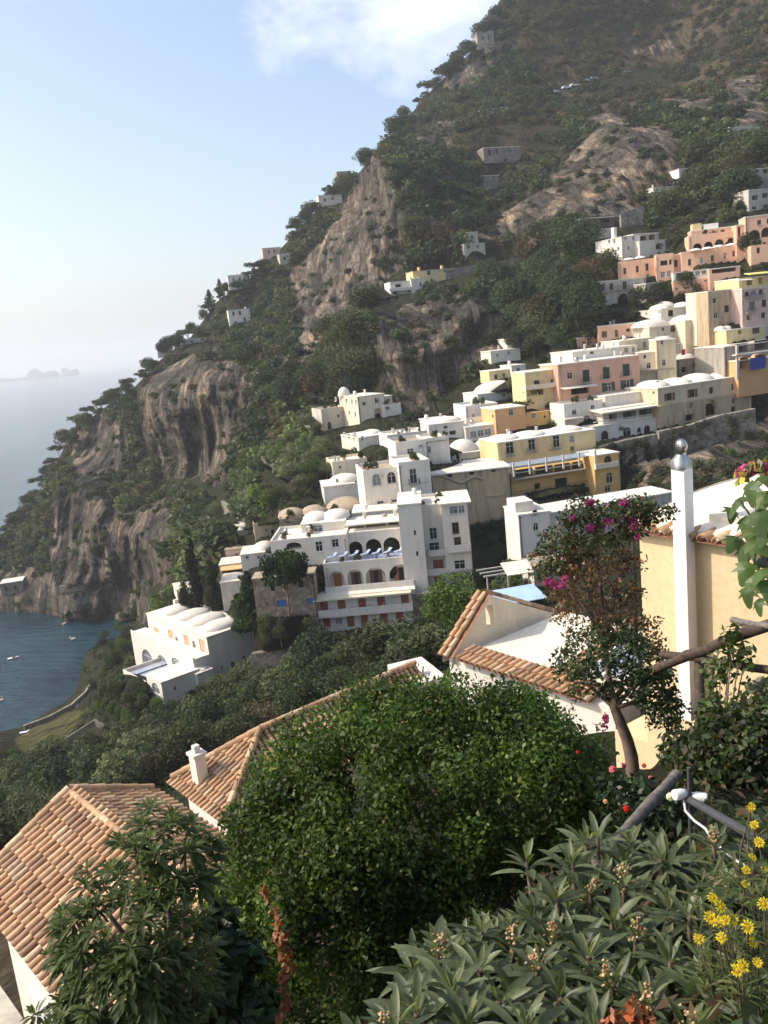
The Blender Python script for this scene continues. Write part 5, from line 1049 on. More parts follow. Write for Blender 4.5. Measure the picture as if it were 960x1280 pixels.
ad = N(nt, 'ShaderNodeMath', operation='ADD'); nt.links.new(ncn.outputs['Fac'], ad.inputs[0]); nt.links.new(nd.outputs['Fac'], ad.inputs[1])
bp = N(nt, 'ShaderNodeBump', Strength=1.0, Distance=2.2); nt.links.new(ad.outputs[0], bp.inputs['Height'])
bp2 = N(nt, 'ShaderNodeBump', Strength=0.5, Distance=0.5); nt.links.new(nb.outputs['Fac'], bp2.inputs['Height']); bp3 = N(nt, 'ShaderNodeBump', Strength=0.9, Distance=1.6); nt.links.new(voe.outputs['Distance'], bp3.inputs['Height']); nt.links.new(bp.outputs[0], bp3.inputs['Normal']); nt.links.new(bp3.outputs[0], bp2.inputs['Normal'])
nt.links.new(bp2.outputs[0], b.inputs['Normal'])

me = np_mesh('hillside', allP.reshape(-1, 3), F4, 'hillside', None, True)
ca = me.color_attributes.new('rock', 'FLOAT_COLOR', 'POINT')
so = np.zeros((nr, nc)); wx = gx + 40 * (fbm(TP / 30, 3, 77) - 0.5)
for p in SOIL: so[8:] = np.maximum(so[8:], inpoly(wx, gy, p))
so[8:] = np.maximum(so[8:] * np.clip((fbm(TP / 40.0, 3, 41) - 0.42) * 6, 0, 1), (gy > 1080) * 0.9)
cc = np.ones((nr * nc, 4), np.float32); cc[:, 0] = allR.ravel(); cc[:, 1] = so.ravel(); lw = np.zeros((nr, nc)); lw[8:] = inpoly(gx, gy, [(18, 925), (40, 908), (85, 890), (108, 888), (98, 906), (78, 925), (60, 937), (25, 940)]); cc[:, 2] = lw.ravel(); ca.data.foreach_set('color', cc.ravel())
tag(link('terrain', me), 'steep hillside and cliffs falling to the bay', 'hillside', kind='structure')

# ------------------------------------------------------------------ sea
m, nt, b = new_mat('sea')
g = N(nt, 'ShaderNodeNewGeometry')
mp = N(nt, 'ShaderNodeMapping'); mp.inputs['Scale'].default_value = (0.5, 1.0, 1.0); mp.inputs['Rotation'].default_value = (0, 0, rad(25)); nt.links.new(g.outputs['Position'], mp.inputs['Vector'])
w1 = N(nt, 'ShaderNodeTexNoise', Scale=0.32, Detail=5.0, Roughness=0.6); nt.links.new(mp.outputs[0], w1.inputs['Vector'])
w2 = N(nt, 'ShaderNodeTexNoise', Scale=0.022, Detail=6.0); nt.links.new(g.outputs['Position'], w2.inputs['Vector'])
r = ramp(nt, w2.outputs['Fac'], [(0.38, (0.003, 0.014, 0.028)), (0.62, (0.012, 0.05, 0.062))])
nt.links.new(r.outputs[0], b.inputs['Base Color']); b.inputs['Roughness'].default_value = 0.12; b.inputs['IOR'].default_value = 1.33
bp = N(nt, 'ShaderNodeBump', Strength=0.8, Distance=1.4); nt.links.new(w1.outputs['Fac'], bp.inputs['Height']); nt.links.new(bp.outputs[0], b.inputs['Normal'])
mb = MB(); SR = 26000.0
mb.quad((-SR, -2000, 0), (SR, -2000, 0), (SR, SR, 0), (-SR, SR, 0))
tag(mb.build('sea', 'sea'), 'blue sea of the bay', 'sea', kind='structure')
# trees one can tell apart, each standing on the hillside where the photograph shows it
def G(x, y): return ground(x, max(y, float(ridge_y(x)) + 3))
def px_height(p, npx): return npx * np.linalg.norm(p - CAM) / FPX
def tree_at(key, x, y, npx, label, cat='tree', group=None, wide=1.0):
    p = G(x, y); return plant(key, p, px_height(p, npx), label, cat, group, wide)
def tree_to(key, x, y, d, npx, label, cat='tree', group=None, wide=1.0):
    p = at(x, y, d); return plant(key, p, px_height(p, npx), label, cat, group, wide)
tree_to('cypress', 252, 790, 184.5, 124, 'tallest slender dark cypress behind the white villa', 'cypress', None, 0.8)
tree_to('cypress', 275, 788, 182, 94, 'shorter slender cypress beside the tallest one behind the white villa', 'cypress', None, 1.15)
tree_to('cypress', 237, 786, 186, 62, 'low cypress at the foot of the tallest cypress behind the white villa', 'cypress', None, 1.5)
tree_to('conifer', 318, 796, 138, 84, 'dark conifer with drooping boughs in front of the brown stone house', 'conifer', None, 1.05)
tree_to('stonepine', 366, 800, 131, 122, 'umbrella pine with a rounded crown on a tall bare trunk by the white hotel', 'pine', None, 0.52)
tree_to('bright', 572, 815, 72, 92, 'light green leafy tree between the white hotel and the tiled rooftop terrace', 'tree')
tree_to('olive', 548, 845, 66, 66, 'grey green olive tree beside the roof terrace gable', 'olive tree')
tree_at('conifer', 277, 356, 26, 'small pointed conifer standing on the ridge beside a white house', 'conifer', None, 0.9)
tree_at('conifer', 264, 372, 26, 'second pointed conifer lower on the ridge left of the small pointed one', 'conifer', None, 1.1)
for i, (x, y, h) in enumerate([(161, 480, 17), (187, 446, 13), (142, 494, 16), (127, 502, 15), (112, 520, 17), (97, 532, 17), (88, 560, 19), (74, 566, 17), (66, 582, 17), (52, 606, 20), (40, 626, 18), (26, 652, 20), (14, 668, 18), (2, 690, 20), (105, 550, 20), (132, 528, 20)]):
    tree_at("ridgepine", x, max(y + 4, float(ridge_y(x)) + 4), h + 3, 'flat topped pine standing on the ridge above the open sea', 'pine', 'pines along the headland ridge', 1.0)
rng = np.random.default_rng(31)
for i in range(100):
    x = rng.uniform(-5, 625); k = rng.choice(['oak', 'ridgepine', 'oak2'], p=[.6, .2, .2]); tree_at(k, x, float(ridge_y(x)) + rng.uniform(3, 10), rng.uniform(9, 22), 'dark tree crowning the seaward ridge against the sky', 'tree', 'trees along the seaward ridge', rng.uniform(.9, 1.5))
for i, (x, y, h, k, lb) in enumerate([
    (856, 370, 26, 'oak', 'round tree on a bare trunk in front of the salmon hotel'), (936, 322, 26, 'oak2', 'small spreading tree on the terrace of the salmon hotel'),
    (645, 448, 34, 'oak', 'dark tree beside the white terraced houses under the cliff'), (668, 450, 28, 'oak2', 'dark tree right of the white terraced houses under the cliff'),
    (695, 446, 28, 'oak', 'dark evergreen above the white roofs of the pink house'), (800, 385, 30, 'bushd', 'dark tree under the old grey villa with the arched niche'),
    (826, 382, 26, 'oak', 'dark tree between the old grey villa and the white domed house'), (870, 372, 18, 'bushm', 'round bush beside the salmon hotel base'),
    (760, 350, 34, 'olive', 'thin grey tree against the left wall of the chimney house'), (665, 505, 22, 'oak2', 'tree between the orange house and the pink house'),
    (775, 545, 14, 'bright', 'green bush in front of the white veranda building'), (440, 526, 14, 'bright', 'bright bush below the white house at the foot of the cliff')]):
    tree_at(k, x, y, h, lb, 'tree')
def clear_of_houses(x, y, m=3):
    ok = np.ones(np.shape(x), bool)
    for (poly, O_, n_, dd_) in FACES:
        px_ = [q[0] for q in poly]; py_ = [q[1] for q in poly]
        ok &= ~((np.asarray(x) > min(px_) - m) & (np.asarray(x) < max(px_) + m) & (np.asarray(y) > min(py_) - m) & (np.asarray(y) < max(py_) + m + 5))
    return ok
def hides_house(x, y, d, hp):
    r = np.zeros(np.shape(x), bool)
    for (poly, O_, n_, dd_) in FACES:
        px_ = [q[0] for q in poly]; py_ = [q[1] for q in poly]
        if max(py_) - min(py_) < 2: continue
        for f in (.35, .65, .95):
            yy = y - hp * f; r |= (x > min(px_) - 3) & (x < max(px_) + 3) & (yy > min(py_)) & (yy < max(py_) - 1) & (d < dd_ + 4)
    return r
tree_late = [(336, 798, 130, 30), (384, 795, 130, 26), (352, 806, 128, 24), (402, 802, 129, 16)]
villa_late = [(160, 882, 166, 20), (180, 888, 163, 20), (198, 892, 160, 20), (216, 890, 160, 18), (236, 884, 160, 18), (256, 874, 162, 20), (275, 862, 164, 20), (145, 872, 168, 22), (300, 848, 165, 18)]
def scatter(poly, n, rng, mind):
    poly_a = np.array(poly, float); x0, y0 = poly_a.min(0); x1, y1 = poly_a.max(0); out = []
    tries = 0
    while len(out) < n and tries < n * 60:
        tries += 1; x, y = rng.uniform(x0, x1), rng.uniform(y0, y1)
        if not inpoly(np.array([x]), np.array([y]), poly)[0]: continue
        if not clear_of_houses(x, y) or hides_house(x, y, float(dist_base(x, y)), 28 if y < 700 else 34): continue
        if any((x - a) ** 2 + (y - b) ** 2 < mind ** 2 for a, b in out): continue
        out.append((x, y))
    return sorted(out, key=lambda q: q[1])
for i, (x, y, d, h) in enumerate(tree_late): tree_to('bushm' if i % 2 else 'oak2', x, y, d, h, 'leafy bush in the little garden at the foot of the brown stone house', 'shrub', 'bushes below the stone house')
for i, (x, y, d, h) in enumerate(villa_late): tree_to(['bushm', 'oak2', 'bright', 'bushd'][i % 4], x, y, d, h, 'rounded garden bush right along the lower wall of the white villa', 'shrub', 'bushes along the villa wall')
VALLEY = [(-60, 1020), (-40, 975), (60, 972), (140, 952), (205, 925), (240, 905), (330, 862), (400, 838), (500, 815), (530, 840), (545, 870), (440, 885), (330, 925), (215, 985), (120, 1010), (60, 1070), (-60, 1100)]
rng = np.random.default_rng(21)
for x, y in scatter(VALLEY, 150, rng, 15):
    k = rng.choice(['oak', 'oak2', 'olive', 'bushd', 'bushb', 'bushm'], p=[0.3, 0.24, 0.08, 0.16, 0.12, 0.10]); p = G(x, y)
    nm = {'oak': 'dark evergreen tree', 'oak2': 'mid green bushy tree', 'olive': 'grey green olive tree', 'bushd': 'low dark shrub', 'bushb': 'browning autumn shrub', 'bushm': 'low green shrub'}[k]
    plant(k, p, rng.uniform(4.2, 7.5) * (0.75 if k.startswith('bush') else 1), nm + ' in the wooded valley between the tiled roofs and the white villa', 'tree' if not k.startswith('bush') else 'shrub', 'trees in the wooded valley', rng.uniform(0.95, 1.3))
for x, y in scatter([(105, 830), (130, 790), (165, 775), (175, 800), (140, 850), (200, 905), (190, 935), (90, 935), (112, 905), (110, 880)], 46, rng, 7):
    k = rng.choice(['oak', 'bushm', 'bright', 'bushd']); p = G(x, y)
    plant(k, p, rng.uniform(1.8, 4.4), 'garden ' + {'oak': 'evergreen', 'bushm': 'green shrub', 'bright': 'light green tree', 'bushd': 'dark shrub'}[k] + ' around the white villa above the water', 'shrub', 'shrubs around the white villa', 1.1)
for x, y in scatter([(205, 770), (222, 728), (240, 670), (262, 655), (300, 600), (345, 570), (400, 520), (410, 600), (370, 625), (340, 640), (290, 655), (262, 690), (235, 780)], 60, rng, 11):
    if 215 < x < 300 and y > 670: continue
    k = rng.choice(['olive', 'bushm', 'bright', 'bushd', 'oak2'], p=[.55, .08, .30, .02, .05]); p = G(x, y)
    plant(k, p, rng.uniform(2.8, 5.2), {'olive': 'grey olive', 'bushm': 'green shrub', 'bright': 'light green tree', 'bushd': 'dark shrub', 'oak2': 'leafy tree'}[k] + ' on the terraced slope left of the town', 'tree', 'trees on the terraced slope', 1.15)
# the shrub cover of the mountain, too many to count
SLOPE = [(-150, 760), (-40, 720), (40, 640), (100, 545), (170, 490), (240, 425), (310, 360), (400, 265), (470, 195), (540, 120), (618, 40), (650, -60), (960, -330), (1130, -330), (1130, 260), (960, 270), (900, 250), (840, 270), (800, 300), (740, 300), (735, 345), (760, 420), (700, 430), (600, 470), (560, 520), (500, 530), (480, 505), (400, 520), (380, 590), (300, 690), (230, 740), (190, 776), (100, 775), (-100, 780)]
pts = []
rng = np.random.default_rng(5)
n = 40000
x = rng.uniform(-150, 1130, n); y = rng.uniform(-330, 780, n)
ok = inpoly(x, y, SLOPE) & clear_of_houses(x, y, 2); x, y = x[ok], y[ok]
P, rk = terrain_pos(x, y)
soilm = np.zeros(len(x))
for p in SOIL: soilm = np.maximum(soilm, inpoly(x, y, p))
dn = fbm(P / 25.0, 3, 61)
keep = (rng.random(len(x)) > np.clip(rk * 1.0, 0, 0.86)) & (rng.random(len(x)) > soilm * np.clip((0.55 - dn) * 4, 0, 0.6)) & (rng.random(len(x)) < 0.35 + dn)
P, rk, dn, soilm, X, Y = P[keep], rk[keep], dn[keep], soilm[keep], x[keep], y[keep]
_d = np.linalg.norm(P - CAM, axis=1); _h = ~hides_house(X, Y, _d, 5.0 * FPX / _d) & ~((np.maximum(rockmask(X, Y - 4 * FPX / _d), rockmask(X, Y - 6.5 * FPX / _d)) > .5) & (rk < .5) & (rng.random(len(X)) < .93)); P, rk, dn, soilm, X, Y = [q[_h] for q in (P, rk, dn, soilm, X, Y)]
hh = rng.uniform(3.4, 9.5, len(P)) * np.where(rk > 0.4, 0.45, 1) * np.where(soilm > 0, 0.72, 1.0)
# the largest-looking ones stand as trees of their own
big = np.argsort(-hh / np.linalg.norm(P - CAM, axis=1) * (rng.random(len(P)) < 0.5) * ~((X > 175) & (X < 420) & (Y > 520)))[:130]
for i in big:
    k = 'oak' if dn[i] < 0.55 else 'oak2'
    if rng.random() < .12: k = 'russet'
    plant(k, P[i] - np.array([0, 0, hh[i] * 0.25]), hh[i] * 1.25, {'oak': 'dark evergreen tree', 'oak2': 'mid green bushy tree', 'russet': 'russet brown autumn tree'}[k] + ' among the shrubs of the mountainside', 'tree', 'trees on the mountainside', rng.uniform(1.0, 1.35))
mask = np.ones(len(P), bool); mask[big] = False; P, hh, dn, soilm, rk = P[mask], hh[mask], dn[mask], soilm[mask], rk[mask]
tv, tf, tc = [], [], []
for s in range(6):
    r2 = np.random.default_rng(100 + s)
    V, F, c = crown_cloud(r2, tree_blobs(r2, 'bush'), 150, 0.135, [(1, 1, 1)], shell=0.6, up=0.45)
    tv.append(V); tf.append(F); tc.append(c)
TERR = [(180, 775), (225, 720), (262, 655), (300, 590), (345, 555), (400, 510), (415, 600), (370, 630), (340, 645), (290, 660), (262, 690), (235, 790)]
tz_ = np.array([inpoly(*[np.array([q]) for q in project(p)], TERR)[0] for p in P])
VV, FF, CC = [], [], []; off = 0
for i in range(len(P)):
    s = i % 6; a = rng.uniform(0, 6.28); ca_, sa_ = math.cos(a), math.sin(a); h = hh[i] * (.7 if tz_[i] else 1); wd = rng.uniform(1.0, 1.5)
    V = tv[s]; q = np.stack([(V[:, 0] * ca_ - V[:, 1] * sa_) * h * wd, (V[:, 0] * sa_ + V[:, 1] * ca_) * h * wd, V[:, 2] * h - 0.22 * h], -1) + P[i]
    g_ = GREENS['dark' if dn[i] + rng.normal(0, 0.1) < 0.52 else 'mid']
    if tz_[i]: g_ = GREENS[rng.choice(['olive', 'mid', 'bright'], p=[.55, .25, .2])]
    elif soilm[i] and rng.random() < 0.5: g_ = GREENS['brown']
    elif rng.random() < 0.08: g_ = GREENS['brown']
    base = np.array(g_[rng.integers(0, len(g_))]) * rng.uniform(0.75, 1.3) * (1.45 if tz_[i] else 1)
    VV.append(q); FF.append(tf[s] + off); CC.append(tc[s] * base); off += len(q)
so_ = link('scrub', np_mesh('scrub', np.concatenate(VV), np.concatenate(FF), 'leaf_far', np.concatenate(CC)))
tag(so_, 'dense evergreen scrub covering the mountainside', 'scrub', kind='stuff')
# low undergrowth of valley, ravine and gardens
rng = np.random.default_rng(15)
n = 20000; x = rng.uniform(-150, 1130, n); y = rng.uniform(250, 1150, n)
GARD = [(-60, 945), (20, 940), (60, 940), (100, 910), (112, 885), (135, 850), (105, 835), (135, 790), (170, 780), (200, 900), (140, 935), (60, 955), (-60, 975)]
LOW = [(-100, 960), (60, 950), (140, 930), (240, 890), (400, 835), (520, 810), (560, 830), (640, 700), (700, 700), (560, 900), (440, 890), (215, 985), (0, 1090), (-100, 1100)]
RAV = [(745, 560), (780, 545), (830, 555), (940, 540), (1130, 540), (1130, 640), (900, 640), (745, 640)]
MIDT = [(390, 560), (440, 540), (560, 520), (700, 440), (760, 360), (850, 260), (960, 250), (960, 440), (900, 540), (760, 560), (640, 660), (560, 730), (400, 730), (330, 700), (260, 760), (200, 780), (170, 800), (140, 860), (100, 900), (200, 900), (330, 850), (300, 800), (330, 640)]
kk = inpoly(x, y, LOW) | inpoly(x, y, GARD) | inpoly(x, y, RAV) | (inpoly(x, y, MIDT) & clear_of_houses(x, y))
P, _ = terrain_pos(x[kk], y[kk]); y_ = y[kk]; _d = np.linalg.norm(P - CAM, axis=1); _h = ~hides_house(x[kk], y_, _d, 1.7 * FPX / _d); P, y_ = P[_h], y_[_h]
VV, FF, CC = [], [], []; off = 0
for i in range(len(P)):
    s = i % 6; a = rng.uniform(0, 6.28); ca_, sa_ = math.cos(a), math.sin(a); h = rng.uniform(0.8, 2.4) * (1.5 if y_[i] < 520 else 1); wd = rng.uniform(1.1, 1.7)
    V = tv[s]; q = np.stack([(V[:, 0] * ca_ - V[:, 1] * sa_) * h * wd, (V[:, 0] * sa_ + V[:, 1] * ca_) * h * wd, V[:, 2] * h - 0.2 * h], -1) + P[i]
    g_ = GREENS[rng.choice(['dark', 'mid', 'olive', 'bright', 'brown'], p=[0.3, 0.3, 0.15, 0.1, 0.15])]
    base = np.array(g_[rng.integers(0, len(g_))]) * rng.uniform(0.75, 1.3)
    VV.append(q); FF.append(tf[s] + off); CC.append(tc[s] * base); off += len(q)
so_ = link('undergrowth', np_mesh('undergrowth', np.concatenate(VV), np.concatenate(FF), 'leaf_far', np.concatenate(CC)))
tag(so_, 'low undergrowth and weeds between houses and trees', 'undergrowth', kind='stuff')
# vehicles on the road high above
def car(p, yaw, label, col='carwhite', grp=None):
    r = empty('parked_car', p, label, 'car', grp, yaw); mb = MB()
    prof = [(-2.1, .35), (2.1, .35), (2.15, .75), (1.2, .9), (.6, 1.4), (-1.3, 1.42), (-2.05, .95)]
    vs = [(x, -.85, z) for x, z in prof] + [(x, .85, z) for x, z in prof]; n = len(prof)
    mb.add(vs, [tuple(range(n)), tuple(range(2 * n - 1, n - 1, -1))] + [(i, i + n, (i + 1) % n + n, (i + 1) % n) for i in range(n)]); mb.build('body', col, r)
    mb = MB()
    for sy in (-.856, .856): mb.quad((1.0, sy, .95), (-1.7, sy, .95), (-1.2, sy, 1.34), (.55, sy, 1.33))
    mb.build('window', 'glass', r)
    for sx in (-1.3, 1.3):
        for sy in (-.86, .7): mb = MB(); mb.lathe((sx, sy, .33), [(.001, 0), (.33, 0), (.33, .16), (.001, .16)], 12, 0, (0, 1, 0)); mb.build('wheel', 'rubber', r)
    return r
cr = None
rp_ = [(603, 142), (612, 140), (620, 139), (630, 138), (693, 117), (708, 112), (718, 109), (735, 103), (742, 101), (785, 92)]
for i, (x, y) in enumerate(rp_):
    p = G(x, y) + ZV * .3
    if i == len(rp_) - 1: car(p, .3, 'green van alone at the upper end of the mountain road', 'cargreen')
    elif cr is None: cr = car(p, .3, 'white car parked along the road cut high across the mountain', 'carwhite', 'cars on the mountain road'); cr.scale = (1.15,) * 3
    else: dup(cr, p, .3, 1.15)
for seg, lb in (([(590, 146), (612, 143), (640, 140)], 'lower pale parapet of the mountain road'), ([(655, 131), (690, 120), (720, 111), (760, 100), (800, 93)], 'upper pale parapet of the mountain road')):
    pp = [G(x, y) for x, y in seg]; mb = MB()
    for p, q in zip(pp[:-1], pp[1:]):
        t = uv3((q - p) * np.array([1, 1, 0])); nn = np.cross(t, ZV) * .5; mb.hexa([p - ZV * 3, q - ZV * 3, q - ZV * 3 - nn, p - ZV * 3 - nn, p + ZV * .5, q + ZV * .5, q + ZV * .5 - nn, p + ZV * .5 - nn])
    tag(mb.build('road_parapet', 'stone', None, pp[0]), lb, 'parapet')
# ------------------------------------------------------------------ roofs close by
TILECOL = [(0.49, 0.29, 0.155), (0.53, 0.335, 0.185), (0.45, 0.265, 0.14), (0.55, 0.39, 0.24), (0.50, 0.31, 0.17), (0.33, 0.20, 0.12)]
TR_ = np.random.default_rng(77)
def tiles(mb, O, E, Uv, poly, pitch=0.225, L=0.36, r=0.076, lift=0.0):
    """rows of half round clay tiles on the slope O + e*E + u*Uv, inside polygon poly given in (e,u)"""
    Nn = uv3(np.cross(E, Uv)); Nn = Nn if Nn[2] > 0 else -Nn
    pa = np.array(poly); e0, u0 = pa.min(0); e1, u1 = pa.max(0); ng = 6
    mb.add([O + E * a + Uv * b - Nn * 0.03 for a, b in poly], [tuple(range(len(poly)))], 0, False, (0.26, 0.125, 0.075))
    for i in range(int((e1 - e0) / pitch) + 1):
        e = e0 + (i + .5) * pitch
        for j in range(int((u1 - u0) / L) + 1):
            u = u0 + j * L
            if not inpoly(np.array([e]), np.array([u + L * .45]), poly)[0]: continue
            c = TILECOL[TR_.integers(0, 6)]; k = TR_.uniform(.84, 1.13); c = tuple(min(1, v * k) for v in c)
            de, rot = TR_.normal(0, .006), TR_.normal(0, .012); vs = []
            for (uu, rr, hz) in ((u - .02, r * 1.08, .035), (u + L * 1.06, r * .86, .0)):
                for q in range(ng + 1):
                    a = math.pi * q / ng
                    vs.append(O + E * (e + de + rot * (uu - u) * 2 - math.cos(a) * rr) + Uv * uu + Nn * (math.sin(a) * rr * .95 + hz + lift))
            fs = [(q, q + 1, ng + 2 + q, ng + 1 + q) for q in range(ng)]
            mb.add(vs, fs, 0, True, c)
            # thick front lip
            b = [O + E * (e + de - math.cos(math.pi * q / ng) * r * .9) + Uv * (u - .02) + Nn * (math.sin(math.pi * q / ng) * r * .78 + .035 + lift) for q in range(ng + 1)]
            mb.add(vs[:ng + 1] + b, [(q, q + 1, ng + 2 + q, ng + 1 + q) for q in range(ng)], 0, False, tuple(v * .8 for v in c))
def ridge_tiles(mb, A, B, r=0.11, L=0.40):
    A, B = np.asarray(A), np.asarray(B); t = B - A; n = max(1, int(np.linalg.norm(t) / L)); t = t / n; E = uv3(np.cross(t, ZV)); Nn = uv3(np.cross(E, t)); Nn = Nn if Nn[2] > 0 else -Nn
    for j in range(n):
        c = TILECOL[TR_.integers(0, 6)]; k = TR_.uniform(.85, 1.2); c = tuple(min(1, v * k) for v in c); vs = []
        for (f_, rr) in ((-.02, r * 1.08), (1.06, r * .9)):
            for q in range(8): a = math.pi * (q / 7 * 1.1 - .05); vs.append(A + t * (j + f_) + E * math.cos(a) * rr + Nn * (math.sin(a) * rr + .03))
        mb.add(vs, [(q, q + 1, 9 + q, 8 + q) for q in range(7)], 0, True, c)
def dirs(deg): a = rad(deg); return np.array([math.cos(a), math.sin(a), 0]), np.array([-math.sin(a), math.cos(a), 0])   # along the eave, and away from the camera

# gabled tile roof at the lower left
E1, B1 = dirs(-48.7)
P0 = at(87, 990, 22.0); frv = Frame(P0, -B1, -E1); b_, z_ = frv.uv(-28, 1106)           # far verge falls to the eave
run, drop = b_, -z_; LR = 8.5; sl = math.hypot(run, drop)
H = House('tiled_gable_house', 'white house with the large terracotta gable roof nearest the lower left corner', 'house', 87, 990, 22)
H.o = P0 - ZV * 6; H.root.location = tuple(H.o)
mb = MB(); UA = uv3(B1 * run + ZV * drop); OA = P0 - B1 * run - ZV * drop; tiles(mb, OA, E1, UA, [(0, -.15), (LR, -.15), (LR, sl), (0, sl)]); H.put(mb, 'left_roof_slope', 'tile')
run2 = 1.95; drop2 = drop / run * run2 * .88; sl2 = math.hypot(run2, drop2)
mb = MB(); UB = uv3(-B1 * run2 + ZV * drop2); OB = P0 + B1 * run2 - ZV * drop2; tiles(mb, OB, E1, UB, [(0, -.1), (LR, -.1), (LR, sl2), (0, sl2)]); H.put(mb, 'right_roof_slope', 'tile')
mb = MB(); ridge_tiles(mb, P0 - E1 * .05 + ZV * .0, P0 + E1 * LR + ZV * .0, .075, .3); ridge_tiles(mb, OA + ZV * .06, P0 + ZV * .06, .1); ridge_tiles(mb, OB + ZV * .06, P0 + ZV * .06, .1); H.put(mb, 'ridge', 'tile')
mb = MB(); i_ = .3; W0 = OA + B1 * i_ + E1 * .2; zz = drop / run
zr_ = (OB - OA)[2] - .12; q1_, q2_, q3_, q4_ = W0, W0 + E1 * (LR - .4), W0 + E1 * (LR - .4) + B1 * (run + run2 - .6), W0 + B1 * (run + run2 - .6); mb.hexa([q1_ - ZV * 11, q2_ - ZV * 11, q3_ - ZV * 11, q4_ - ZV * 11, q1_ - ZV * .1, q2_ - ZV * .1, q3_ + ZV * (zr_ - .1), q4_ + ZV * (zr_ - .1)]); H.put(mb, 'wall', 'white')
for s_ in (0.25, LR - .3):
    mb = MB(); a_, c_, d_ = OA + E1 * s_ + B1 * .3 - ZV * .14, P0 + E1 * s_ - ZV * .12, OB + E1 * s_ - B1 * .3 - ZV * .14; mb.add([a_, c_, d_, a_ + E1 * .05, c_ + E1 * .05, d_ + E1 * .05], [(0, 1, 2), (5, 4, 3), (0, 3, 4, 1), (1, 4, 5, 2), (2, 5, 3, 0)]); H.put(mb, 'gable', 'white')
frw = Frame(OA + B1 * .3 + E1 * .2, E1, -B1)
mb = MB(); mb.obox(frw.pt(1.0, -3.4, .003), E1 * 1.1, ZV * 1.4, -B1 * .06); mb.obox(frw.pt(1.05, -3.35, .06), E1 * 1.0, ZV * 1.3, -B1 * .02); H.put(mb, 'window', 'frame')
mb = MB(); mb.obox(frw.pt(-9.0, -3.4, 1.4), E1 * 15, -B1 * .15, ZV * 1.0); H.put(mb, 'terrace_parapet', 'white'); mb = MB(); mb.obox(frw.pt(-9.0, -9, .01), E1 * 15, -B1 * 1.38, ZV * 5.5); H.put(mb, 'terrace', 'oldwhite')

# hipped tile roof beyond the round bush
E2, B2 = dirs(-50.0)
L2 = at(216, 974, 31.0); tN = (L2[2] - EYE) / ray(282, 1022)[2]; N2 = CAM + ray(282, 1022) * tN; wN = np.linalg.norm((N2 - L2)[:2]); E2 = uv3((N2 - L2) * np.array([1, 1, 0])); B2 = np.array([-E2[1], E2[0], 0]); B2 = B2 if B2[1] > 0 else -B2
mid = (L2 + N2) / 2; frm = Frame(L2, B2, E2); tP, zP = Frame(mid, B2, -E2).uv(326, 913); tP = min(max(tP, 2.2), 5.0); Ap = mid + B2 * tP + ZV * zP
tQ, zQ = Frame(mid, B2, -E2).uv(441, 869); tQ = max(tQ, tP + 5); Qp = mid + B2 * tQ + ZV * zP
H = House('tiled_hip_house', 'white house with a hipped terracotta roof and stubby white chimney left of the round bush', 'house', 216, 974, 31); H.o = L2 - ZV * 5; H.root.location = tuple(H.o)
U2 = uv3(B2 * tP + ZV * zP); s2 = math.hypot(tP, zP); O2 = L2 - B2 * .2 - ZV * .05
mb = MB(); tiles(mb, L2, E2, U2, [(-.1, -.2), (wN + .1, -.2), (wN / 2, s2)]); H.put(mb, 'hip_slope', 'tile')
hw = wN / 2; U3 = uv3(-E2 * hw + ZV * zP); s3 = math.hypot(hw, zP)
mb = MB(); tiles(mb, N2, B2, U3, [(-.1, -.15), (tQ + 2, -.15), (tQ + 2, s3), (tP, s3)]); H.put(mb, 'long_slope', 'tile')
U4 = uv3(E2 * hw + ZV * zP); mb = MB(); tiles(mb, L2, B2, U4, [(-.1, -.15), (tQ + 2, -.15), (tQ + 2, s3), (tP, s3)]); H.put(mb, 'back_slope', 'tile')
mb = MB()
for a_, b_ in ((L2, Ap), (N2, Ap), (Ap, Qp + B2 * 2)): ridge_tiles(mb, a_ + ZV * .05, b_ + ZV * .05, .12)
H.put(mb, 'ridge', 'tile')
mb = MB(); a_ = L2 + E2 * .3 + B2 * .3; mb.obox(a_ - ZV * 9, E2 * (wN - .6), B2 * (tQ + 1.5), ZV * 8.85); H.put(mb, 'wall', 'white')
cb = L2 + E2 * (wN * .34) + U2 * (s2 * .17); mb = MB(); mb.box(cb + ZV * .35, .42, .38, 1.1, 0, rad(-50)); mb.box(cb + ZV * .95, .52, .48, .1, 0, rad(-50)); mb.box(cb + ZV * 1.12, .2, .2, .22, 0, rad(-50)); H.put(mb, 'chimney', 'white')

# roof terrace with its tiled border and pierced gable wall
E3, B3 = dirs(-50)
L3 = at(552.5, 817, 28.0); H = House('roof_terrace_gable', 'white house with a tiled border round a sunken roof terrace and a pierced gable wall', 'house', 552, 817, 28); H.o = L3 - ZV * 5; H.root.location = tuple(H.o)
tR = (L3[2] - EYE) / ray(702, 866)[2]; R3 = CAM + ray(702, 866) * tR; w3 = np.linalg.norm(R3 - L3); E3 = uv3(R3 - L3); B3 = np.array([-E3[1], E3[0], 0]); B3 = B3 if B3[1] > 0 else -B3
frk = Frame(L3, B3, -E3); bk, zk = frk.uv(599, 741); PK = L3 + B3 * bk + ZV * zk
mb = MB(); mb.obox(L3 + E3 * .15 + B3 * .15 - ZV * 8, E3 * (w3 + 1.5), B3 * 5.1, ZV * 7.93); H.put(mb, 'wall', 'white')
mb = MB(); mb.obox(L3 + E3 * .75 + B3 * .9 - ZV * .04, E3 * (w3 + .8), B3 * 4.3, ZV * .12); H.put(mb, 'terrace_floor', 'roofcream')
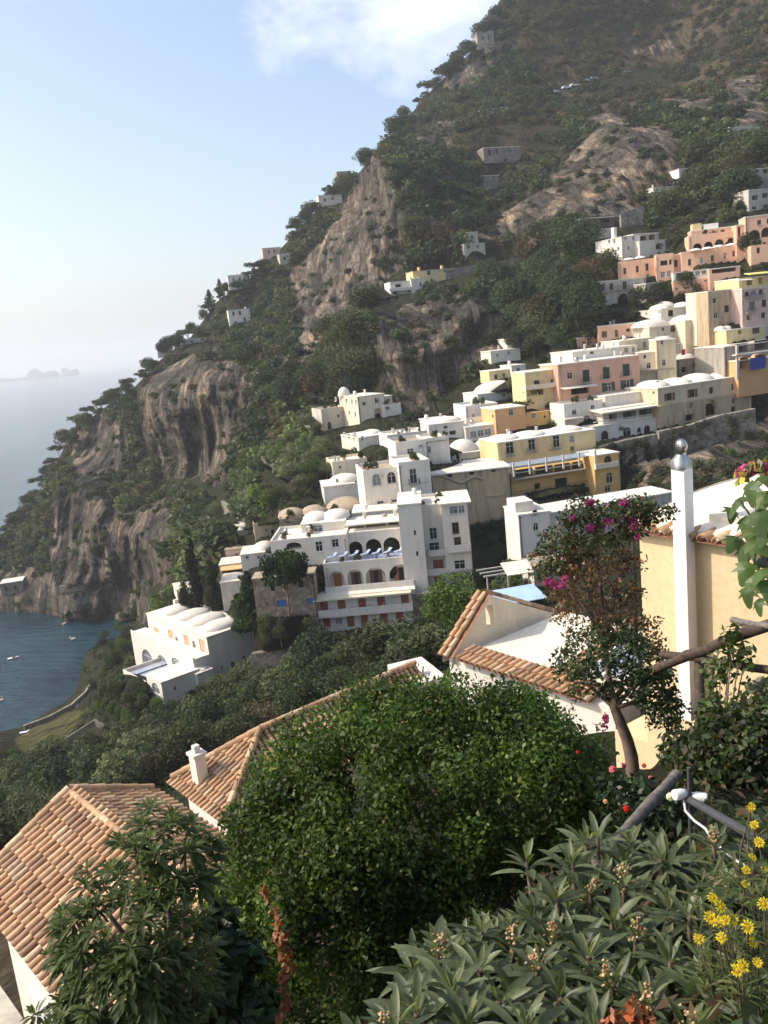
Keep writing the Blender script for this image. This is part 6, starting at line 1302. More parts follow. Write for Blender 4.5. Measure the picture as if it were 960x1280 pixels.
# the end gable: a thin full gable wall with a hole in it, its rakes capped with tiles
fg = Frame(L3 + E3 * .45, B3, E3); b2, z2 = 5.3, -.15
top = lambda b: zk * b / bk if b < bk else zk + (z2 - zk) * (b - bk) / (b2 - bk)
hb, hz = Frame(L3 + E3 * .45, B3, E3).uv(612, 770); h0, h1, q0, q1 = hb - .17, hb + .17, hz - .36, hz + .36
xs_ = sorted(set([b2 * i / 30 for i in range(31)] + [h0, h1, bk])); mb = MB()
for a0_, a1_ in zip(xs_[:-1], xs_[1:]):
    inh = h0 - .001 < a0_ < h1 - .001
    for o_ in (0, -.45):
        if inh: mb.quad(fg.pt(a0_, -.1, o_), fg.pt(a1_, -.1, o_), fg.pt(a1_, q0, o_), fg.pt(a0_, q0, o_)); mb.quad(fg.pt(a0_, q1, o_), fg.pt(a1_, q1, o_), fg.pt(a1_, top(a1_), o_), fg.pt(a0_, top(a0_), o_))
        else: mb.quad(fg.pt(a0_, -.3, o_), fg.pt(a1_, -.3, o_), fg.pt(a1_, top(a1_), o_), fg.pt(a0_, top(a0_), o_))
    mb.quad(fg.pt(a0_, top(a0_), 0), fg.pt(a1_, top(a1_), 0), fg.pt(a1_, top(a1_), -.45), fg.pt(a0_, top(a0_), -.45))
for (p, q) in (((h0, q0), (h1, q0)), ((h1, q0), (h1, q1)), ((h1, q1), (h0, q1)), ((h0, q1), (h0, q0))): mb.quad(fg.pt(*p, 0), fg.pt(*q, 0), fg.pt(*q, -.45), fg.pt(*p, -.45))
H.put(mb, 'pierced_gable', 'cream')
UR = uv3(B3 * bk + ZV * zk); sR = math.hypot(bk, zk); mb = MB(); tiles(mb, L3 - E3 * .1 + ZV * .04, E3, UR, [(0, -.1), (.62, -.1), (.62, sR), (0, sR)], .25, .36, .1); H.put(mb, 'gable_tiles', 'tile')
mb = MB(); ridge_tiles(mb, fg.pt(b2, z2 + .03, -.2), fg.pt(bk - .05, zk + .05, -.2), .12, .36); H.put(mb, 'wall_coping', 'tile')
UF = uv3(B3 * 1.0 + ZV * .22); mb = MB(); tiles(mb, L3 - B3 * .12 + ZV * .02, E3, UF, [(.7, 0), (w3 + 1.0, 0), (w3 + 1.0, .95), (.7, .95)], .235, .42, .1); H.put(mb, 'eave_tiles', 'tile')
mb = MB(); O_ = L3 + E3 * (w3 - .75) + B3 * .8 + ZV * .22; UQ = uv3(B3 + ZV * .16); tiles(mb, O_, E3, UQ, [(0, 0), (.72, 0), (.72, 3.6), (0, 3.6)], .235, .36, .1); H.put(mb, 'side_tiles', 'tile')
mb = MB(); O_ = L3 + E3 * (w3 + .1) + B3 * 1.1 + ZV * .28; mb.obox(O_, E3 * 1.2, uv3(B3 + ZV * .25) * 1.7, ZV * .07); sk = H.put(mb, 'skylight', 'whitemetal'); mb = MB(); mb.obox(O_ + E3 * .08 + B3 * .08 + ZV * .1, E3 * 1.04, uv3(B3 + ZV * .25) * 1.5, ZV * .02); H.child(mb, 'pane', 'panel', sk)
# low white terrace left of it
H = House('low_white_terrace', 'low white walled flat roof just above the round bush', 'house', 508, 862, 33); H.block((517, 866), (554, 852), 20, 33, 2.2, 'white', 4, roof='flat')
r_ = empty('antenna', at(506, 858, 36), 'thin roof antenna with crossbars above the wooded valley', 'antenna'); mb = MB(); mb.tube([(0, 0, -1), (0, 0, 1.25)], .025, 6); mb.build('mast', 'greymetal', r_)
mb = MB(); [mb.tube([(-.35 + .1 * k, -.1, 1.2 - .2 * k), (.35 - .1 * k, .1, 1.25 - .2 * k)], .015, 5) for k in range(3)]; mb.build('crossbar', 'greymetal', r_)

# yellow house with the white flue
E4, B4 = dirs(-55); A4 = at(799, 662, 17.6); H = House('yellow_house_near', 'pale yellow house with a white roof, tile eave and tall square white flue', 'house', 799, 662, 17.6); H.root.name = 'near_yellow_house'; H.o = A4 - ZV * 5; H.root.location = tuple(H.o)
fr = Frame(A4, E4, -B4); W4 = fr.uv(960, 690)[0] + 3.0; mb = MB()
mb.obox(fr.pt(0, -9, 0), E4 * W4, B4 * 5.9, ZV * 9.1); H.put(mb, 'wall', 'nearyellow'); mb = MB(); mb.obox(fr.pt(-.9, -9, -.06), E4 * .89, B4 * 3, ZV * 4.4); H.put(mb, 'lower_wall', 'nearyellow')
mb = MB(); nk = 14; bw = 6.0
def rz(t): return .14 + .26 * math.sin(t * math.pi)
vs = []
for i in range(nk + 1):
    t = i / nk
    for a in np.linspace(-.15, W4, 12): u = a / W4; vs.append(A4 + E4 * a + B4 * (t * bw - .05) + ZV * (rz(t) + .45 * math.sin(min(1, u * 1.1) * math.pi) * math.sin(t * math.pi)))
mb.add(vs, [(i * 12 + j, i * 12 + j + 1, i * 12 + 13 + j, i * 12 + 12 + j) for i in range(nk) for j in range(11)], 0, True)
mb.quad(A4 - E4 * .15 - B4 * .05, A4 + E4 * W4 - B4 * .05, A4 + E4 * W4 - B4 * .05 + ZV * .16, A4 - E4 * .15 - B4 * .05 + ZV * .16)
mb.add([A4 - E4 * .15 + B4 * (t * bw - .05) + ZV * (rz(t)) for t in np.linspace(0, 1, 9)] + [A4 - E4 * .15 + B4 * (bw - .05), A4 - E4 * .15 - B4 * .05], [tuple(range(11))]); H.put(mb, 'roof', 'roofcream')
mb = MB(); mb.obox(A4 + E4 * 1.35 + B4 * .3 + ZV * .1, E4 * 2.4, B4 * .4, ZV * .3); H.put(mb, 'roof_step', 'roofcream')
mb = MB(); tiles(mb, A4 - B4 * .22 + ZV * .02, E4, uv3(B4 + ZV * .25), [(-.1, 0), (W4, 0), (W4, .4), (-.1, .4)], .30, .42, .115); H.put(mb, 'eave_tiles', 'tile')
fa, fz = fr.uv(862, 872, .2); fa2, fz2 = fr.uv(850, 585, .2); mb = MB(); mb.obox(fr.pt(fa - .14, fz - .4, .1), E4 * .27, -B4 * .26, ZV * (fz2 - fz + .4)); fl = H.put(mb, 'flue', 'whitemetal')
ct = fr.pt(fa, fz2, .25)
mb = MB(); mb.lathe(ct, [(.185, 0), (.19, .14), (.10, .25), (.095, .3), (.12, .305)], 4); H.child(mb, 'flue_collar', 'steel', fl)
mb = MB(); cc = ct + ZV * .42; nb_ = 16
for k in range(nb_):
    a = 2 * math.pi * k / nb_; pts = []
    for q in range(9):
        p = math.pi * q / 8; tw = a + .7 * (q / 8); pts.append(cc + np.array([math.cos(tw) * math.sin(p) * .115, math.sin(tw) * math.sin(p) * .115, math.cos(p) * .13]))
    for q in range(8):
        t_ = np.array([-math.sin(a), math.cos(a), 0]) * .018; mb.quad(pts[q] - t_, pts[q] + t_ * 1.2, pts[q + 1] + t_ * 1.2, pts[q + 1] - t_)
H.child(mb, 'cowl', 'steel', fl)
for z_ in (-2.2, -4.4):
    mb = MB(); mb.obox(fr.pt(fa + .14, z_, .003), E4 * .12, -B4 * .1, ZV * .08); H.child(mb, 'bracket', 'steel', fl)

# ------------------------------------------------------------------ timber, lamp and cable in the garden
r_ = empty('garden_pergola', at(873, 907, 10.6), 'weathered dark timber pergola of crossed logs against the yellow wall', 'pergola')
def log(name, a, b, da, db, r, mat='darkwood', root=r_):
    p, q = at(*a, da), at(*b, db); o_ = np.array(root.location); mb = MB(); k = 7; rr = random.Random(int(a[0])); pts = [p + (q - p) * i / k + np.array([rr.uniform(-.015, .015) for _ in range(3)]) for i in range(k + 1)]
    mb.tube(pts, [r * rr.uniform(.9, 1.1) for _ in pts], 9); return mb.build(name, mat, root, o_)
log('beam', (821, 836), (985, 772), 11.2, 9.2, .06); log('beam', (829, 817), (990, 842), 11.0, 9.4, .045); log('post', (874, 824), (877, 985), 10.6, 10.3, .055); log('beam', (939, 858), (990, 844), 10.0, 9.6, .05, 'greywood'); log('beam', (916, 777), (990, 787), 10.0, 9.0, .035, 'greywood')
def solo_log(name, label, a, b, da, db, r, mat, cat, square=False):
    p, q = at(*a, da), at(*b, db); mb = MB(); pts = [p + (q - p) * i / 6 for i in range(7)]
    mb.tube(pts, [r * (1 + .12 * math.sin(i * 2.1)) for i in range(7)] if not square else r, 4 if square else 10); return tag(mb.build(name, mat, None, p), label, cat)
solo_log('wooden_pole', 'dark bare wooden pole leaning diagonally across the garden', (742, 1082), (846, 968), 5.9, 7.2, .04, 'greywood', 'pole')
solo_log('metal_bar', 'dark grey square metal bar sloping down to the yellow daisies', (862, 1000), (948, 1050), 6.0, 4.6, .03, 'greymetal', 'bar', True)
r_ = empty('garden_lamp', at(862, 992, 6.0), 'twin white garden floodlight on a short grey stake', 'lamp'); o_ = np.array(r_.location)
mb = MB(); mb.tube([o_ + ZV * .18, o_ - ZV * .5], .014, 8); mb.build('stake', 'greymetal', r_, o_)
for s_ in (-1, 1):
    mb = MB(); c_ = o_ + _R * (.045 * s_ + .0) - _U * .01 * (s_ + 1); ax = uv3(_R * s_ + _U * -.1 - _f * .3); mb.lathe(c_, [(.001, -.03), (.022, -.03), (.032, 0), (.035, .05), (.033, .06), (.026, .062), (.001, .05)], 16, 0, ax); mb.build('lamp_head', 'whiteplastic', r_, o_)
mb = MB(); cpx = [(855, 1000, 6), (857, 1014, 5.9), (868, 1026, 5.7), (882, 1036, 5.4), (892, 1052, 5.0), (910, 1068, 4.6), (930, 1082, 4.3)]; P_ = [at(*q) for q in cpx]; mb.tube(P_, .008, 6); tag(mb.build('lamp_cable', 'cable', None, P_[0]), 'pale electric cable hanging from the garden floodlight', 'cable')

# ------------------------------------------------------------------ garden plants
def poly_blobs(poly, d0, bulge, n, rpx, rng, back=True, flat=1.0):
    """clumps filling an outline: it is given depth like an inflated cushion, front and back"""
    pa = np.array(poly, float); x0, y0 = pa.min(0); x1, y1 = pa.max(0); out = []
    seg = [(pa[i], pa[(i + 1) % len(pa)]) for i in range(len(pa))]
    while len(out) < n:
        x, y = rng.uniform(x0, x1), rng.uniform(y0, y1)
        if not inpoly(np.array([x]), np.array([y]), poly)[0]: continue
        e = 1e9; q = np.array([x, y])
        for a, b in seg:
            t = np.clip((q - a) @ (b - a) / ((b - a) @ (b - a)), 0, 1); e = min(e, np.linalg.norm(q - a - t * (b - a)))
        s = min(1, e / (bulge * FPX / d0)); h = bulge * math.sqrt(max(0, 1 - (1 - s) ** 2)); sg = -1 if (not back or rng.random() < .68) else 1
        d = d0 + sg * h * rng.uniform(.75, 1.0); R = rpx * rng.uniform(.7, 1.25) * d / FPX
        out.append((at(x, y, d), (R, R, R * flat)))
    return out
def leafy(root, o, blobs, n, size, cols, mat, rng, shell=.5, name='foliage', up=.3, var=.2):
    V, F_, c = crown_cloud(rng, [(b[0] - o, b[1]) for b in blobs], n, size, cols, shell, up, var); return link(name, np_mesh(name, V, F_, mat, c), root)
def blades(base, axis, L, W, rng, n=5, droop=.25, fold=.25):
    """lance-shaped leaves: base points, unit directions, lengths and widths; each is folded along its midrib and droops"""
    k = len(base); axis = unit_rows(axis); side = unit_rows(np.cross(axis, np.array([0, 0, 1.0]) + rng.normal(0, .15, (k, 3)))); nrm = np.cross(side, axis)
    L = L[:, None]; W = W[:, None]; rows = []
    for i in range(n + 1):
        t = i / n; w = W * (math.sin(math.pi * min(1, t * .93 + .05)) ** .75) * (1 - .15 * t) if 0 < i < n else W * .04
        mid = base + axis * L * t + np.array([0, 0, -1.0]) * L * droop * t * t; rows += [mid - side * w / 2 + nrm * w * fold, mid, mid + side * w / 2 + nrm * w * fold]
    V = np.stack(rows, 1).reshape(-1, 3); m_ = 3 * (n + 1); f = []
    for i in range(n):
        a = 3 * i; f += [(a, a + 1, a + 4, a + 3), (a + 1, a + 2, a + 5, a + 4)]
    F_ = (np.array(f)[None] + (np.arange(k) * m_)[:, None, None]).reshape(-1, 4)
    return V, F_, len(f)
def rosettes(centres, axes, nl, L, W, cols, rng, young=(0.16, 0.19, 0.07), n=5, droop=.3, spread=(.15, 1.75)):
    bs, ax, LL, WW, cc = [], [], [], [], []
    for c, a in zip(centres, axes):
        a = uv3(a); u = uv3(np.cross(a, [.3, .9, .2])); v = np.cross(a, u); m = int(nl * rng.uniform(.8, 1.2)); g0 = rng.uniform(0, 6.28); sc = rng.uniform(.8, 1.15)
        for i in range(m):
            f = (i + .5) / m; th = spread[0] + (spread[1] - spread[0]) * f ** .8 + rng.normal(0, .1); ph = g0 + i * 2.4 + rng.normal(0, .2)
            d = a * math.cos(th) + (u * math.cos(ph) + v * math.sin(ph)) * math.sin(th)
            bs.append(c - a * f * L * .35 + d * .01); ax.append(d); l = L * sc * (.5 + .5 * min(1, f * 2.2)) * rng.uniform(.85, 1.15); LL.append(l); WW.append(W * l / L * rng.uniform(.85, 1.15))
            col = np.array(cols[rng.integers(0, len(cols))]) * rng.uniform(.75, 1.25); y = max(0, 1 - f * 3.2); cc.append(col * (1 - y) + np.array(young) * y)
    V, F_, nf = blades(np.array(bs), np.array(ax), np.array(LL), np.array(WW), rng, n, droop); rib_fold = np.array([[1.16 if i % 2 else .98, .88 if i % 2 else 1.02] for i in range(n)]).ravel(); return V, F_, np.repeat(np.array(cc), nf, 0) * np.tile(rib_fold, len(cc))[:, None]  # leaf ribs, plus lighter and darker halves that paint the fold's shading
rng = np.random.default_rng(50)
# the big round bush
BUSH = [(268, 1090), (278, 1040), (300, 990), (335, 935), (380, 900), (430, 880), (500, 862), (560, 848), (620, 868), (690, 885), (735, 915), (765, 960), (768, 1010), (750, 1055), (700, 1075), (655, 1090), (620, 1125), (575, 1150), (530, 1180), (515, 1240), (470, 1300), (330, 1300), (310, 1230), (285, 1160)]
o_ = at(640, 1150, 8.8); r_ = empty('round_bush', o_, 'big round dense dark green bush in the middle of the garden', 'bush')
BG = [(0.040, 0.074, 0.013), (0.055, 0.094, 0.016), (0.074, 0.117, 0.02), (0.044, 0.078, 0.014), (0.12, 0.155, 0.034), (0.05, 0.085, 0.016), (0.044, 0.078, 0.014)]
bl = poly_blobs(BUSH, 8.9, 1.55, 330, 30, rng)
V1, F1, c1 = crown_cloud(rng, [(b[0] - o_, b[1]) for b in bl], 125000, .033, BG, .3, .35, .42)
# upright shoots along the top edge
sh = [(rng.uniform(300, 760), 0) for _ in range(150)]; pts_ = []; top = np.array(sorted(BUSH[1:13]))
for x, _ in sh:
    y = np.interp(x, top[:, 0], top[:, 1]) + rng.uniform(0, 45); b0 = at(x, y, 8.9 - rng.uniform(0, .9)); hgt = rng.uniform(.12, .34); lean = rng.normal(0, .1, 2)
    for q in range(16): f = q / 15; pts_.append(b0 + np.array([lean[0] * f * hgt * 2, lean[1] * f * hgt * 2, f * hgt]) + rng.normal(0, .014, 3))
pts_ = np.array(pts_) - o_; k = len(pts_); V2, F2 = diamonds(pts_, unit_rows(rng.normal(size=(k, 3))), unit_rows(rng.normal(size=(k, 3)) * .6 + [0, 0, 1.0]), rng.uniform(.035, .055, k), rng.uniform(.014, .022, k))
link('foliage', np_mesh('foliage', np.concatenate([V1, V2]), np.concatenate([F1, F2 + len(V1)]), 'leaf_gloss', np.concatenate([c1, mixcol(rng, k, [(0.05, 0.10, .02), (.04, .085, .016)])])), r_)
mb = MB()
for k_ in range(7):
    q = at(rng.uniform(420, 700), rng.uniform(930, 1060), 8.9) - o_; s_ = np.array([rng.uniform(-.2, .1), rng.uniform(-.1, .1), -.6]); mb.tube([s_, s_ * .4 + np.array([0, 0, .3]), q * .5 + np.array([0, 0, .15]), q], [.07, .055, .04, .015], 7)
mb.build('trunk', 'bark', r_)
# strand of dried red creeper hanging on its left side
o2 = at(345, 1180, 7.5); r2_ = empty('dried_creeper', o2, 'strand of orange red dried creeper hanging down the left of the round bush', 'creeper')
bl = [(at(x, y, 7.45), (w_ * .007, w_ * .007, .045)) for x, y, w_ in [(331, 1112, 5), (335, 1122, 5), (343, 1140, 6), (347, 1155, 6), (350, 1170, 8), (354, 1182, 8), (357, 1195, 9), (360, 1210, 9), (354, 1224, 6), (350, 1240, 6), (356, 1255, 8), (350, 1270, 7)]]
leafy(r2_, o2, bl, 330, .036, [(.34, .11, .05), (.28, .08, .04), (.40, .2, .1), (.36, .2, .1)], 'leaf_near', rng, .3)
mb = MB(); mb.tube([b[0] - o2 for b in bl], .006, 5); mb.build('stem', 'bark', r2_)
# whorl-leaved shrub at the lower left
SHR = [(62, 1150), (95, 1110), (100, 1075), (140, 1085), (150, 1040), (185, 1000), (230, 1015), (268, 1035), (272, 1100), (262, 1150), (268, 1230), (240, 1300), (60, 1300), (25, 1262), (90, 1240), (60, 1195)]
o3 = at(205, 1290, 6.6); r3 = empty('whorled_shrub', o3, 'dark shrub with whorls of narrow leaves in front of the large tiled roof', 'shrub')
bl = poly_blobs(SHR, 6.4, .75, 235, 10, rng); cen = np.array([b[0] for b in bl]) - o3; mid_ = cen.mean(0); ax = unit_rows((cen - mid_) * [1, 1, .7] + [0, 0, .55] + rng.normal(0, .25, cen.shape))
V, F_, c = rosettes(cen, ax, 20, .115, .033, [(.05, .072, .022), (.07, .095, .03), (.09, .115, .038), (.11, .13, .05)], rng, (.10, .14, .04), 3, .22, (.45, 1.75))
link('foliage', np_mesh('foliage', V, F_, 'leaf_gloss', c), r3); mb = MB(); bt = np.array([.0, 0, -.4])
for px in [(228, 1140), (200, 1080), (120, 1120), (110, 1210), (60, 1255), (235, 1200), (170, 1150), (230, 1050)]:
    q = at(*px, 6.4) - o3; mb.tube([bt, bt * .5 + q * .25 + np.array([.05, 0, .05]), q * .65 + np.array([.06, 0, 0]), q], [.045, .035, .022, .008], 7)
for q in cen[::4]: mb.tube([q * .75 + mid_ * .2, q], [.008, .005], 4)
mb.build('stem', 'bark', r3)
# broad-leaved vine between the two
o4 = at(285, 1290, 6.9); r4 = empty('broad_leaf_vine', o4, 'dark broad leaved vine filling the gap left of the round bush', 'vine')
bl = poly_blobs([(240, 1160), (275, 1130), (300, 1160), (330, 1220), (345, 1300), (235, 1300), (225, 1220)], 7.0, .4, 60, 16, rng); leafy(r4, o4, bl, 1900, .085, [(.02, .042, .014), (.03, .058, .018), (.045, .08, .025)], 'leaf_near', rng, .4, up=.5)
mb = MB(); [mb.tube([(0, 0, -.5), b[0] - o4], [.014, .006], 5) for b in bl[::5]]; mb.build('stem', 'bark', r4)

# loquat with long ribbed leaves
LOQ = [(747, 1052), (716, 1082), (826, 1078), (893, 1058), (602, 1168), (697, 1128), (738, 1122), (765, 1158), (838, 1206), (548, 1196), (640, 1186), (565, 1240), (700, 1252), (622, 1256), (765, 1236), (520, 1272), (672, 1214), (795, 1176), (862, 1150), (905, 1112), (585, 1282), (735, 1200), (664, 1150), (880, 1248), (810, 1262), (860, 1290), (655, 1290), (740, 1290), (490, 1290), (930, 1230), (780, 1110), (600, 1215), (690, 1180), (835, 1140)]
LC = [(.105, .125, .060), (.085, .105, .048), (.13, .15, .075), (.07, .092, .040)]
def loquat(lst, label, base, seed):
    rg = np.random.default_rng(seed); o = at(*base); r = empty('loquat_tree', o, label, 'tree'); cs, axs = [], []
    for (x, y) in lst:
        d = 4.55 - (y - 1040) / 250 * 1.35 + rg.uniform(-.12, .12); cs.append(at(x, y - 4, d) - o); axs.append([rg.normal(0, .28), rg.normal(-.1, .28), 1.0])
    ex = []
    for c, a in zip(cs, axs):
        for q in range(3): ex.append((c + np.array([rg.normal(0, .12), rg.uniform(.0, .28), rg.uniform(-.28, -.12)]), [rg.normal(0, .35), rg.normal(0, .35), 1.0]))
    C_ = np.array(cs + [e[0] for e in ex]); A_ = [*axs, *[e[1] for e in ex]]
    V, F_, c = rosettes(C_, A_, 17, .185, .038, LC, rg, (.17, .19, .08), 6, .24, (.15, 1.75)); link('foliage', np_mesh('foliage', V, F_, 'leaf_near', c), r)
    mb = MB()
    for c in C_: mb.tube([np.array([c[0] * .5, c[1] * .5, min(-.5, c[2] - .9)]), np.array([c[0] * .85, c[1] * .85, c[2] - .35]), c], [.028, .016, .009], 7)
    mb.build('stem', 'bark', r)
    for c, a in zip(cs, axs):
        if rg.random() < .5: continue
        mb = MB()
        for q in range(34):
            f = rg.random(); p = c + uv3(a) * (f * .09 + .0) + rg.normal(0, .020 * (1.2 - f), 3); s_ = rg.uniform(.005, .009); col = np.array([(.42, .27, .13), (.34, .19, .09), (.55, .42, .25)][rg.integers(0, 3)])
            mb.add([p + np.array(v) * s_ for v in ((1, 0, 0), (0, 1, 0), (-1, 0, 0), (0, -1, 0), (0, 0, 1), (0, 0, -1))], [(0, 1, 4), (1, 2, 4), (2, 3, 4), (3, 0, 4), (1, 0, 5), (2, 1, 5), (3, 2, 5), (0, 3, 5)], 0, True, tuple(col))
        mb.build('flower_cluster', 'bud', r)
loquat([q for q in LOQ if q[0] < 690], 'left loquat tree with long ribbed grey green leaves and rusty flower buds', (585, 1400, 3.8), 1)
loquat([q for q in LOQ if 690 <= q[0] < 800], 'middle loquat tree, its tallest shoot reaching towards the wooden pole', (745, 1400, 3.8), 2)
loquat([q for q in LOQ if q[0] >= 800], 'loquat tree beside the yellow daisies', (855, 1400, 3.6), 3)
# yellow daisies
DA = [(940, 1008), (943, 1031), (949, 1053), (941, 1072), (933, 1088), (932, 1105), (891, 1122), (901, 1134), (894, 1150), (888, 1147), (900, 1153), (907, 1150), (916, 1150), (935, 1159), (941, 1178), (902, 1172), (874, 1173), (929, 1208), (947, 1203), (957, 1086), (922, 1213), (955, 1130), (937, 1012)]
o5 = at(940, 1330, 3.1); r5 = empty('daisy_shrub', o5, 'straggly shrub of bright yellow daisies at the lower right edge', 'flowers'); mbs = MB(); lb_, la_, ll_, lw_ = [], [], [], []
petal_me = None
for i, (x, y) in enumerate(DA):
    d = 3.25 - (y - 1000) * .0012 + rng.uniform(-.12, .12); p = at(x, y, d) - o5; nrm = uv3(np.array([rng.normal(-.2, .35), -.75 + rng.normal(0, .3), .7])); u = uv3(np.cross(nrm, [1, .2, .1])); v = np.cross(nrm, u); R_ = rng.uniform(.015, .024); mb = MB(); np_ = 13
    for k_ in range(np_):
        a = 2 * math.pi * k_ / np_ + rng.normal(0, .06); dr = u * math.cos(a) + v * math.sin(a); sd = np.cross(nrm, dr); l = R_ * rng.uniform(.85, 1.1)
        mb.add([p + dr * R_ * .2, p + dr * l * .7 - sd * R_ * .13 + nrm * .002, p + dr * l - nrm * .002, p + dr * l * .7 + sd * R_ * .13 + nrm * .002], [(0, 1, 2, 3)], 0, False, tuple(np.array([.80, .60, .03]) * rng.uniform(.85, 1.1)))
    mb.cap(p + nrm * .001, u * R_ * .3, v * R_ * .3, nrm * R_ * .16, 0, 8, 2); mb.c = [q if q is not None else (.62, .36, .02) for q in mb.c]; mb.build('flower', 'petal', r5)
    e = p + np.array([rng.uniform(-.02, .12), rng.uniform(0, .1), -rng.uniform(.35, .5)]); mbs.tube([p, (p + e) / 2 + np.array([-.01, 0, .04]), e], [.0025, .0035, .005], 5)
    for q in range(22): f = rng.random(); lb_.append(p * (1 - f) + e * f); la_.append([rng.normal(), rng.normal(), .5]); ll_.append(rng.uniform(.035, .065)); lw_.append(rng.uniform(.006, .010))
for q in range(420): lb_.append(at(rng.uniform(870, 985), rng.uniform(1080, 1290), rng.uniform(3.0, 3.6)) - o5); la_.append([rng.normal(), rng.normal(), .6]); ll_.append(rng.uniform(.05, .09)); lw_.append(rng.uniform(.008, .013))
mbs.build('stem', 'bark', r5); V, F_, nf = blades(np.array(lb_), np.array(la_), np.array(ll_), np.array(lw_), rng, 3, .15); link('foliage', np_mesh('foliage', V, F_, 'leaf_near', np.repeat(mixcol(rng, len(lb_), [(.09, .12, .03), (.07, .10, .025), (.13, .13, .05)]), nf, 0)), r5)
# tangled creeper on the right, and roses
o6 = at(900, 985, 9.2); r6 = empty('creeper_bush', o6, 'tangled green creeper under the pergola at the right edge', 'bush')
bl = poly_blobs([(842, 985), (838, 935), (865, 912), (880, 885), (915, 872), (945, 850), (1010, 860), (1010, 1020), (930, 1010), (880, 995)], 9.0, .8, 130, 18, rng); leafy(r6, o6, bl, 9000, .052, [(.045, .07, .022), (.06, .09, .028), (.035, .05, .02), (.09, .075, .04)], 'leaf_near', rng, .4, var=.3)
bl2 = [(at(x, y, 9.6), (.14, .14, .2)) for x, y in [(893, 870), (900, 850), (910, 830), (925, 815), (915, 800), (890, 840), (905, 890), (930, 830)]]; leafy(r6, o6, bl2, 420, .055, [(.07, .10, .02), (.05, .08, .02)], 'leaf_near', rng, .2)
mb = MB(); [mb.tube([(0, 0, -.6), (b[0] - o6) * .6, b[0] - o6], [.015, .01, .005], 5) for b in (bl[::9] + bl2)]; mb.build('stem', 'bark', r6)
o7 = at(800, 1040, 7.6); r7 = empty('rose_bush', o7, 'low rose bush with a few pink and red blooms below the bougainvillea trunk', 'rose bush')
bl = poly_blobs([(745, 975), (775, 962), (800, 975), (845, 1000), (870, 1040), (850, 1075), (800, 1080), (760, 1050), (745, 1010)], 7.8, .4, 80, 14, rng); leafy(r7, o7, bl, 3800, .04, [(.03, .055, .02), (.045, .075, .025), (.025, .04, .018)], 'leaf_near', rng, .3, var=.3)
mb = MB(); [mb.tube([(0, 0, -.4), b[0] - o7], [.01, .005], 5) for b in bl[::6]]; mb.build('stem', 'bark', r7)
for (x, y, d, s_, col) in [(766, 962, 7.6, .045, (.75, .25, .28)), (805, 957, 8.6, .03, (.7, .2, .2)), (813, 973, 8.4, .035, (.75, .22, .26)), (783, 1011, 7.0, .035, (.65, .03, .03)), (757, 1002, 7.2, .025, (.8, .45, .4)), (780, 957, 8.4, .03, (.7, .1, .3)), (838, 996, 7.3, .045, (.8, .78, .74)), (722, 940, 7.5, .02, (.6, .06, .04))]:
    p = at(x, y, d) - o7; k_ = 26; dd = unit_rows(rng.normal(size=(k_, 3))); V, F_ = diamonds(p + dd * s_ * .55, dd, rng.normal(size=(k_, 3)), s_ * 1.1, s_ * .9); link('bloom', np_mesh('bloom', V, F_, 'petal', mixcol(rng, k_, [col], .12)), r7)
# fallen orange foliage at the very bottom
o8 = at(795, 1285, 3.3); r8 = empty('autumn_weed', o8, 'red orange dried weed between the loquat leaves at the bottom edge', 'weed'); bl = [(at(x, y, 3.25), (.03, .03, .035)) for x, y in [(795, 1258), (800, 1268), (785, 1275), (770, 1275), (812, 1280), (760, 1280)]]; leafy(r8, o8, bl, 150, .020, [(.40, .10, .03), (.34, .13, .05)], 'leaf_near', rng, .3); mb = MB(); [mb.tube([(0, 0, -.2), b[0] - o8], [.006, .003], 5) for b in bl]; mb.build('stem', 'bark', r8)
# bougainvillea
o9 = at(791, 975, 14.0); r9 = empty('bougainvillea', o9, 'tall bougainvillea with magenta bracts and dry brown middle beside the yellow wall', 'bougainvillea')
pt9 = [(796, 1012, 14), (791, 965, 14), (789, 945, 13.9), (784, 925, 13.8), (776, 905, 13.7), (768, 885, 13.6), (762, 855, 13.7), (756, 800, 13.8), (752, 740, 13.8), (745, 690, 13.7)]; mb = MB(); P_ = [at(*q) - o9 for q in pt9]; mb.tube(P_, [.115, .105, .10, .09, .085, .07, .05, .04, .03, .02], 9)
for e in [(705, 850), (820, 850), (800, 790), (720, 760), (790, 690), (700, 660), (800, 640), (835, 890), (700, 730)]:
    s_ = P_[5 + (0 if e[1] > 780 else 2)]; q = at(*e, 13.6) - o9; mb.tube([s_, (s_ + q) / 2 + np.array([0, 0, .15]), q], [.04, .025, .008], 6)
mb.build('trunk', 'pinebark', r9)
GR = [(.03, .05, .02), (.045, .07, .028), (.06, .085, .03)]; BR = [(.16, .085, .05), (.22, .11, .06), (.12, .07, .045), (.28, .16, .06), (.06, .07, .03), (.10, .09, .045)]
bl = poly_blobs([(695, 835), (712, 800), (745, 780), (800, 790), (838, 838), (848, 880), (842, 915), (822, 905), (800, 880), (770, 862), (742, 872), (715, 870)], 13.6, .9, 120, 13, rng); leafy(r9, o9, bl, 5800, .048, GR, 'leaf_near', rng, .3, 'lower_foliage', .2, .3)
bl = poly_blobs([(668, 690), (690, 680), (745, 672), (795, 690), (800, 745), (830, 790), (812, 850), (790, 800), (730, 800), (700, 790), (682, 740), (655, 700)], 13.8, .7, 150, 12, rng); leafy(r9, o9, bl, 4600, .042, BR, 'leaf_near', rng, .2, 'dry_foliage', .2, .3)
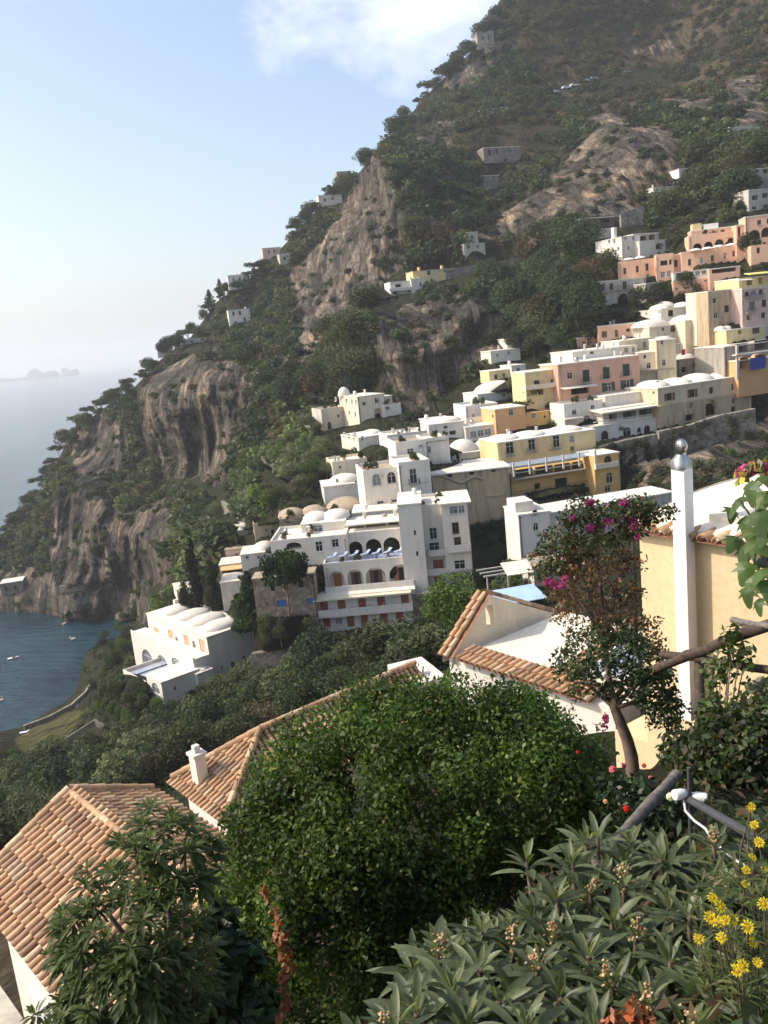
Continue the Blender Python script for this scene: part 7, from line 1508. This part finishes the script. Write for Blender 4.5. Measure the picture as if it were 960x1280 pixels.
bl = poly_blobs([(672, 690), (692, 655), (722, 625), (760, 632), (800, 620), (838, 640), (800, 655), (802, 672), (760, 680), (742, 690), (715, 712), (690, 725), (670, 720)], 13.6, .6, 150, 11, rng); leafy(r9, o9, bl, 5200, .045, GR + [(.08, .10, .035), (.12, .06, .04)], 'leaf_near', rng, .2, 'upper_foliage', .2, .3)
mg = [(at(x, y, 13.0 + rng.uniform(-.1, .3)), (w_ * .0125, w_ * .0125, h_ * .0125)) for x, y, w_, h_ in [(738, 660, 8, 4), (750, 657, 9, 4), (762, 652, 8, 4), (785, 650, 7, 5), (793, 657, 5, 8), (737, 628, 6, 4), (780, 628, 6, 5), (687, 728, 9, 5), (700, 732, 8, 5), (706, 722, 5, 4), (757, 898, 4, 8), (756, 908, 3, 5), (722, 862, 3, 3), (797, 672, 3, 6), (716, 648, 4, 3)]]
leafy(r9, o9, mg, 900, .038, [(.34, .035, .19), (.28, .03, .15), (.42, .08, .27), (.2, .05, .08)], 'petal', rng, .2, 'bract', .3)
for (a, b) in (((738, 640), (741, 790)), ((791, 655), (796, 820))):
    mb = MB(); mb.tube([at(*a, 14.6) - o9, at(*b, 14.6) - o9], .035, 6); pm = mb.build('support_post', 'iron', None, None); pm.location = tuple(o9); tag(pm, ('left' if a[0] < 760 else 'right') + ' dark iron post supporting the bougainvillea', 'post')
rl = empty('iron_railing', at(752, 770, 15.4), 'sloping iron railing behind the bougainvillea', 'railing'); o_ = np.array(rl.location); mb = MB(); pa, pb = at(752, 752, 15.4), at(800, 735, 15.0); mb.tube([pa - o_, pb - o_], .02, 6); mb.build('handrail', 'iron', rl)
for i in range(9): q = pa + (pb - pa) * i / 8 - o_; mb = MB(); mb.tube([q, q - ZV * .75], .01, 5); mb.build('bar', 'iron', rl)
# bougainvillea sprig and fig at the right edge
o10 = at(985, 640, 5.0); r10 = empty('fig_tree', o10, 'fig branch with lobed leaves hanging in from the right edge', 'fig tree'); mb = MB(); br = [(990, 800), (968, 740), (955, 700), (948, 660), (945, 620), (940, 600)]; mb.tube([at(*q, 4.9) - o10 for q in br], [.02, .017, .014, .011, .008, .005], 7)
for e in [(925, 625), (920, 672), (930, 720), (958, 640), (938, 745)]: s_ = at(*br[3], 4.9) - o10; q = at(*e, 4.8) - o10; mb.tube([s_, (s_ + q) / 2, q], [.009, .006, .003], 5)
mb.build('branch', 'greywood', r10); mb = MB()
for (x, y, s_) in [(938, 612, 1), (922, 628, 1), (955, 622, 1), (950, 648, 1.1), (932, 655, 1), (918, 676, .9), (945, 682, 1.1), (958, 668, 1), (956, 702, 1), (932, 712, .95), (945, 728, 1), (934, 742, .8), (960, 735, 1), (960, 600, 1), (930, 690, .9), (948, 755, .7), (915, 640, .8), (942, 668, .9), (952, 715, .9), (968, 690, 1.1)]:
    p = at(x, y, 4.75 + rng.uniform(-.15, .2)) - o10; nrm = uv3(np.array([rng.normal(-.45, .35), rng.normal(-.45, .35), rng.uniform(.3, .8)])); dr = uv3(np.array([rng.normal(-.2, .5), rng.normal(-.3, .3), -1.0])); dr = uv3(dr - nrm * (dr @ nrm)); sd = np.cross(nrm, dr); R_ = .085 * s_; col = np.array([(.06, .10, .025), (.08, .125, .03), (.10, .15, .035)][rng.integers(0, 3)]) * rng.uniform(.8, 1.2)
    prof = [(0, -.25), (.35, -.15), (.62, .02), (.42, .12), (.72, .5), (.36, .36), (.30, .62), (.16, 1.0), (0, 1.12)]; prof = prof + [(-a, b) for a, b in prof[-2:0:-1]]
    vs = [p + nrm * .01] + [p + (sd * a + dr * (b - .2)) * R_ * 1.25 - nrm * (a * a + (b - .3) ** 2) * R_ * .35 for a, b in prof]; n_ = len(prof); mb.add(vs, [(0, 1 + i, 1 + (i + 1) % n_) for i in range(n_)], 0, False, tuple(col))
mb.build('foliage', 'leaf_near', r10)
o11 = at(965, 590, 5.4); r11 = empty('bougainvillea_sprig', o11, 'bougainvillea sprig with magenta and yellow bracts above the fig branch', 'bougainvillea'); bl = [(at(x, y, 5.4), (.05, .05, .03)) for x, y in [(930, 590), (940, 585), (950, 582), (958, 590), (926, 598)]]; leafy(r11, o11, bl[:3], 70, .035, [(.55, .05, .25), (.6, .1, .3)], 'petal', rng, .2, 'bract'); leafy(r11, o11, bl, 90, .04, [(.5, .42, .06), (.1, .14, .04), (.4, .2, .05)], 'leaf_near', rng, .2, 'foliage'); mb = MB(); mb.tube([at(990, 600, 5.4) - o11, at(945, 590, 5.4) - o11], .006, 5); mb.build('stem', 'bark', r11)
# ground litter and low weeds of the near garden
rng = np.random.default_rng(99); VV, CC = [], []
n = 26000; x = rng.uniform(470, 1400, n); y = np.where(x > 960, rng.uniform(840, 1480, n), rng.uniform(985, 1420, n)); P, _ = terrain_pos(x, y); dn = fbm(P * 1.5, 2, 4); kk = rng.random(n) < dn; P = P[kk]; k = len(P); P = P + np.stack([rng.normal(0, .05, k), rng.normal(0, .05, k), np.abs(rng.normal(0, .12, k))], -1)
V, F_ = diamonds(P, unit_rows(rng.normal(size=(k, 3)) + [0, -.3, .9]), rng.normal(size=(k, 3)), rng.uniform(.05, .11, k), rng.uniform(.025, .05, k)); tag(link('ground_cover', np_mesh('ground_cover', V, F_, 'leaf_near', mixcol(rng, k, [(.035, .055, .018), (.05, .07, .025), (.03, .04, .018), (.12, .07, .035), (.02, .035, .012)]))), 'weeds and leaf litter on the garden soil', 'ground cover', kind='stuff')
# dense hidden-slope greenery between the near houses
x = rng.uniform(180, 600, 600); y = rng.uniform(870, 1010, 600); P, _ = terrain_pos(x, y); blb = [(p + ZV * .5, (1.1, 1.1, .9)) for p in P]; V, F_, c = crown_cloud(rng, blb, 24000, .12, GREENS['dark'] + GREENS['mid'], .4); tag(link('slope_undergrowth', np_mesh('slope_undergrowth', V, F_, 'leaf_far', c)), 'undergrowth on the slope between the nearest houses', 'undergrowth', kind='stuff')
# ------------------------------------------------------------------ light, sky, air
SUN_AZ, SUN_EL = rad(-88), rad(42)     # azimuth measured clockwise from the view direction (+Y)
w = bpy.data.worlds.new('World'); SC.world = w; w.use_nodes = True
nt = w.node_tree; bg = nt.nodes['Background']
sky = N(nt, 'ShaderNodeTexSky', sky_type='NISHITA'); sky.sun_disc = False; sky.sun_elevation = SUN_EL; sky.sun_rotation = SUN_AZ
sky.air_density = 1.0; sky.dust_density = 2.6; sky.ozone_density = 1.0; sky.altitude = 50
tc = N(nt, 'ShaderNodeTexCoord')
nz = N(nt, 'ShaderNodeTexNoise', Scale=5.0, Detail=8.0, Roughness=0.6, Distortion=0.3)
mpp = N(nt, 'ShaderNodeMapping'); mpp.inputs['Scale'].default_value = (1, 1, 2.2); nt.links.new(tc.outputs['Generated'], mpp.inputs['Vector']); nt.links.new(mpp.outputs[0], nz.inputs['Vector'])
cdir = ray(500, -150)
dt = N(nt, 'ShaderNodeVectorMath', operation='DOT_PRODUCT'); nt.links.new(tc.outputs['Generated'], dt.inputs[0]); dt.inputs[1].default_value = tuple(cdir)
mr = N(nt, 'ShaderNodeMapRange'); nt.links.new(dt.outputs['Value'], mr.inputs[0]); mr.inputs[1].default_value = math.cos(rad(13)); mr.inputs[2].default_value = math.cos(rad(3)); mr.inputs[3].default_value = -0.28; mr.inputs[4].default_value = 0.1
ad = N(nt, 'ShaderNodeMath', operation='ADD'); nt.links.new(nz.outputs['Fac'], ad.inputs[0]); nt.links.new(mr.outputs[0], ad.inputs[1])
rp = ramp(nt, ad.outputs[0], [(0.4, (0, 0, 0)), (0.8, (0.8, 0.8, 0.8))])
cl = mixc(nt, rp.outputs[0], sky.outputs[0], (7.5, 7.4, 7.3))
nt.links.new(cl, bg.inputs['Color']); bg.inputs['Strength'].default_value = 0.15
ld = bpy.data.lights.new('sun', 'SUN'); ld.energy = 3.0; ld.angle = rad(0.53); ld.color = (1.0, 0.91, 0.79)
lo = bpy.data.objects.new('sun', ld); COL.objects.link(lo)
sdir = Vector((math.sin(SUN_AZ) * math.cos(SUN_EL), math.cos(SUN_AZ) * math.cos(SUN_EL), math.sin(SUN_EL)))
lo.rotation_euler = (-sdir).to_track_quat('-Z', 'Y').to_euler(); lo.location = (0, 0, 400)
# haze: one closed box of even, thin air round the whole place
mb = MB(); mb.box((0, 12000, (450 - 22) / 2), 52600, 28600, 450 + 22)
hm = bpy.data.materials.new('haze'); hm.use_nodes = True; nt = hm.node_tree
for n_ in list(nt.nodes):
    if n_.type == 'BSDF_PRINCIPLED': nt.nodes.remove(n_)
pv = nt.nodes.new('ShaderNodeVolumePrincipled'); pv.inputs['Color'].default_value = (0.97, 0.985, 1.0, 1); pv.inputs['Density'].default_value = HAZE; pv.inputs['Anisotropy'].default_value = 0.25
nt.links.new(pv.outputs[0], nt.nodes['Material Output'].inputs['Volume'])
MATS['haze'] = hm
ho = mb.build('haze', 'haze'); tag(ho, 'thin pale haze over the bay', 'haze', kind='stuff')
SC.view_settings.view_transform = 'Standard'; SC.view_settings.look = 'None'; SC.view_settings.gamma = 1.0; SC.view_settings.exposure = EXPO
SC.view_settings.use_curve_mapping = False
SC.cycles.max_bounces = 6; SC.cycles.diffuse_bounces = 3; SC.cycles.glossy_bounces = 2; SC.cycles.transmission_bounces = 3; SC.cycles.transparent_max_bounces = 6
SC.cycles.volume_bounces = 4; SC.cycles.use_denoising = True
SC.cycles.use_adaptive_sampling = True; SC.cycles.adaptive_threshold = 0.02
